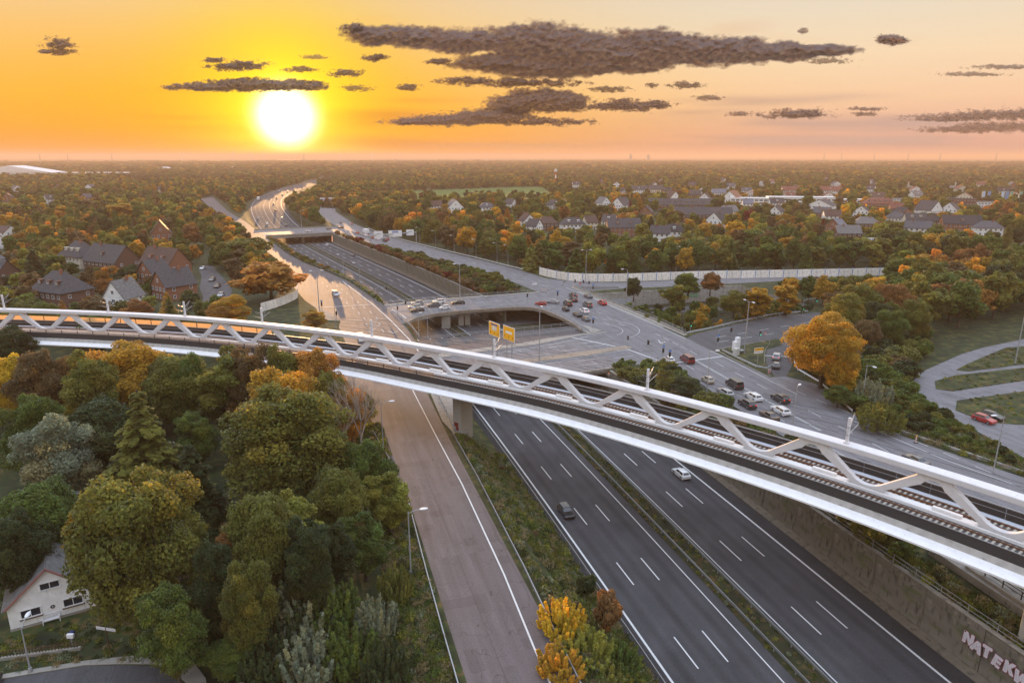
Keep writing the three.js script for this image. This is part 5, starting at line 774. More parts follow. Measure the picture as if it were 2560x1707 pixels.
// on the embankment and right side
seenTree(1290, 1385, 4.6, 115, 'shoot', 'yellow', 'glowing yellow shrub on the embankment corner', -1.2); seenTree(1395, 1372, 4.2, 80, 'bush', 'rust', 'reddish bush behind the yellow shrub', -2.4); seenTree(1350, 1455, 4, 120, 'shoot', 'lime', 'lime green shrub below the yellow shrub', -1.6); seenTree(1420, 1480, 3.6, 100, 'shoot', 'green', 'green shrub at the motorway edge', -3); seenTree(1290, 1490, 3.6, 110, 'shoot', 'gold', 'golden shrub at the bottom of the embankment', -1); seenTree(1350, 1325, 3, 50, 'bush', 'dark', 'small dark bush at the motorway guard rail', -4.5); seenTree(1390, 1540, 3.4, 120, 'shoot', 'olive', 'olive shrub at the bottom edge by the motorway', -2.4);
seenTree(1905, 722, 13, 155, 'round', 'gold', 'large golden tree at the bend of the slip road'); seenTree(1940, 760, 11, 90, 'round', 'gold', 'smaller golden tree right behind the large golden one'); seenTree(1945, 845, 6.5, 60, 'oval', 'yellow', 'small yellow tree beside the lamp on the right'); seenTree(1930, 885, 5, 60, 'round', 'green', 'green bush below the small yellow tree'); seenTree(2015, 868, 7, 75, 'shoot', 'silver', 'silvery feathery tree beside the car park'); seenTree(2030, 930, 5.5, 90, 'shoot', 'olive', 'olive shrub below the silvery tree');
seenTree(1458, 636, 9, 45, 'round', 'dark', 'small dark street tree at the sunken garden corner'); seenTree(1548, 650, 8.5, 60, 'round', 'olive', 'round street tree left of the green one in the sunken garden'); seenTree(1585, 622, 10, 70, 'round', 'green', 'green street tree in front of the white wall'); seenTree(1635, 625, 9, 55, 'round', 'rust', 'dark red street tree in front of the white wall'); seenTree(1745, 648, 12, 70, 'oval', 'gold', 'left of two orange topped trees behind the branch road'); seenTree(1812, 640, 12.5, 65, 'oval', 'gold', 'right of two orange topped trees behind the branch road'); seenTree(1690, 668, 9, 70, 'round', 'olive', 'olive tree left of the orange topped pair');
seenTree(1535, 835, 8.5, 55, 'oval', 'olive', 'narrow tree beside the white car at the queue street'); seenTree(1575, 868, 6, 70, 'round', 'dark', 'dark bush beside the queue street rail'); seenTree(1625, 905, 5, 70, 'bush', 'olive', 'olive bush behind the bridge chord by the queue street'); seenTree(1690, 950, 4, 70, 'bush', 'brown', 'brown bush behind the bridge chord');
seenTree(615, 600, 15, 170, 'round', 'orange', 'huge orange brown tree beside the glowing street'); seenTree(560, 545, 14, 120, 'round', 'olive', 'olive tree left of the huge orange tree'); seenTree(530, 680, 11, 100, 'round', 'gold', 'golden tree in front of the curved white wall'); seenTree(505, 690, 10, 70, 'round', 'orange', 'orange tree at the end of the side street'); seenTree(722, 705, 7, 65, 'oval', 'gold', 'small glowing tree at the left junction corner'); seenTree(280, 460, 17, 55, 'oval', 'gold', 'tall golden poplar standing out among the left trees'); seenTree(135, 465, 16, 35, 'oval', 'gold', 'narrow golden poplar at the left'); seenTree(1553, 478, 15, 22, 'poplar', 'lime', 'narrow green poplar in the suburb'); seenTree(1445, 487, 12, 60, 'round', 'orange', 'vivid orange tree in the suburb'); seenTree(1395, 590, 4.5, 22, 'round', 'orange', 'tiny vivid orange tree at the noise wall'); seenTree(70, 570, 15, 60, 'spruce', 'dark', 'dark spruce among the left houses');
const fixedCount = TREES.length;
const inPoly = (s, n, P) => { let c = false; for (let i = 0, j = P.length - 1; i < P.length; j = i++) { const [si, ni] = P[i], [sj, nj] = P[j]; if ((ni > n) !== (nj > n) && s < ((sj - si) * (n - ni)) / (nj - ni) + si) c = !c; } return c; };
const nearPoly = (s, n, P, m) => inPoly(s, n, P) || inPoly(s + m, n, P) || inPoly(s - m, n, P) || inPoly(s, n + m, P) || inPoly(s, n - m, P);
const roadPolys = Object.values(ROADS).concat([SIDE, CUL, PARK]);
function blocked(s, n, m = 2.5) {
  for (const P of roadPolys) if (nearPoly(s, n, P, m)) return true;
  if (s > -160 && s < 1880) { const c = mwC(s); if (n > c - 19 && n < c + 21 + (s < 250 ? 1 : 0)) return true; if (s < END && n > lbr(s) - 1 && n < rbr(s) + 1) return true; }
  if (inPoly(s, n, FIELD)) return true;
  return false;
}
const onIsland = (s, n) => nearPoly(s, n, ISLAND, 1) || (s > 176 && s < 263 && n > 79 && n < 107);
{
  const r = rng(77), free = (x, z, d) => { for (const h of HOUSES) if ((h[0] - x) ** 2 + (h[1] - z) ** 2 < (h[2] * 0.82 + d) ** 2) return false; return true; };
  const away = (x, z, d, from = 0) => { for (let i = from; i < TREES.length; i++) { const t = TREES[i]; if ((t.x - x) ** 2 + (t.z - z) ** 2 < d * d) return false; } return true; };
  const bridgeClear = (x, z) => { for (let i = 0; i < bridgePath.length; i += 3) { const p = bridgePath[i]; if ((p.x - x) ** 2 + (p.z - z) ** 2 < 64) return false; } return true; };
  const pick = (W2) => { let q = r() * W2.reduce((a, b) => a + b[1], 0); for (const [k, w] of W2) { q -= w; if (q < 0) return k; } return W2[0][0]; };
  const NORM = [['olive', 6], ['green', 5], ['dark', 2.5], ['brown', 1.6], ['gold', 2.2], ['rust', 0.7], ['orange', 0.9], ['lime', 3], ['yellow', 0.6], ['crimson', 0.15]], KIND = [['round', 8], ['oval', 2], ['spruce', 1]];
  const fill = (zone, s0, s1, n0, n1, step, h0, h1, cols, kinds, test, y = 0, rf = 0.37) => { for (let s = s0; s < s1; s += step) for (let n = n0; n < n1; n += step) { const ss = s + (r() - 0.5) * step * 0.9, nn = n + (r() - 0.5) * step * 0.9, hh = lerp(h0, h1, r()), col = pick(cols), kd = pick(kinds), w = W(ss, nn), rr = hh * rf * (0.85 + 0.4 * r()); if (test && !test(ss, nn)) continue; if (!free(w.x, w.z, rr * 0.5) || !away(w.x, w.z, step * 0.72, 0)) continue; const d = ray(0, 0), az = Math.atan2(w.x, -w.z); if (Math.abs(az) > 0.74) continue; addTree(w.x, w.z, hh, rr, kd, col, zone, y); } };
  const clear = (m = 3) => (s, n) => !blocked(s, n, m) && !onIsland(s, n);
  const yard = (s, n) => s > 70 && s < 96 && n > -47 && n < -26.5;
  fill('foreground wood', 56, 150, -95, 9, 8.4, 7.5, 13, [['olive', 5], ['green', 5], ['dark', 3], ['lime', 2], ['gold', 1], ['brown', 1], ['silver', 0.7]], [['round', 6], ['oval', 4], ['spruce', 0.8]], (s, n) => clear(2.6)(s, n) && !yard(s, n) && !(s < 76 && n < -13) && bridgeClear(W(s, n).x, W(s, n).z));
  // right grove between branch road, car park and back road
  fill('right grove', 108, 236, 112, 330, 8, 10, 16, [['olive', 6], ['green', 4], ['rust', 0.8], ['gold', 2], ['orange', 0.7], ['dark', 2], ['brown', 1.4], ['lime', 1]], [['round', 9], ['oval', 1]], (s, n) => clear(4)(s, n) && !(s > 178 && n < 172) && s > curveAt([[112, 128], [118, 130], [140, 137], [170, 148], [200, 155], [330, 165]], n));
  fill('sunken garden', 180, 224, 110, 168, 5.6, 5, 9.5, [['olive', 4], ['green', 4], ['gold', 2], ['dark', 1]], [['round', 5], ['oval', 4]], (s, n) => s < 222 && s > 184 + (n - 106) * 0.12 && n < 168, -5.6, 0.3);
  // belt behind the noise wall and along the far right street
  fill('belt behind the noise wall', 264, 312, 96, 345, 8.6, 11, 17, [['olive', 4], ['green', 6], ['dark', 2.5], ['lime', 2], ['gold', 1], ['brown', 0.8]], KIND, (s, n) => clear(3)(s, n) && s > curveAt([[96, 330], [102, 296], [108, 280], [120, 272], [130, 269], [165, 266], [213, 257], [330, 240]], n) + 2);
  fill('far right street belt', 300, 600, 40, 140, 8.4, 10, 16, [['olive', 4], ['green', 4], ['brown', 3], ['orange', 1.5], ['gold', 1.2], ['dark', 2]], KIND, (s, n) => clear(4)(s, n) && n > curveAt([[300, 98], [349, 86], [389, 74], [473, 52], [568, 40], [600, 38]], s) && n < curveAt([[300, 98], [349, 86], [389, 74], [473, 52], [568, 40], [600, 38]], s) + 34);
  fill('left belt', 252, 640, -60, 20, 7.5, 9, 14, [['olive', 4], ['orange', 2.5], ['brown', 3], ['gold', 2], ['green', 3]], KIND, (s, n) => clear(3.5)(s, n) && !(s < 300 && n > -28 && n < -6) && n > curveAt([[250, -24], [300, -24], [345, -32], [400, -42], [500, -62], [640, -90]], s));
  fill('left gardens', 152, 640, -360, -24, 9.5, 7, 14, [['olive', 5], ['brown', 2], ['green', 4], ['gold', 2.4], ['dark', 2], ['orange', 0.9], ['rust', 0.6], ['lime', 1]], [['round', 8], ['oval', 2], ['spruce', 1.6]], (s, n) => clear(3)(s, n) && !(s < 258 && n > -40 && s > 236) && bridgeClear(W(s, n).x, W(s, n).z));
  fill('suburb', 300, 800, 100, 640, 12.5, 8, 15.5, NORM, [['round', 9], ['oval', 2], ['spruce', 1.4], ['poplar', 0.5]], (s, n) => clear(3)(s, n));
  fill('between', 540, 900, -20, 110, 9, 8, 13, [['olive', 4], ['brown', 3], ['orange', 2], ['gold', 1]], KIND, (s, n) => clear(4)(s, n));
  // shrubs on the bank beside the far wall and behind the near wall
  const shrub = (zone, list, test) => { for (const [s, n, h, c] of list) { const w = W(s, n); addTree(w.x, w.z, h, h * (0.62 + 0.3 * r()), 'bush', c, zone); } };
  const L1 = []; for (let s = 254; s < 490; s += 3.4) { const a = rbr(s) + 1.6, b = curveAt([[254, 84], [288, 79.5], [326, 70], [369, 58], [404, 43], [440, 33.5], [484, 25]], s) - 2.5; for (let n = a; n < b; n += 3.6) L1.push([s + (r() - 0.5) * 2, n + (r() - 0.5) * 2, 1.6 + 2 * r(), pick(n < a + 2 ? [['rust', 4], ['crimson', 1.5], ['brown', 3]] : [['green', 4], ['olive', 5], ['dark', 3], ['brown', 2]])]); } shrub('far wall bank', L1);
  const L2 = []; for (let s = 62; s < 148; s += 2.8) for (let n = 72.4; n < 83; n += 3) { if (s < 66 && n > 75) continue; L2.push([s + (r() - 0.5) * 2, n + (r() - 0.5) * 2, 1.4 + 2.4 * r(), pick([['green', 3], ['olive', 4], ['dark', 4], ['brown', 2]])]); } shrub('near wall strip', L2);
  const L3 = []; for (let s = 80; s < 122; s += 3.2) for (let n = curveAt([[80, 115.5], [92, 111.5], [108, 109], [122, 114]], s); n < curveAt([[80, 118.5], [109, 125], [122, 136]], s); n += 3) L3.push([s + r() - 0.5, n + r() - 0.5, 1.5 + 2.4 * r() * smooth(s, 88, 112), pick([['green', 4], ['olive', 4], ['dark', 3]])]); shrub('car park verge', L3);
  const L4 = []; for (let s = 122; s < 158; s += 3) for (let n = curveAt([[122, 115], [140, 121], [158, 136]], s); n < curveAt([[122, 136], [140, 160], [158, 180]], s); n += 4) L4.push([s + r() - 0.5, n + r() - 0.5, 2 + 3 * r(), pick([['green', 4], ['olive', 4], ['dark', 4], ['brown', 1]])]); shrub('right thicket', L4);
  const L5 = []; for (let s = 64; s < 118; s += 3.1) for (let n = 26; n < 34; n += 2.8) { if (r() < 0.45) continue; L5.push([s + r() - 0.5, n + r() - 0.5, 0.5 + 0.7 * r(), pick([['olive', 4], ['brown', 4], ['green', 3], ['dark', 1]])]); } for (const [s, n, h, c] of L5) { const w = W(s, n), t = (n - 24.4) / 9.4; addTree(w.x, w.z, h, h * 0.9, 'bush', c, 'embankment herbs', -6 * smooth(t, 0.02, 0.98) - 0.1); }
  const L6 = []; for (let s = 262; s < 480; s += 4) { const a = lbr(s) + 1, b = mwC(s) - 19; for (let n = a; n < b; n += 3.5) L6.push([s, n, 1.2 + 1.4 * r(), pick([['orange', 3], ['olive', 4], ['brown', 3]])]); } for (const [s, n, h, c] of L6) { const w = W(s, n), t = (n - lbr(s)) / (mwC(s) - 17.5 - lbr(s)); addTree(w.x, w.z, h, h * 0.8, 'bush', c, 'far embankment', -6 * smooth(t, 0.02, 0.98) - 0.1); }
}
// what the photograph shows between the trees: nothing planted (other than the trees seen one by one) may stand before it
{
  const T = []; const aim = (p, y) => T.push([p.x, y, p.z]);
  for (let s = 540; s < 1420; s += 18) for (const o of [-16, -8, 0, 8, 16]) aim(W(s, mwC(s) + o), mwY(s));
  for (let s = 240; s < 420; s += 8) for (const k of [0.1, 0.35, 0.6, 0.85]) aim(W(s, lerp(curveAt([[240, 2], [262, -2.5], [300, -8], [345, -10], [396, -19.5], [420, -25]], s), lbr(s), k)), 0.2);
  for (let s = 430; s < 760; s += 18) aim(W(s, curveAt([[430, -22], [520, -38], [600, -51], [740, -80]], s)), 0.2);
  for (let s = 262; s < 700; s += 10) for (const k of [0.15, 0.5, 0.85]) { const a = curveAt([[262, 86], [288, 82], [326, 72], [369, 60], [404, 45], [440, 35.5], [484, 27], [543, 23], [620, 15], [700, 11]], s), b = curveAt([[262, 104], [281, 99.6], [306, 95.6], [349, 83.5], [389, 71.5], [473, 49.5], [568, 36.5], [694, 28.6]], s); aim(W(s, lerp(a, b, k)), 0.2); }
  for (let k = 0; k <= 12; k++) aim(W(494, -26 + k * 4.5), -2);
  for (let s = 250; s < 495; s += 10) aim(W(s, mwC(s)), -6), aim(W(s, mwC(s) + 12), -6), aim(W(s, mwC(s) + 19), -3);
  for (let s = 275; s < 360; s += 6) aim(W(s, curveAt([[275, -33], [300, -37], [330, -42], [360, -49]], s)), 1);
  for (let n = 108; n < 250; n += 4) aim(W(curveAt([[108, 271], [130, 263], [165, 260], [213, 251], [250, 245]], n), n), 0.4), aim(W(254, n), 0.2);
  for (let n = 110; n < 165; n += 5) aim(W(240.6, n), -3.2);
  for (const [x, z, rad] of HOUSES) for (const k of [-0.6, 0, 0.6]) { const L = Math.hypot(x, z); aim({ x: x + (-z / L) * rad * k * 0.8 - (x / L) * rad * 0.4, z: z + (x / L) * rad * k * 0.8 - (z / L) * rad * 0.4 }, rad > 20 ? 4 : 3.6); }
  for (const [s, n] of [[880, 140], [900, 200], [950, 180], [1000, 200], [1050, 160], [1050, 250], [1100, 300], [830, 268], [900, 262]]) aim(W(s, n), 0.3);
  for (let s = 126; s < 172; s += 6) for (const n of [112, 118, 124, 130, 140]) if (inPoly(s, n, ROADS.branch)) aim(W(s, n), 0.2);
  for (const [s, n] of [[135, 170], [128, 150], [120, 138], [112, 130], [106, 128], [98, 126], [116, 170], [104, 160]]) aim(W(s, n), 0.3);
  for (const t of TREES) {
    if (t.fixed) continue; let hm = t.h;
    for (const [x, y, z] of T) { const L2 = x * x + z * z, k = (t.x * x + t.z * z) / L2; if (k < 0.05 || k > 0.99) continue; const dx = t.x - x * k, dz = t.z - z * k, d = Math.sqrt(dx * dx + dz * dz); if (d > t.r * 0.85) continue; const yr = CAM_H + (y - CAM_H) * k - t.y, edge = d / t.r; hm = Math.min(hm, yr / Math.sqrt(Math.max(0.3, 1 - 0.5 * edge * edge))); }
    if (hm < t.h) { if (hm < (t.kind === 'bush' ? 0.6 : 3)) { t.gone = true; continue; } t.r *= Math.max(0.55, hm / t.h); t.h = hm * 0.97; }
  }
  globalThis.SIGHT = T;
}
// in view, how large
for (const t of TREES) { const p = new V3(t.x, t.y + t.h * 0.6, t.z), d = p.clone().sub(camera.position), f = -d.z * Math.cos(PITCH) - d.y * Math.sin(PITCH), u = d.y * Math.cos(PITCH) - d.z * -Math.sin(PITCH) * -1; t.dist = d.length(); t.scr = t.h * pxPerM(p); t.seen = !t.gone && f > 5 && Math.abs(d.x / f) < 0.8; }
const CN = { green: 'green', dark: 'dark green', olive: 'olive', lime: 'yellow green', gold: 'golden', orange: 'orange', rust: 'rust brown', brown: 'brown', silver: 'silvery', spruce: 'green', crimson: 'crimson', yellow: 'yellow', bare: 'bare' }, KN = { round: 'leafy tree', oval: 'upright tree', spruce: 'conifer', poplar: 'poplar', bush: 'bush', shoot: 'shrub', bare: 'bare tree' };
const ordered = TREES.filter((t) => t.seen).sort((a, b) => (b.fixed ? 1e6 : 0) + b.scr - (a.fixed ? 1e6 : 0) - a.scr);
{ // alike trees of one zone are told apart by their order from the left
  const by = new Map(); const nb = { b: 0, t: 0 }; ordered.filter((t) => { const q = t.kind === 'bush' || t.kind === 'shoot' ? 'b' : 't'; return nb[q]++ < (q === 'b' ? 220 : 300) && !t.fixed; }).forEach((t) => { const k = t.color + t.kind + t.zone; if (!by.has(k)) by.set(k, []); by.get(k).push(t); });
  const ord = ['first', 'second', 'third', 'fourth', 'fifth', 'sixth', 'seventh', 'eighth', 'ninth', 'tenth', 'eleventh', 'twelfth', 'thirteenth', 'fourteenth', 'fifteenth', 'sixteenth', 'seventeenth', 'eighteenth'];
  for (const l of by.values()) { if (l.length < 2 || l.length > 18) continue; l.sort((a, b) => a.x / -a.z - b.x / -b.z).forEach((t, i) => { t.own = `${CN[t.color]} ${KN[t.kind]}, ${ord[i]} from left, in the ${t.zone}`; }); }
}
const quota = { tree: 300, bush: 220 }, mass = new Map(); let pk = rng(99);
const hpick = (list, t) => list[Math.floor(Math.abs(Math.sin(t.x * 12.9 + t.z * 78.2) * 43758.5) % 1 * list.length)];
for (const t of ordered) {
  const isBush = t.kind === 'bush' || t.kind === 'shoot', q = isBush ? 'bush' : 'tree', near = t.dist < 240;
  const P = t.kind === 'spruce' ? (near ? PROTO.nearSpruce : PROTO.midSpruce) : t.kind === 'oval' ? (near ? PROTO.nearOval : PROTO.midOval.slice(0, 1)) : t.kind === 'poplar' ? PROTO.midOval.slice(1) : t.kind === 'bush' ? PROTO.bush : t.kind === 'shoot' ? PROTO.shoot : t.kind === 'bare' ? PROTO.bare : near ? PROTO.near : PROTO.mid;
  const pr = hpick(P, t), rot = Math.sin(t.x * 3.1 + t.z) * 3, sc = new V3(t.r / pr.r, t.h / pr.h, t.r / pr.r);
  if (quota[q]-- > 0) {
    const label = t.label ?? t.own ?? `${CN[t.color]} ${KN[t.kind]} in the ${t.zone}`, g = thing(isBush ? 'bush' : 'tree', label, isBush ? 'bush' : 'tree', t.fixed ? undefined : `${CN[t.color]} ${KN[t.kind]} in the ${t.zone}`.replace(' tree', ' trees').replace('bush ', 'bushes ').replace('conifer', 'conifers'), new V3(t.x, t.y - 0.05, t.z));
    g.rotation.y = rot; g.scale.copy(sc);
    if (t.kind === 'bare') { part('branches', pr.crown, barkPale, g); continue; }
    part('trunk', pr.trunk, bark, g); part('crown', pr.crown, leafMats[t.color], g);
  } else { const key = (isBush ? 'b' : t.kind === 'spruce' ? 's' : 'm') + (hpick([0, 1, 2], t)); if (!mass.has(key)) mass.set(key, []); mass.get(key).push({ t, rot, sc }); }
}
// the trees that can no longer be told apart
const baseLeaf = phys({ color: lum(1, 1, 1), vertexColors: true, roughness: 1, transmission: 0.5, thickness: 0, specularIntensity: 0.25 });
const m4 = new THREE.Matrix4(), qt = new THREE.Quaternion(), yAx = new V3(0, 1, 0);
function instanced(name, geo, list) { const im = new THREE.InstancedMesh(geo, baseLeaf, list.length); im.name = numbered(name); im.userData = { kind: 'stuff' }; im.castShadow = im.receiveShadow = true; list.forEach(({ x, y, z, rot, sc, col }, i) => { im.setMatrixAt(i, m4.compose(new V3(x, y, z), qt.setFromAxisAngle(yAx, rot), sc)); im.setColorAt(i, col); }); scene.add(im); return im; }
const leafColor = (k, r) => { const c = LEAF[k], v = 1.25 + 0.5 * r; return lum(c[0] * v, c[1] * v, c[2] * v); };
for (const [key, list] of mass) { const k = +key[1], src = key[0] === 'b' ? PROTO.bush[k % 2] : key[0] === 's' ? PROTO.midSpruce[0] : PROTO.mid[k]; instanced(key[0] === 'b' ? 'shrub_mass' : 'tree_mass', src.crown, list.map(({ t, rot, sc }) => ({ x: t.x, y: t.y - 0.05, z: t.z, rot, sc: new V3(t.r / src.r, t.h / src.h, t.r / src.r), col: leafColor(t.color === 'bare' ? 'brown' : t.color, pk()) }))); }
// distant woods to the horizon
{
  const r = rng(321), lists = [[], [], []]; const sets = [['olive', 'olive', 'green', 'green', 'dark', 'brown'], ['green', 'dark', 'dark', 'olive', 'brown'], ['olive', 'gold', 'brown', 'lime', 'green', 'olive', 'dark'], ['olive', 'brown', 'brown', 'green', 'dark', 'rust', 'olive']];
  for (let D = 640; D < 6500; ) {
    const step = D < 1500 ? 11 : D < 2800 ? 17 : 30;
    for (let az = -0.76; az < 0.76; az += step / D) {
      const a = az + (r() - 0.5) * step / D, dd = D + (r() - 0.5) * step, x = Math.sin(a) * dd, z = -Math.cos(a) * dd, [s, n] = SN(x, z), open = fbm(x * 0.0016 + 4, z * 0.0016, 2.2, 3);
      if (s < 905 && s > 300 && ((n > 95 && n < 640 && s < 800) || (n < -24 && n > -360 && s < 640))) continue;
      if (dd < 1900 && blocked(s, n, 5)) continue; if (open > 0.2 && dd > 1500) continue;
      let hit = false; for (const h of HOUSES) if ((h[0] - x) ** 2 + (h[1] - z) ** 2 < (h[2] * 0.9 + 4) ** 2 || (h[2] > 20 && Math.abs(h[0] - x) < h[2] && z > h[1] && z - h[1] < 70)) { hit = true; break; } if (hit) continue;
      if (dd < 1500) { let hide = false; for (const [tx, ty, tz] of SIGHT) { const L2 = tx * tx + tz * tz, kk = (x * tx + z * tz) / L2; if (kk < 0.3 || kk > 0.99) continue; const ex = x - tx * kk, ez = z - tz * kk; if (ex * ex + ez * ez < 25 && CAM_H + (ty - CAM_H) * kk < 11) { hide = true; break; } } if (hide) continue; }
      const wood = fbm(x * 0.004 + 9, z * 0.004, 6.1, 3), cols = sets[Math.floor(clamp((wood + 0.45) / 0.9, 0, 0.99) * 4)], k = step / 11, hgt = (7 + 6 * r() + 9 * Math.max(0, wood + fbm(x * 0.012, z * 0.012, 3.3, 2))) * (1 + 0.2 * (k - 1)), w = (hgt * 0.4 + 1) * k * 0.92;
      lists[Math.floor(r() * 3)].push({ x, y: -0.4, z, rot: r() * 6, sc: new V3(w / 5, hgt / 13, w / 5), col: leafColor(cols[Math.floor(r() * cols.length)], r()) });
    }
    D += step * 0.95;
  }
  lists.forEach((l, i) => instanced('distant_wood', PROTO.low[i], l));
  console.log('trees', ordered.length, 'far', lists.map((l) => l.length).join(' '));
}
// weeds and tall grass on the slope, verges and median
{
  const mkTuft = (seed, n, h, w) => { const L = new Leaves(seed), r = rng(seed); for (let i = 0; i < n; i++) { const a = r() * 6.283, q = Math.sqrt(r()) * w, x = Math.cos(a) * q, z = Math.sin(a) * q, y = h * r() * (1 - 0.4 * q / w), o = new V3(Math.cos(a), 0.7, Math.sin(a)).normalize(), v = 0.7 + 0.6 * r(); L.add(x, y, z, o.x + r() - 0.5, 0.3 + r() - 0.5, o.z + r() - 0.5, 0.13, [v * 1.05, v, v * 0.9], o, 2.4); } return L.geo(); };
  const T = [mkTuft(501, 70, 0.55, 0.5), mkTuft(502, 90, 0.8, 0.6), mkTuft(503, 50, 0.35, 0.55)], r = rng(612), lists = [[], [], []], cols = ['olive', 'green', 'green', 'lime', 'silver', 'dark', 'olive'];
  const put = (s, n, y, k, sc = 1) => { const w = W(s, n, y), f = (0.7 + 0.8 * r()) * sc, straw = r() < 0.22; lists[k].push({ x: w.x, y: w.y, z: w.z, rot: r() * 6, sc: new V3(f, f * (0.8 + 0.5 * r()), f), col: straw ? lum(0.27, 0.225, 0.12) : leafColor(cols[Math.floor(r() * cols.length)], r()) }); };
  const slopeY = (s, n) => { const a = lbr(s), b = mwC(s) - 17.5, t = (n - a) / (b - a); return lerp(0, mwY(s), smooth(clamp(t, 0, 1), 0.02, 0.98)) - 0.05; };
  for (let i = 0; i < 5200; i++) { const s = 52 + 70 * r(), n = lerp(24.8, 34.2, r()); if (fbm(s * 0.11, n * 0.2, 4, 2) < -0.16) continue; put(s, n, slopeY(s, n), Math.floor(r() * 3)); }
  for (let i = 0; i < 380; i++) { const s = 40 + 130 * r(), n = mwC(s) + lerp(-1.5, 1.8, r()); put(s, n, -5.97, r() < 0.5 ? 2 : 0, 0.6); }
  for (let i = 0; i < 2400; i++) { const s = 50 + 80 * r(), n = lerp(6.5, 11.2, r()); put(s, n, 0, Math.floor(r() * 3), 0.9); }
  for (let i = 0; i < 2600; i++) { const s = 40 + 106 * r(), n = lerp(71.4, 83, r()); if (s < 64 && n > 75.5) continue; put(s, n, 0, Math.floor(r() * 3), 1); }
  for (let i = 0; i < 2600; i++) { const s = 62 + 60 * r(), n = lerp(108, 128, r()); if (blocked(s, n, 1)) continue; put(s, n, 0, Math.floor(r() * 3), 1); }
  for (let i = 0; i < 1600; i++) { const s = 70 + 30 * r(), n = lerp(-48, -12, r()); if (blocked(s, n, 0.6) || (s > 79 && s < 91 && n > -38 && n < -27)) continue; put(s, n, 0, 2, 0.8); }
  for (let i = 0; i < 2200; i++) { const s = 252 + 230 * r(), n = lerp(lbr(s), mwC(s) - 18, r()); put(s, n, slopeY(s, n), Math.floor(r() * 3), 1.4); }
  for (let i = 0; i < 900; i++) { const k = r(), s = lerp(92, 137, r()), n = lerp(136, 195, r()); if (!inPoly(s, n, PARK) || [[[137, 186], [130.5, 168], [126.6, 158], [124.8, 154], [123, 156], [124.5, 200], [136, 200]], [[119.5, 141.5], [121.6, 150], [121, 200], [113, 200], [113.7, 162], [112.6, 139], [115, 136.8]], [[107.5, 134.5], [108, 160], [107, 200], [92, 200], [91.5, 137], [96, 129], [103, 129]]].every((P) => !inPoly(s, n, P))) continue; if (s < 100 && n < 137) continue; put(s, n, 0.1, 2, 0.7); }
  lists.forEach((l, i) => instanced('weeds', T[i], l));
}
// ---------------------------------------------------------------- vehicles
const tyre = std({ color: lum(0.015, 0.015, 0.016), roughness: 0.85 }), rimMat = std({ color: lum(0.45, 0.45, 0.47), roughness: 0.35, metalness: 0.8 }), carGlass = phys({ color: lum(0.018, 0.02, 0.024), roughness: 0.06, clearcoat: 1 }), plateMat = std({ color: lum(0.7, 0.7, 0.68), roughness: 0.5 }), blackTrim = std({ color: lum(0.02, 0.02, 0.02), roughness: 0.6 });
const redLamp = std({ color: lum(0.35, 0.01, 0.01), emissive: lum(1, 0.03, 0.015), emissiveIntensity: 1.6, roughness: 0.3 }), redDull = std({ color: lum(0.3, 0.012, 0.012), emissive: lum(1, 0.03, 0.02), emissiveIntensity: 0.25, roughness: 0.25 }), headLamp = std({ color: lum(0.8, 0.8, 0.8), emissive: lum(1, 0.8, 0.5), emissiveIntensity: 0.5, roughness: 0.2 });
const PAINT = { white: [0.72, 0.72, 0.72], silver: [0.4, 0.41, 0.43], grey: [0.13, 0.135, 0.145], black: [0.012, 0.012, 0.014], red: [0.38, 0.015, 0.012], darkred: [0.16, 0.01, 0.012], beige: [0.42, 0.36, 0.28], blue: [0.03, 0.06, 0.16], brown: [0.08, 0.05, 0.035] };
const paintM = {}; for (const k in PAINT) paintM[k] = phys({ color: lum(...PAINT[k]), roughness: 0.34, metalness: k === 'silver' || k === 'grey' ? 0.45 : 0.05, clearcoat: 1, clearcoatRoughness: 0.06 });
const CAR = { hatch: { L: 4.1, W: 1.78, H: 1.47, belt: 0.93, hood: 0.8, xw: 0.95, xw2: 0.28, xr2: -1.55, xr: -1.92, wb: 1.28 }, compact: { L: 3.6, W: 1.66, H: 1.5, belt: 0.95, hood: 0.84, xw: 0.85, xw2: 0.3, xr2: -1.25, xr: -1.66, wb: 1.15 }, wagon: { L: 4.8, W: 1.84, H: 1.48, belt: 0.95, hood: 0.82, xw: 1.0, xw2: 0.3, xr2: -1.95, xr: -2.26, wb: 1.42 }, sedan: { L: 4.75, W: 1.84, H: 1.43, belt: 0.93, hood: 0.8, xw: 0.95, xw2: 0.22, xr2: -1.05, xr: -1.72, wb: 1.42, boot: 0.95 }, suv: { L: 4.6, W: 1.9, H: 1.68, belt: 1.08, hood: 0.98, xw: 0.98, xw2: 0.35, xr2: -1.75, xr: -2.15, wb: 1.36 }, van: { L: 5.0, W: 1.96, H: 1.96, belt: 1.15, hood: 1.02, xw: 1.7, xw2: 0.95, xr2: -2.3, xr: -2.46, wb: 1.55 }, sport: { L: 4.3, W: 1.86, H: 1.24, belt: 0.84, hood: 0.72, xw: 0.75, xw2: 0.0, xr2: -0.75, xr: -1.8, wb: 1.28 } };
const carGeo = {};
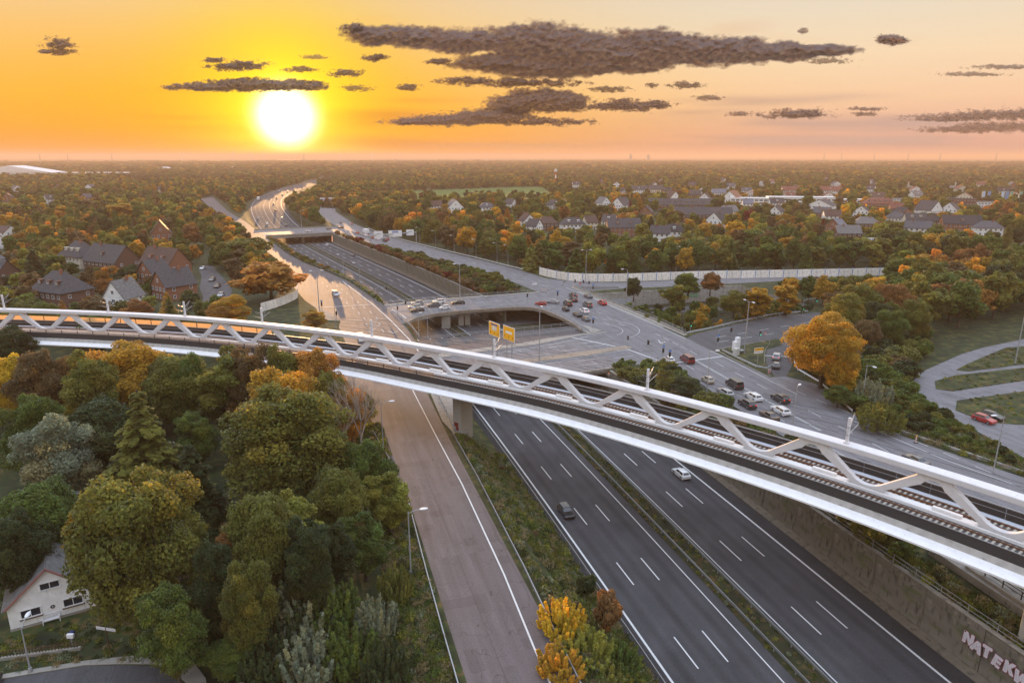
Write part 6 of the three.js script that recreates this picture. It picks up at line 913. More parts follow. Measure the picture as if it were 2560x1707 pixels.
function makeCarGeo(k) {
  if (carGeo[k]) return carGeo[k]; const { L, W: wd, H, belt, hood, xw, xw2, xr2, xr, wb, boot } = CAR[k], hl = L / 2, hw = wd / 2, wr = H > 1.6 ? 0.36 : 0.32, s = new THREE.Shape(), yb = 0.24;
  s.moveTo(-hl + 0.04, 0.42); s.lineTo(-hl + 0.12, yb + 0.02); s.lineTo(-wb - wr - 0.07, yb); s.absarc(-wb, 0.32, wr + 0.06, Math.PI + 0.2, -0.2, true); s.lineTo(wb - wr - 0.07, yb); s.absarc(wb, 0.32, wr + 0.06, Math.PI + 0.2, -0.2, true); s.lineTo(hl - 0.12, yb + 0.02); s.lineTo(hl - 0.02, 0.45); s.quadraticCurveTo(hl, hood - 0.12, hl - 0.2, hood - 0.03); s.lineTo(xw + 0.1, belt - 0.02); s.lineTo(xw - 0.1, belt); s.lineTo(xr + 0.05, belt); s.lineTo(-hl + 0.1, boot ?? belt - 0.02); s.quadraticCurveTo(-hl, 0.8, -hl + 0.04, 0.42);
  const body = new THREE.ExtrudeGeometry(s, { depth: wd - 0.2, bevelEnabled: true, bevelSize: 0.07, bevelThickness: 0.1, bevelSegments: 2, curveSegments: 6 }).translate(0, 0, -(wd - 0.2) / 2);
  const b0 = hw - 0.07, b1 = hw - (H > 1.6 ? 0.2 : 0.27), y0 = belt - 0.03, A = (x, y, z) => [x, y, z];
  const base = [A(xr, y0, -b0), A(xw, y0, -b0), A(xw, y0, b0), A(xr, y0, b0)], tp = [A(xr2, H - 0.04, -b1), A(xw2, H - 0.04, -b1), A(xw2, H - 0.04, b1), A(xr2, H - 0.04, b1)];
  const quad = (a, b, c, d) => geoFrom([...a, ...b, ...c, ...d], [0, 0, 1, 0, 1, 1, 0, 1], [0, 1, 2, 0, 2, 3]);
  const roof = new THREE.BoxGeometry(xw2 - xr2 + 0.06, 0.06, b1 * 2 + 0.04, 6, 1, 4); { const P = roof.attributes.position; for (let i = 0; i < P.count; i++) { const x = P.getX(i) / (xw2 - xr2), z = P.getZ(i) / (b1 * 2); P.setY(i, P.getY(i) + 0.05 * (1 - 4 * x * x * 0.8) * (1 - 4 * z * z * 0.8)); } roof.computeVertexNormals(); roof.translate((xw2 + xr2) / 2, H - 0.03, 0); }
  const cabin = merge([quad(base[0], base[1], tp[1], tp[0]), quad(base[2], base[3], tp[3], tp[2]), quad(base[1], base[2], tp[2], tp[1]), quad(base[3], base[0], tp[0], tp[3]), roof]);
  const mixp = (a, b, t) => a.map((v, i) => v + (b[i] - v) * t), inset = (a, b, c, d, mx, my0, my1, nrm) => { const P = (u, v) => mixp(mixp(a, b, u), mixp(d, c, u), v).map((x, i) => x + nrm[i] * 0.018); return [P(mx, my0), P(1 - mx, my0), P(1 - mx, my1), P(mx, my1)]; };
  const sideQ = (z) => { const a = z < 0 ? base[0] : base[3], b = z < 0 ? base[1] : base[2], c = z < 0 ? tp[1] : tp[2], d = z < 0 ? tp[0] : tp[3], q = inset(a, b, c, d, 0.05, 0.12, 0.9, [0, 0.2, z]), P = (u, v) => mixp(mixp(q[0], q[1], u), mixp(q[3], q[2], u), v); const seg = k === 'van' ? [[0, 0.3], [0.34, 0.64], [0.68, 1]] : [[0, 0.47], [0.52, 1]]; return merge(seg.map(([u0, u1]) => quad(P(u0, 0), P(u1, 0), P(u1, 1), P(u0, 1)))); };
  const q1 = inset(base[1], base[2], tp[2], tp[1], 0.07, 0.1, 0.92, [0.8, 0.5, 0]), q2 = inset(base[3], base[0], tp[0], tp[3], 0.1, 0.2, 0.9, [-0.8, 0.5, 0]);
  const wheelG = new THREE.CylinderGeometry(wr, wr, 0.22, 18).rotateX(Math.PI / 2), rimG = new THREE.CylinderGeometry(wr * 0.64, wr * 0.64, 0.235, 10).rotateX(Math.PI / 2), hl2 = new RoundedBoxGeometry(0.22, 0.14, 0.38, 1, 0.04), tl = new RoundedBoxGeometry(0.1, H > 1.6 ? 0.32 : 0.18, 0.3, 1, 0.03);
  return (carGeo[k] = { body: merge([body, cabin]), ws: quad(...q1), rw: quad(...q2), sl: sideQ(-1), sr: sideQ(1), wheelG, rimG, hl2, tl, mirror: new RoundedBoxGeometry(0.14, 0.14, 0.22, 1, 0.04), plate: box(0.03, 0.12, 0.52), wr });
}
function car(type, paint, s, n, deg, label, { y = 0.03, brake = false, group, far = false } = {}) {
  const G2 = makeCarGeo(type), D = CAR[type], t = thing('car', label, type === 'van' ? 'van' : 'car', group, W(s, n, y)), a = deg * R, ds = Math.cos(a), dn = Math.sin(a), dir = W(ds, dn);
  t.rotation.y = Math.atan2(-dir.z, dir.x); const hw = D.W / 2, hl = D.L / 2, tlY = D.belt - (D.H > 1.6 ? 0.16 : 0.12);
  part('body', G2.body, paintM[paint], t); part('windscreen', G2.ws, carGlass, t); part('rear_window', G2.rw, carGlass, t); part('side_window', G2.sl, carGlass, t); part('side_window', G2.sr, carGlass, t);
  for (const x of [-1, 1]) for (const z of [-1, 1]) { const w = part('wheel', G2.wheelG, tyre, t); w.position.set(x * D.wb, G2.wr, z * (hw - 0.12)); if (!far) part('rim', G2.rimG, rimMat, w); }
  for (const z of [-1, 1]) { const h = part('headlight', G2.hl2, headLamp, t); h.position.set(hl - 0.14, D.hood - 0.16, z * (hw - 0.32)); const q = part('tail_light', G2.tl, brake ? redLamp : redDull, t); q.position.set(-hl + 0.05, tlY, z * (hw - 0.26)); if (!far) { const m = part('mirror', G2.mirror, paintM[paint], t); m.position.set(D.xw - 0.18, D.belt + 0.08, z * (hw + 0.07)); } }
  if (!far) { const p = part('number_plate', G2.plate, plateMat, t); p.position.set(-hl - 0.0, 0.55, 0); const p2 = part('number_plate', G2.plate, plateMat, t); p2.position.set(hl - 0.0, 0.42, 0); part('bumper', box(0.06, 0.18, D.W * 0.8, -hl + 0.02, 0.33, 0), blackTrim, t); }
  return t;
}
// street with the queue on the right
car('hatch', 'white', 152.3, 88.6, 8, 'white hatchback behind the narrow tree at the end of the queue street'); car('van', 'darkred', 150.6, 93, 4, 'dark red van beside the white hatchback at the stop line', { brake: false });
car('compact', 'beige', 134.5, 89, 3, 'beige compact car alone in the left lane of the queue street'); car('wagon', 'silver', 125.6, 87.8, 3, 'silver estate car behind the beige compact'); car('van', 'black', 129.6, 93, 3, 'black van behind the dark red van'); car('suv', 'black', 117.6, 88, 3, 'black off-roader half hidden by the lamp beside the guard rail', { brake: true }); car('wagon', 'white', 121.4, 92.2, 3, 'white estate car following the black van'); car('suv', 'black', 118.4, 97, 2, 'black off-roader with bright tail lights in the right lane', { brake: true }); car('sedan', 'brown', 110.4, 88.2, 3, 'dark brown saloon partly behind the bridge chord', { brake: true }); car('wagon', 'white', 112.4, 92.4, 3, 'white estate car just above the bridge chord'); car('sport', 'white', 99.6, 88, 3, 'low white sports car seen between the truss members'); car('sedan', 'grey', 85, 99.4, 4, 'dark grey saloon behind the bridge chord at the right', { brake: true });
car('hatch', 'grey', 139.8, 112.2, 40, 'dark hatchback with brake lights waiting second on the slip road', { brake: true }); car('suv', 'silver', 146.2, 117.2, 44, 'silver off-roader with brake lights first at the slip road line', { brake: true });
// plaza
car('suv', 'black', 239, 96, 2, 'rearmost black off-roader at the top of the plaza queue', { brake: true }); car('sedan', 'grey', 236, 101, 0, 'dark saloon in the outer lane at the top of the plaza', { brake: true }); car('suv', 'black', 231.4, 93.2, 3, 'black off-roader second in the plaza queue', { brake: true }); car('suv', 'red', 223, 101, 0, 'red off-roader alone in the outer lane of the plaza', { brake: true }); car('sedan', 'silver', 230.4, 84.6, -52, 'silver saloon turning onto the far deck'); car('hatch', 'red', 228.6, 79.4, -64, 'red hatchback at the railing of the far deck'); car('van', 'black', 225, 88.4, 2, 'black van in the middle of the plaza queue', { brake: true }); car('van', 'grey', 221, 94.4, 0, 'dark grey van right of the black van on the plaza', { brake: true }); car('compact', 'black', 217.2, 84.6, 0, 'small black car beside the curved railing', { brake: true }); car('suv', 'white', 212.4, 89.6, 0, 'white off-roader in the plaza queue', { brake: true }); car('sedan', 'black', 208.2, 85.4, 0, 'black saloon with tail lights near the island tip', { brake: true }); car('hatch', 'grey', 201.4, 85.6, 0, 'grey hatchback last in the plaza queue beside the blue arrow sign');
// far deck
car('suv', 'silver', 241.4, 36.6, -92, 'silver off-roader first at the far deck stop line'); car('wagon', 'silver', 236, 34.8, -92, 'silver estate car beside the first off-roader on the far deck'); car('wagon', 'brown', 230.6, 34.8, -94, 'dark brown estate car nearest the railing on the far deck'); car('suv', 'white', 242, 44.6, -92, 'white off-roader second in the upper lane of the far deck'); car('suv', 'grey', 236.6, 41.6, -92, 'dark off-roader in the middle lane of the far deck'); car('wagon', 'black', 238.6, 51, -91, 'black estate car last in line on the far deck'); car('compact', 'white', 231.6, 44.6, -93, 'small white car near the railing on the far deck');
// elsewhere
car('van', 'silver', 267, 9, 170, 'silver van coming down the glowing left street'); car('van', 'white', 197, 13, 175, 'white van roof seen just behind the rail bridge');
car('hatch', 'black', 96, 38.2, 180, 'black car driving towards the camera on the left carriageway', { y: -5.98 }); car('hatch', 'white', 103, 64, 0, 'white car driving away on the right carriageway', { y: -5.98, brake: true });
car('hatch', 'white', 476, 13, 10, 'white car on the motorway below the distant road bridge', { y: -5.98, far: true }); car('hatch', 'grey', 420, 26, 10, 'dark car on the right carriageway beyond the junction', { y: -5.98, far: true });
car('suv', 'grey', 106.6, 122.6, -60, 'dark off-roader parked at the car park entrance behind the bushes'); car('hatch', 'red', 96.4, 128.8, 172, 'red hatchback parked in the car park'); car('hatch', 'black', 97.2, 132, 172, 'black hatchback parked next to the red one'); car('sedan', 'black', 70.2, -35.6, 80, 'black car cut by the left edge on the cul-de-sac');
['white', 'grey', 'red', 'silver'].forEach((c, i) => { const [s, n] = [[351, -48.4], [316, -40.4], [299, -36.6], [279, -33.2]][i]; car(i === 0 ? 'hatch' : 'wagon', c === 'red' ? 'brown' : c, s, n, 193 - i * 2, ['white car parked at the far end of the side street', 'grey estate car parked second on the side street', 'brown estate car parked third on the side street', 'silver car parked nearest on the side street'][i], { far: true }); });
[[510, 2, 'white', 82, 'white car crossing the distant road bridge'], [522, 16, 'grey', -95, 'dark car on the right half of the distant road bridge'], [528, 25, 'black', -70, 'dark car turning at the right end of the distant bridge'], [499, 27.6, 'white', -40, 'white car at the corner of the distant bridge'], [569, 27, 'brown', 185, 'brown car approaching the distant junction'], [556, 35, 'red', 185, 'red car at the far right kerb beyond the junction']].forEach(([s, n, c, a, l]) => car('hatch', c, s, n, a, l, { far: true }));
[[497, 32, 'white'], [488, 34, 'red'], [479, 36, 'silver'], [471, 38, 'white'], [463, 40, 'silver'], [455, 41.6, 'red'], [447, 43.6, 'white'], [452, 47.5, 'silver'], [444, 49.4, 'red'], [436, 47, 'black'], [461, 44.6, 'white']].forEach(([s, n, c], i) => car(i % 3 ? 'hatch' : 'suv', c, s, n, -14, `${c} car in the distant traffic jam before the sign gantry${['', '', '', ', middle', ', middle lane', ', near the front', ' at the near end', ' in the right lane', ' in the right lane end', ' closest to the gantry', ' behind the box truck'][i]}`, { brake: true, far: true, group: 'cars in the distant traffic jam' }));
{ const t = thing('truck', 'white box truck standing in the distant traffic jam', 'truck', 'cars in the distant traffic jam', W(484, 39.5, 0.03)); t.rotation.y = car.length ? 0 : 0; const d = W(Math.cos(-14 * R), Math.sin(-14 * R)); t.rotation.y = Math.atan2(-d.z, d.x); part('cargo_box', new RoundedBoxGeometry(6, 2.7, 2.4, 1, 0.05).translate(-0.8, 2.2, 0), frameWhite, t); part('cab', new RoundedBoxGeometry(1.9, 2.2, 2.2, 2, 0.2).translate(3.3, 1.6, 0), paintM.white, t); part('windscreen', box(0.05, 0.9, 1.9, 4.27, 2.0, 0), carGlass, t); part('chassis', box(7.6, 0.3, 1.2, 0.3, 0.7, 0), blackTrim, t); for (const x of [-2.6, 2.9]) for (const z of [-1, 1]) part('wheel', new THREE.CylinderGeometry(0.45, 0.45, 0.3, 14).rotateX(Math.PI / 2).translate(x, 0.45, z), tyre, t); }
// far motorway traffic
[[612, 6, 'grey', 0], [664, 8, 'white', 0], [732, 7, 'brown', 0], [820, 7, 'silver', 0], [930, 8, 'black', 0], [1010, 9, 'silver', 0], [1100, 7, 'white', 0], [627, -8, 'white', 1], [672, -12, 'silver', 1], [1130, -8, 'white', 1], [1170, -11, 'silver', 1]].forEach(([s, o, c, back], i) => { const a = Math.atan((mwC(s + 10) - mwC(s - 10)) / 20) / R; car('suv', c, s, mwC(s) + o, back ? a + 180 : a, `tiny ${c} car on the far motorway curve, ${back ? 'oncoming' : 'driving away'}, ${['just past the bridge', 'next after the bridge', 'third after the bridge', 'at the start of the curve', 'in the curve', 'deep in the curve', 'farthest in the curve', 'nearest the bridge', 'second from the bridge', 'farthest away', 'at the vanishing end'][i]}`, { y: mwY(s) + 0.03, far: true }); });
{ const s = 900, t = thing('truck', 'white lorry coming round the far motorway curve', 'truck', undefined, W(s, mwC(s) - 12, mwY(s) + 0.03)); const d = W(-1, 0); t.rotation.y = Math.atan2(-d.z, d.x); part('cargo_box', new RoundedBoxGeometry(11, 3, 2.5, 1, 0.05).translate(-2, 2.4, 0), frameWhite, t); part('cab', new RoundedBoxGeometry(2.2, 3, 2.4, 2, 0.2).translate(5, 1.9, 0), paintM.white, t); for (const x of [-6, -4.5, 4.8]) for (const z of [-1, 1]) part('wheel', new THREE.CylinderGeometry(0.5, 0.5, 0.3, 12).rotateX(Math.PI / 2).translate(x, 0.5, z), tyre, t); }

// ---------------------------------------------------------------- lamps, signals, signs
const lampGlass = std({ color: lum(0.75, 0.74, 0.7), roughness: 0.3 });
function lamp(s, n, h, deg, label, { heads = 1, y = 0, big = false, reach = 1.6 } = {}) {
  const t = thing('street_lamp', label, 'street lamp', undefined, W(s, n, y)), dir = W(Math.cos(deg * R), Math.sin(deg * R)); t.rotation.y = Math.atan2(-dir.z, dir.x);
  part('base', cyl(0.2, 0.18, 0.6), galvDull, t); part('pole', cyl(big ? 0.16 : 0.11, big ? 0.09 : 0.06, h, 0, 0, 0, 8), galvDull, t);
  for (let k = 0; k < heads; k++) { const sg = k ? -1 : 1; part('arm', tube([new V3(0, h - 0.3, 0), new V3(sg * reach * 0.4, h + 0.05, 0), new V3(sg * reach, h + 0.15, 0)], 0.05), galvDull, t); const hd = part('lamp_head', new THREE.SphereGeometry(0.5, 12, 8).scale(1.15, 0.28, 0.5), frameWhite, t); hd.position.set(sg * (reach + 0.35), h + 0.13, 0); const g = part('lamp_glass', new THREE.SphereGeometry(0.4, 10, 6).scale(1, 0.2, 0.42), lampGlass, hd); g.position.y = -0.09; }
}
lamp(162, 56, 15, 180, 'tall grey lamp mast on the paved strip of the near deck', { big: true, reach: 1.2 }); lamp(265, 112, 14, -90, 'tall lamp mast before the white noise barrier', { big: true, heads: 2 }); lamp(220, 109, 13, -90, 'tall lamp mast beside the sunken garden parapet', { big: true }); lamp(279, 163, 12, 180, 'lamp mast behind the noise barrier at the trees', { big: true }); lamp(153, 112, 14.5, 180, 'tall double lamp mast with a box on the traffic island', { big: true, heads: 2 }); lamp(109, 110, 10, 180, 'lamp at the bushes beside the small yellow tree'); lamp(78, 108.6, 10.5, -80, 'lamp on the right verge near the car park'); lamp(125, 174, 15, 180, 'tall lamp mast with blue sign in the car park', { big: true }); lamp(249, 54, 13, -90, 'lamp mast on the back edge of the far deck', { big: true });
[[354, 86], [335, 92.4], [375, 78.6], [402, 73], [424, 67], [324, 95]].forEach(([s, n], i) => lamp(s, n, 9.5, -100, `street lamp ${['third', 'second', 'fourth', 'fifth', 'sixth', 'first'][i]} from the junction along the far right street`)); [[310, 14.6], [283, 19.6]].forEach(([s, n], i) => lamp(s, n, 10, -80, `lamp on the motorway side of the left street, ${i ? 'nearer' : 'farther'} of two`)); lamp(541, -3, 13, 90, 'lamp mast standing on the distant road bridge', { big: true }); lamp(248, 2.4, 13, 90, 'dark lamp mast at the left corner of the glowing junction', { heads: 2, big: true }); lamp(214, 6.6, 11, 90, 'lamp at the left kerb behind the bridge'); lamp(118, 10.6, 9, 90, 'lamp beside the bare trees on the left street'); lamp(77.4, 9.6, 9, 90, 'lamp pole beside the left street in the foreground'); lamp(196, 29.8, 9, -90, 'double headed lamp beside the motorway opening', { heads: 2, reach: 1 }); lamp(193, 32, 8, -90, 'curved lamp right of the double headed lamp'); lamp(104, 88.8, 9, 60, 'lamp with round white head behind the bridge chord', { reach: 0.8 }); lamp(127, 84, 10, 90, 'thin lamp pole between the cars of the queue street'); lamp(71.6, -31, 5.5, 0, 'thin lantern post in front of the small white house'); lamp(59.4, -11.4, 3.2, 90, 'low white topped post at the bottom edge'); lamp(620, 12, 10, 90, 'lamp in the orange haze right of the distant bridge'); lamp(690, 26, 10, -90, 'lamp at the far fork of the right street');
const sigBlack = std({ color: lum(0.012, 0.014, 0.014), roughness: 0.6 }), lensR = std({ color: lum(0.12, 0.01, 0.01) }), lensY = std({ color: lum(0.1, 0.07, 0.01) }), lensG = std({ color: lum(0.01, 0.09, 0.06) }), lensGon = std({ color: lum(0.02, 0.3, 0.2), emissive: lum(0.05, 1, 0.6), emissiveIntensity: 1.2 }), blueSign = std({ color: lum(0.02, 0.16, 0.5), roughness: 0.4 });
function signal(s, n, deg, label, { h = 3.2, arm = 0, blue = false, green = false } = {}) {
  const t = thing('traffic_light', label, 'traffic light', undefined, W(s, n)), dir = W(Math.cos(deg * R), Math.sin(deg * R)); t.rotation.y = Math.atan2(-dir.z, dir.x); const H = arm ? 5.6 : h;
  part('pole', cyl(0.09, 0.07, H, 0, 0, 0, 8), galvDull, t); if (arm) part('arm', tube([new V3(0, H - 0.4, 0), new V3(0, H + 0.1, arm * 0.25), new V3(0, H + 0.25, arm)], 0.06), galvDull, t);
  for (const [z, y] of arm ? [[0, 2.7], [arm, H - 0.35]] : [[0, h - 0.5]]) { const b = part('signal_head', new RoundedBoxGeometry(0.3, 1.05, 0.36, 1, 0.05).translate(0.16, y, z), sigBlack, t); [lensR, lensY, green ? lensGon : lensG].forEach((m, i) => part('lens', new THREE.CylinderGeometry(0.12, 0.12, 0.06, 12).rotateZ(Math.PI / 2).translate(0.33, y + 0.32 - i * 0.32, z), m, b)); part('visor', box(0.05, 1.25, 0.55, 0.0, y, z), sigBlack, b); }
  if (blue) { const d = part('arrow_sign', new THREE.CylinderGeometry(0.36, 0.36, 0.05, 18).rotateZ(Math.PI / 2).translate(0.1, (arm ? 3.9 : h + 0.5), 0), blueSign, t); part('arrow', box(0.02, 0.4, 0.09, 0.14, arm ? 3.9 : h + 0.5, 0).rotateX(0), frameWhite, d); }
}
signal(168.4, 84.4, 90, 'double traffic light at the tip of the paved median', {}); signal(153.8, 87.6, 180, 'mast arm traffic light over the queue street with blue sign', { arm: 4.5, blue: true }); signal(150, 87.4, 180, 'traffic light beside the white hatchback', { blue: true }); signal(159.2, 107.6, 180, 'traffic light at the corner of the traffic island with blue sign', { arm: -4, blue: true }); signal(162, 123.4, 200, 'green traffic light beside the yield sign on the traffic island', { green: true }); signal(257, 104, 180, 'traffic light before the noise barrier at the left of the back island'); signal(252, 108, 180, 'traffic light in the middle of the back island'); signal(241.4, 105.2, 180, 'mast arm traffic light at the plaza corner with blue sign', { arm: 4, blue: true }); signal(234, 76, 180, 'dark traffic light behind the red hatchback'); signal(233.4, 87.6, 180, 'traffic light with blue sign above the silver saloon', { blue: true }); signal(226, 27.4, 60, 'curved arm traffic light at the left end of the far deck', { arm: 4.5 }); signal(240, 3.2, 180, 'traffic light on the left corner island of the glowing junction', { blue: true }); signal(224, 7.4, 180, 'traffic light at the left kerb of the glowing junction'); signal(189.5, 83, 180, 'blue arrow sign and light at the island tip beside the grey hatchback', { blue: true }); signal(178, 107.4, 180, 'left of two traffic lights at the branch road corner'); signal(177, 109.6, 180, 'right of two traffic lights at the branch road corner', { green: true }); signal(249.6, 22.6, 180, 'traffic light at the right kerb of the glowing junction', { arm: -4 }); signal(186.6, 158, 180, 'far green traffic light over the branch road', { arm: -5, green: true });
// yellow direction signs on the near deck
const yellowPrint = (kind) => textPrint(256, 256, (x) => { x.fillStyle = '#fcb400'; x.fillRect(0, 0, 256, 256); x.strokeStyle = '#f4efe4'; x.lineWidth = 6; x.strokeRect(5, 5, 246, 246); x.strokeStyle = '#221a08'; x.lineWidth = 7; x.fillStyle = '#221a08'; const arrow = (a, b, dx) => { x.beginPath(); x.moveTo(a, b + 34); x.lineTo(a + dx, b); x.stroke(); x.beginPath(); x.arc(a + dx, b, 7, 0, 7); x.fill(); }; if (kind === 0) { x.fillStyle = '#34569c'; x.fillRect(52, 30, 152, 30); x.fillStyle = '#ece8de'; x.fillRect(72, 70, 112, 84); x.fillStyle = '#b9a06a'; for (const [a, b] of [[82, 80], [122, 80], [158, 80], [82, 122], [122, 122], [158, 122]]) x.fillRect(a, b, 16, 24); x.fillStyle = '#221a08'; arrow(48, 190, -12); arrow(128, 190, 0); arrow(208, 190, 12); } else { x.fillStyle = '#efece4'; x.fillRect(56, 86, 144, 44); x.fillStyle = '#221a08'; arrow(48, 176, -12); arrow(128, 180, 0); arrow(208, 176, 12); } });
{
  const A = [[170.6, 46.2, 0, 'left yellow direction sign with blue and white fields above the rail bridge'], [165.0, 48.6, 1, 'right yellow direction sign with one white field above the rail bridge']];
  for (const [s, n, k, label] of A) { const t = thing('direction_sign', label, 'sign', undefined, W(s, n)); const d = W(-0.27, -0.9); t.rotation.y = Math.atan2(d.x, d.z); part('post', cyl(0.14, 0.12, 9, -1.2, 0, -0.15, 8), galvDull, t); part('post', cyl(0.14, 0.12, 9, 1.2, 0, -0.15, 8), galvDull, t); part('panel', new RoundedBoxGeometry(5.5, 3.8, 0.12, 1, 0.05).translate(0, 7.4, 0), frameWhite, t); part('print', new THREE.PlaneGeometry(5.4, 3.7).translate(0, 7.4, 0.072), std({ map: yellowPrint(k), roughness: 0.45 }), t); }
}
{ const t = thing('direction_sign', 'small yellow and white direction sign on the traffic island', 'sign', undefined, W(143.6, 109.4)); const d = W(-1, 0); t.rotation.y = Math.atan2(d.x, d.z); for (const x of [-0.0]) part('post', cyl(0.09, 0.08, 3.9, x, 0, -0.1, 8), galvDull, t); part('panel', new RoundedBoxGeometry(2.7, 1.5, 0.08, 1, 0.03).translate(0, 3.7, 0), frameWhite, t); part('print', new THREE.PlaneGeometry(2.62, 1.42).translate(0, 3.7, 0.05), std({ map: textPrint(256, 140, (x) => { x.fillStyle = '#efeee8'; x.fillRect(0, 0, 256, 140); x.fillStyle = '#f5b316'; x.fillRect(0, 0, 256, 72); x.fillStyle = '#3a2c08'; x.fillRect(20, 28, 150, 12); x.fillRect(205, 22, 26, 24); x.fillStyle = '#8a8d90'; x.fillRect(20, 98, 150, 12); x.fillRect(205, 92, 26, 24); }) }), t); }
{ const t = thing('yield_sign', 'red bordered white triangular yield sign beside the green traffic light', 'sign', undefined, W(161.4, 124.6)); const d = W(-1, 0); t.rotation.y = Math.atan2(d.x, d.z); part('post', cyl(0.05, 0.05, 2.4, 0, 0, -0.06, 6), galvDull, t); const tri = (r, z, m, nm) => part(nm, new THREE.CylinderGeometry(r, r, 0.03, 3).rotateX(Math.PI / 2).rotateZ(Math.PI).translate(0, 2.7, z), m, t); tri(0.62, 0, std({ color: lum(0.6, 0.03, 0.03) }), 'border'); tri(0.4, 0.02, frameWhite, 'face'); }
{ const t = thing('cabinet', 'white traffic control cabinets in a stack on the traffic island', 'cabinet', undefined, W(153.4, 109.6)); const d = W(-1, 0); t.rotation.y = Math.atan2(d.x, d.z) + 0.2; part('plinth', new RoundedBoxGeometry(1.5, 2.0, 1.1, 1, 0.06).translate(-0.9, 1.0, 0.9), std({ color: lum(0.55, 0.54, 0.5) }), t); part('housing', new RoundedBoxGeometry(1.9, 2.6, 1.2, 1, 0.08).translate(0.3, 2.2, -0.4), frameWhite, t); part('top_unit', new RoundedBoxGeometry(1.2, 1.1, 1.0, 1, 0.08).translate(0.7, 4, -0.4), frameWhite, t); part('frame', box(1.4, 0.2, 1, 1.8, 0.9, 0.2), galvDull, t); }
const marker = (s, n, label) => { const t = thing('chevron_marker', label, 'marker', undefined, W(s, n)); const d = W(-1, 0); t.rotation.y = Math.atan2(d.x, d.z); part('post', cyl(0.05, 0.05, 0.9, 0, 0, 0, 6), galvDull, t); part('panel', new RoundedBoxGeometry(0.75, 1.15, 0.06, 1, 0.02).translate(0, 1.2, 0), frameWhite, t); for (let k = 0; k < 2; k++) part('stripe', merge([-1, 1].map((q) => box(0.46, 0.2, 0.02, q * 0.17, 0, 0).rotateZ(-q * 0.7).translate(0, 0.98 + k * 0.45, 0.04))), std({ color: lum(0.6, 0.03, 0.03) }), t); };
marker(134.6, 106.2, 'red and white chevron marker at the point of the traffic island'); marker(228, 89.2, 'red and white chevron marker between the cars on the plaza');
const baken = (s, n, label) => { const t = thing('construction_beacon', label, 'beacon', undefined, W(s, n)); part('foot', box(0.8, 0.12, 0.4, 0, 0.06, 0), blackTrim, t); part('board', box(0.25, 1.1, 0.06, 0, 0.7, 0), frameWhite, t); for (let k = 0; k < 3; k++) part('stripe', box(0.27, 0.14, 0.07, 0, 0.35 + k * 0.33, 0), std({ color: lum(0.6, 0.04, 0.03) }), t); part('warning_lamp', cyl(0.12, 0.12, 0.22, 0, 1.28, 0, 8), std({ color: lum(0.8, 0.35, 0.02) }), t); };
baken(251, 87.6, 'left of two striped construction beacons at the far plaza corner'); baken(250.2, 89, 'right of two striped construction beacons at the far plaza corner'); baken(255.8, 102.8, 'striped construction beacon on the back island'); baken(99.8, 105, 'striped beacon with orange lamp on the right street'); baken(92, 106.8, 'striped beacon with a pole on the right street kerb');
// overhead sign gantry on the far right street
{ const t = thing('sign_gantry', 'overhead gantry with three white signs across the far right street', 'gantry'); const P = (n, y) => W(423 + (n - 64) * 0.35, n, y); part('post', bar(P(65, 0), P(65, 7), 0.3, 8), galvDull, t); part('post', bar(P(36, 0), P(36, 7), 0.3, 8), galvDull, t); part('beam', bar(P(36, 6.6), P(65, 6.6), 0.35, 8), galvDull, t); const d = W(-1, 0), ry = Math.atan2(d.x, d.z); for (const [n, w, h, m] of [[41, 5.2, 4.4, 0], [51.5, 8, 3.8, 1], [61, 4.6, 3.6, 0]]) { const p = part('panel', new RoundedBoxGeometry(w, h, 0.2, 1, 0.05), frameWhite, t); p.position.copy(P(n, 6.8)); p.rotation.y = ry; p.position.addScaledVector(d, 0.6); if (m) part('print', new THREE.PlaneGeometry(3.6, 1.2).translate(0, 1, 0.12), std({ color: lum(0.25, 0.3, 0.5) }), p); else part('print', new THREE.PlaneGeometry(2.4, 0.3).translate(0, 0.4, 0.12), std({ color: lum(0.2, 0.2, 0.22) }), p); } }
{ const t = thing('billboard', 'wide white billboard with violet print far back in the orange haze', 'billboard', undefined, W(760, 24)); const d = W(-1, 0); t.rotation.y = Math.atan2(d.x, d.z); for (const x of [-5, 5]) part('post', cyl(0.2, 0.2, 8, x, 0, -0.2, 8), galvDull, t); part('panel', box(15, 3.4, 0.3, 0, 8, 0), frameWhite, t); part('print', new THREE.PlaneGeometry(13.5, 2).translate(0, 8, 0.17), std({ map: textPrint(512, 80, (x) => { x.fillStyle = '#dcd6e2'; x.fillRect(0, 0, 512, 80); x.fillStyle = '#5a3f92'; for (let k = 0; k < 9; k++) x.fillRect(20 + k * 46, 18 + (k % 3) * 4, 30, 40); x.fillStyle = '#b03a7a'; x.fillRect(450, 12, 44, 56); }) }), t); }
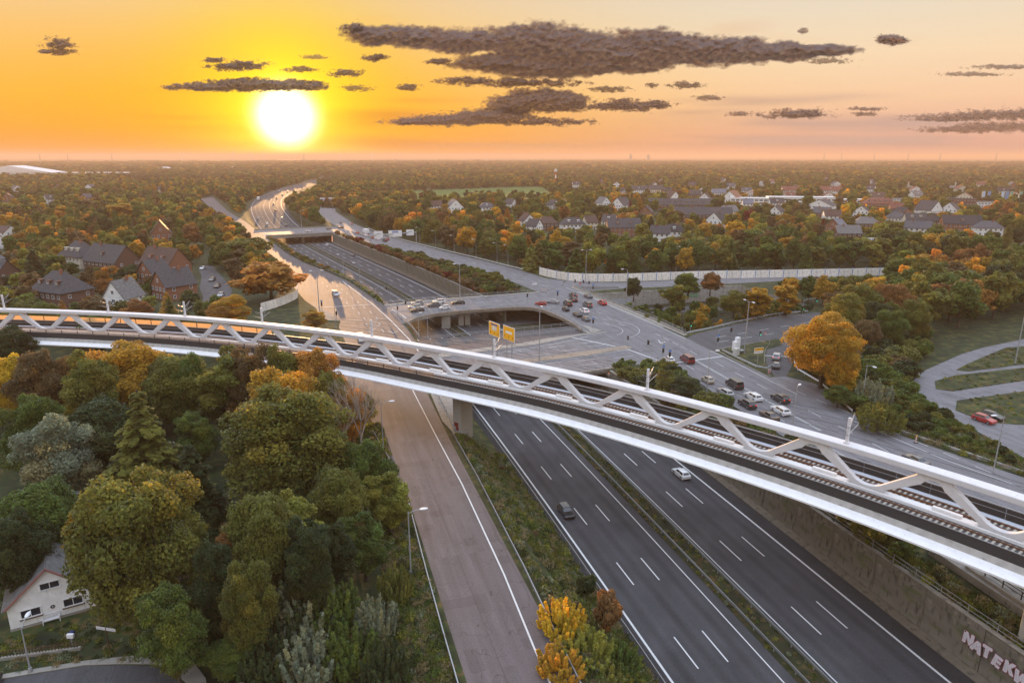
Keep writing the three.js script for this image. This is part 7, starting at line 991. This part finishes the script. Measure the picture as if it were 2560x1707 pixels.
{ const p = U(1800 + 1170 / 3.095, 380 + 838 / 3.095), t = thing('billboard', 'billboard with turquoise graffiti on a wooden frame above the belt trees', 'billboard', undefined, p.clone().setY(0)); t.rotation.y = Math.atan2(-p.x, -p.z) + 0.12; for (const x of [-4.5, 0, 4.5]) part('post', box(0.25, 9, 0.25, x, 4.5, -0.2), woodDark, t); for (let k = 0; k < 4; k++) part('board', box(10.8, 0.5, 0.1, 0, 5.6 + k * 0.6, 0.05), std({ color: lum(0.2, 0.18, 0.16) }), t); part('panel', box(9.6, 3.6, 0.2, 0, 9.8, 0), frameWhite, t); part('print', new THREE.PlaneGeometry(9.4, 3.4).translate(0, 9.8, 0.12), std({ map: textPrint(512, 190, (x) => { x.fillStyle = '#e4e8ea'; x.fillRect(0, 0, 512, 190); x.fillStyle = '#3fb0c0'; for (const [a, b, w, h] of [[20, 40, 90, 110], [130, 60, 80, 100], [230, 30, 100, 130], [350, 60, 60, 100], [425, 40, 60, 110]]) { x.beginPath(); x.ellipse(a + w / 2, b + h / 2, w / 2, h / 2, 0.3, 0, 7); x.fill(); } x.strokeStyle = '#1c2630'; x.lineWidth = 12; for (let k = 0; k < 6; k++) { x.beginPath(); x.moveTo(30 + k * 80, 150); x.lineTo(60 + k * 80, 40); x.lineTo(85 + k * 80, 140); x.stroke(); } }) }), t); }
{ const t = thing('sign', 'small white sign board on a post by the plaza corner', 'sign', undefined, W(253.6, 85.4)); const d = W(-1, 0); t.rotation.y = Math.atan2(d.x, d.z); part('post', cyl(0.06, 0.06, 3, 0, 0, -0.06, 6), galvDull, t); part('panel', new RoundedBoxGeometry(2.0, 0.65, 0.06, 1, 0.02).translate(0, 3, 0), frameWhite, t); }
{ const t = thing('sign', 'no entry sign on the back island before the noise barrier', 'sign', undefined, W(251, 103.8)); const d = W(-1, 0); t.rotation.y = Math.atan2(d.x, d.z); part('post', cyl(0.05, 0.05, 2.6, 0, 0, -0.06, 6), galvDull, t); part('disc', new THREE.CylinderGeometry(0.42, 0.42, 0.05, 20).rotateX(Math.PI / 2).translate(0, 2.7, 0), std({ color: lum(0.55, 0.03, 0.03) }), t); part('bar', box(0.56, 0.13, 0.03, 0, 2.7, 0.04), frameWhite, t); }
// ---------------------------------------------------------------- clouds: lumpy bodies with frayed edges some nine kilometres away
{
  const K = 2560 / 2352, DIST = 9000, mpp = DIST / FOCAL * K;
  const cm = (c, tr) => phys({ color: lum(...c), roughness: 1, transmission: tr, thickness: 0, specularIntensity: 0, transparent: true, vertexColors: true, side: THREE.DoubleSide });
  const vapour = cm([0.22, 0.175, 0.17], 0.4), CM = { dark: vapour, warm: vapour, pale: vapour };
  let seed = 0;
  const cloud = (mat, list, fray = 1, solid = 1, body = 1) => {
    const z0 = (seed += 13.7), x0 = Math.min(...list.map((e) => e[0] - e[2] * 1.3)), x1 = Math.max(...list.map((e) => e[0] + e[2] * 1.3)), y0 = Math.min(...list.map((e) => e[1] - e[3] * 1.7)), y1 = Math.max(...list.map((e) => e[1] + e[3] * 1.6));
    const q = clamp(1.05 / (list.reduce((a, e) => a + e[3], 0) / list.length), 0.026, 0.12), st = Math.max(1.1, Math.min(3, (x1 - x0) / 300)), nx = Math.ceil((x1 - x0) / st), ny = Math.ceil((y1 - y0) / st * 1.25), dens = new Float32Array((nx + 1) * (ny + 1)), pos = [], col = [], idx = [];
    for (let j = 0; j <= ny; j++) for (let i = 0; i <= nx; i++) {
      const x = lerp(x0, x1, i / nx), y = lerp(y0, y1, j / ny); let d = -0.6;
      for (const [cx, cy, rx, ry] of list) { const ex = (x - cx) / rx, ey = (y - cy) / (y > cy ? ry * 0.85 : ry), e = 1 - Math.sqrt(ex * ex + ey * ey); d = Math.max(d, e) + 0.12 * Math.max(0, Math.min(d, e)); }
      const n = fbm(x * q * 0.62, y * q * 1.15, z0, 5) * 1.5 + fbm(x * q * 2.4, y * q * 3.6, z0 + 5, 4) * 0.9;
      dens[j * (nx + 1) + i] = d * 1.2 * body + 0.1 + 0.16 * (body - 1) + n * 0.85 * fray;
    }
    for (const side of [1, -1]) {
      const base = pos.length / 3;
      for (let j = 0; j <= ny; j++) for (let i = 0; i <= nx; i++) { const k = j * (nx + 1) + i, x = lerp(x0, x1, i / nx), y = lerp(y0, y1, j / ny), d = dens[k], lump = Math.max(0, d), th = mpp * 26 * Math.sqrt(lump) * (1 + 0.5 * fbm(x * 0.06, y * 0.09, z0 + 9, 4)), w = ray(x * K, y * K).normalize().multiplyScalar(DIST - side * th).add(camera.position); pos.push(w.x, w.y, w.z); const a = smooth(d, 0.0, 0.8) * solid * (0.86 + 0.5 * fbm(x * q * 3, y * q * 4.5, z0 + 3, 3)); col.push(1, 1, 1, clamp(a, 0, 1)); }
      for (let j = 0; j < ny; j++) for (let i = 0; i < nx; i++) { const a = j * (nx + 1) + i; if (Math.max(dens[a], dens[a + 1], dens[a + nx + 1], dens[a + nx + 2]) <= 0) continue; const q = [base + a, base + a + 1, base + a + nx + 1, base + a + nx + 2]; idx.push(...(side > 0 ? [q[0], q[2], q[1], q[1], q[2], q[3]] : [q[0], q[1], q[2], q[1], q[3], q[2]])); }
    }
    const g = new THREE.BufferGeometry(); g.setAttribute('position', new THREE.Float32BufferAttribute(pos, 3)); g.setAttribute('color', new THREE.Float32BufferAttribute(col, 4)); g.setIndex(idx); g.computeVertexNormals(); const m = struct('cloud', g, CM[mat]); return m;
  };
  cloud('dark', [[880, 84, 90, 26], [960, 88, 100, 30], [1060, 96, 120, 32], [1180, 92, 90, 36], [1250, 102, 140, 50], [1330, 118, 160, 54], [1420, 128, 160, 48], [1500, 112, 130, 46], [1600, 118, 140, 42], [1700, 118, 120, 36], [1790, 120, 110, 26], [1880, 116, 110, 16], [1150, 148, 120, 28], [1260, 158, 150, 26], [1400, 150, 130, 26]], 0.8, 1, 1.9);
  cloud('warm', [[1080, 186, 70, 11], [1200, 190, 150, 12], [1010, 142, 34, 11], [860, 132, 34, 10], [815, 66, 34, 16]], 1);
  cloud('dark', [[1240, 232, 95, 34], [1180, 242, 70, 26], [1300, 238, 60, 24]], 0.8, 1, 1.7); cloud('dark', [[1130, 268, 110, 22], [1040, 276, 130, 16], [950, 280, 80, 9]], 0.8, 1, 1.5); cloud('pale', [[1430, 244, 100, 16], [1500, 242, 60, 11], [1260, 280, 110, 11]], 1);
  cloud('warm', [[135, 103, 42, 18], [140, 118, 40, 11], [105, 118, 22, 7]], 1, 0.9); cloud('warm', [[545, 152, 76, 15], [490, 140, 28, 9]], 0.9); cloud('warm', [[480, 200, 100, 12], [570, 196, 120, 18], [660, 196, 80, 16], [720, 198, 36, 12]], 0.8, 1, 1.5);
  cloud('warm', [[690, 160, 42, 9]], 1, 0.8); cloud('warm', [[722, 131, 34, 7]], 1, 0.6); cloud('warm', [[790, 168, 46, 11]], 1, 0.9); cloud('warm', [[818, 202, 40, 9]], 1, 0.7); cloud('warm', [[938, 201, 28, 10]], 1, 0.9);
  cloud('dark', [[2048, 92, 42, 15]], 0.7, 1, 1.4); cloud('pale', [[1846, 72, 14, 9]], 0.8, 0.7); cloud('dark', [[1576, 196, 44, 10], [1500, 196, 18, 8]], 1, 0.8); cloud('dark', [[1400, 205, 52, 9]], 1, 0.8); cloud('dark', [[1830, 262, 90, 15]], 0.8, 0.95); cloud('dark', [[1990, 250, 40, 6], [1985, 262, 32, 6]], 1, 0.7); cloud('pale', [[1630, 225, 36, 8]], 1, 0.7);
  cloud('pale', [[2220, 268, 140, 11], [2320, 264, 130, 16], [2160, 275, 100, 6]], 0.8, 0.75); cloud('pale', [[2230, 171, 80, 6]], 1, 0.6); cloud('pale', [[2310, 154, 90, 7]], 1, 0.6); cloud('dark', [[1905, 140, 60, 9]], 1, 0.6); cloud('pale', [[1700, 262, 30, 7]], 1, 0.7); cloud('pale', [[2290, 292, 130, 15], [2200, 298, 110, 10]], 0.8, 0.7);
}
renderer.render(scene, camera);
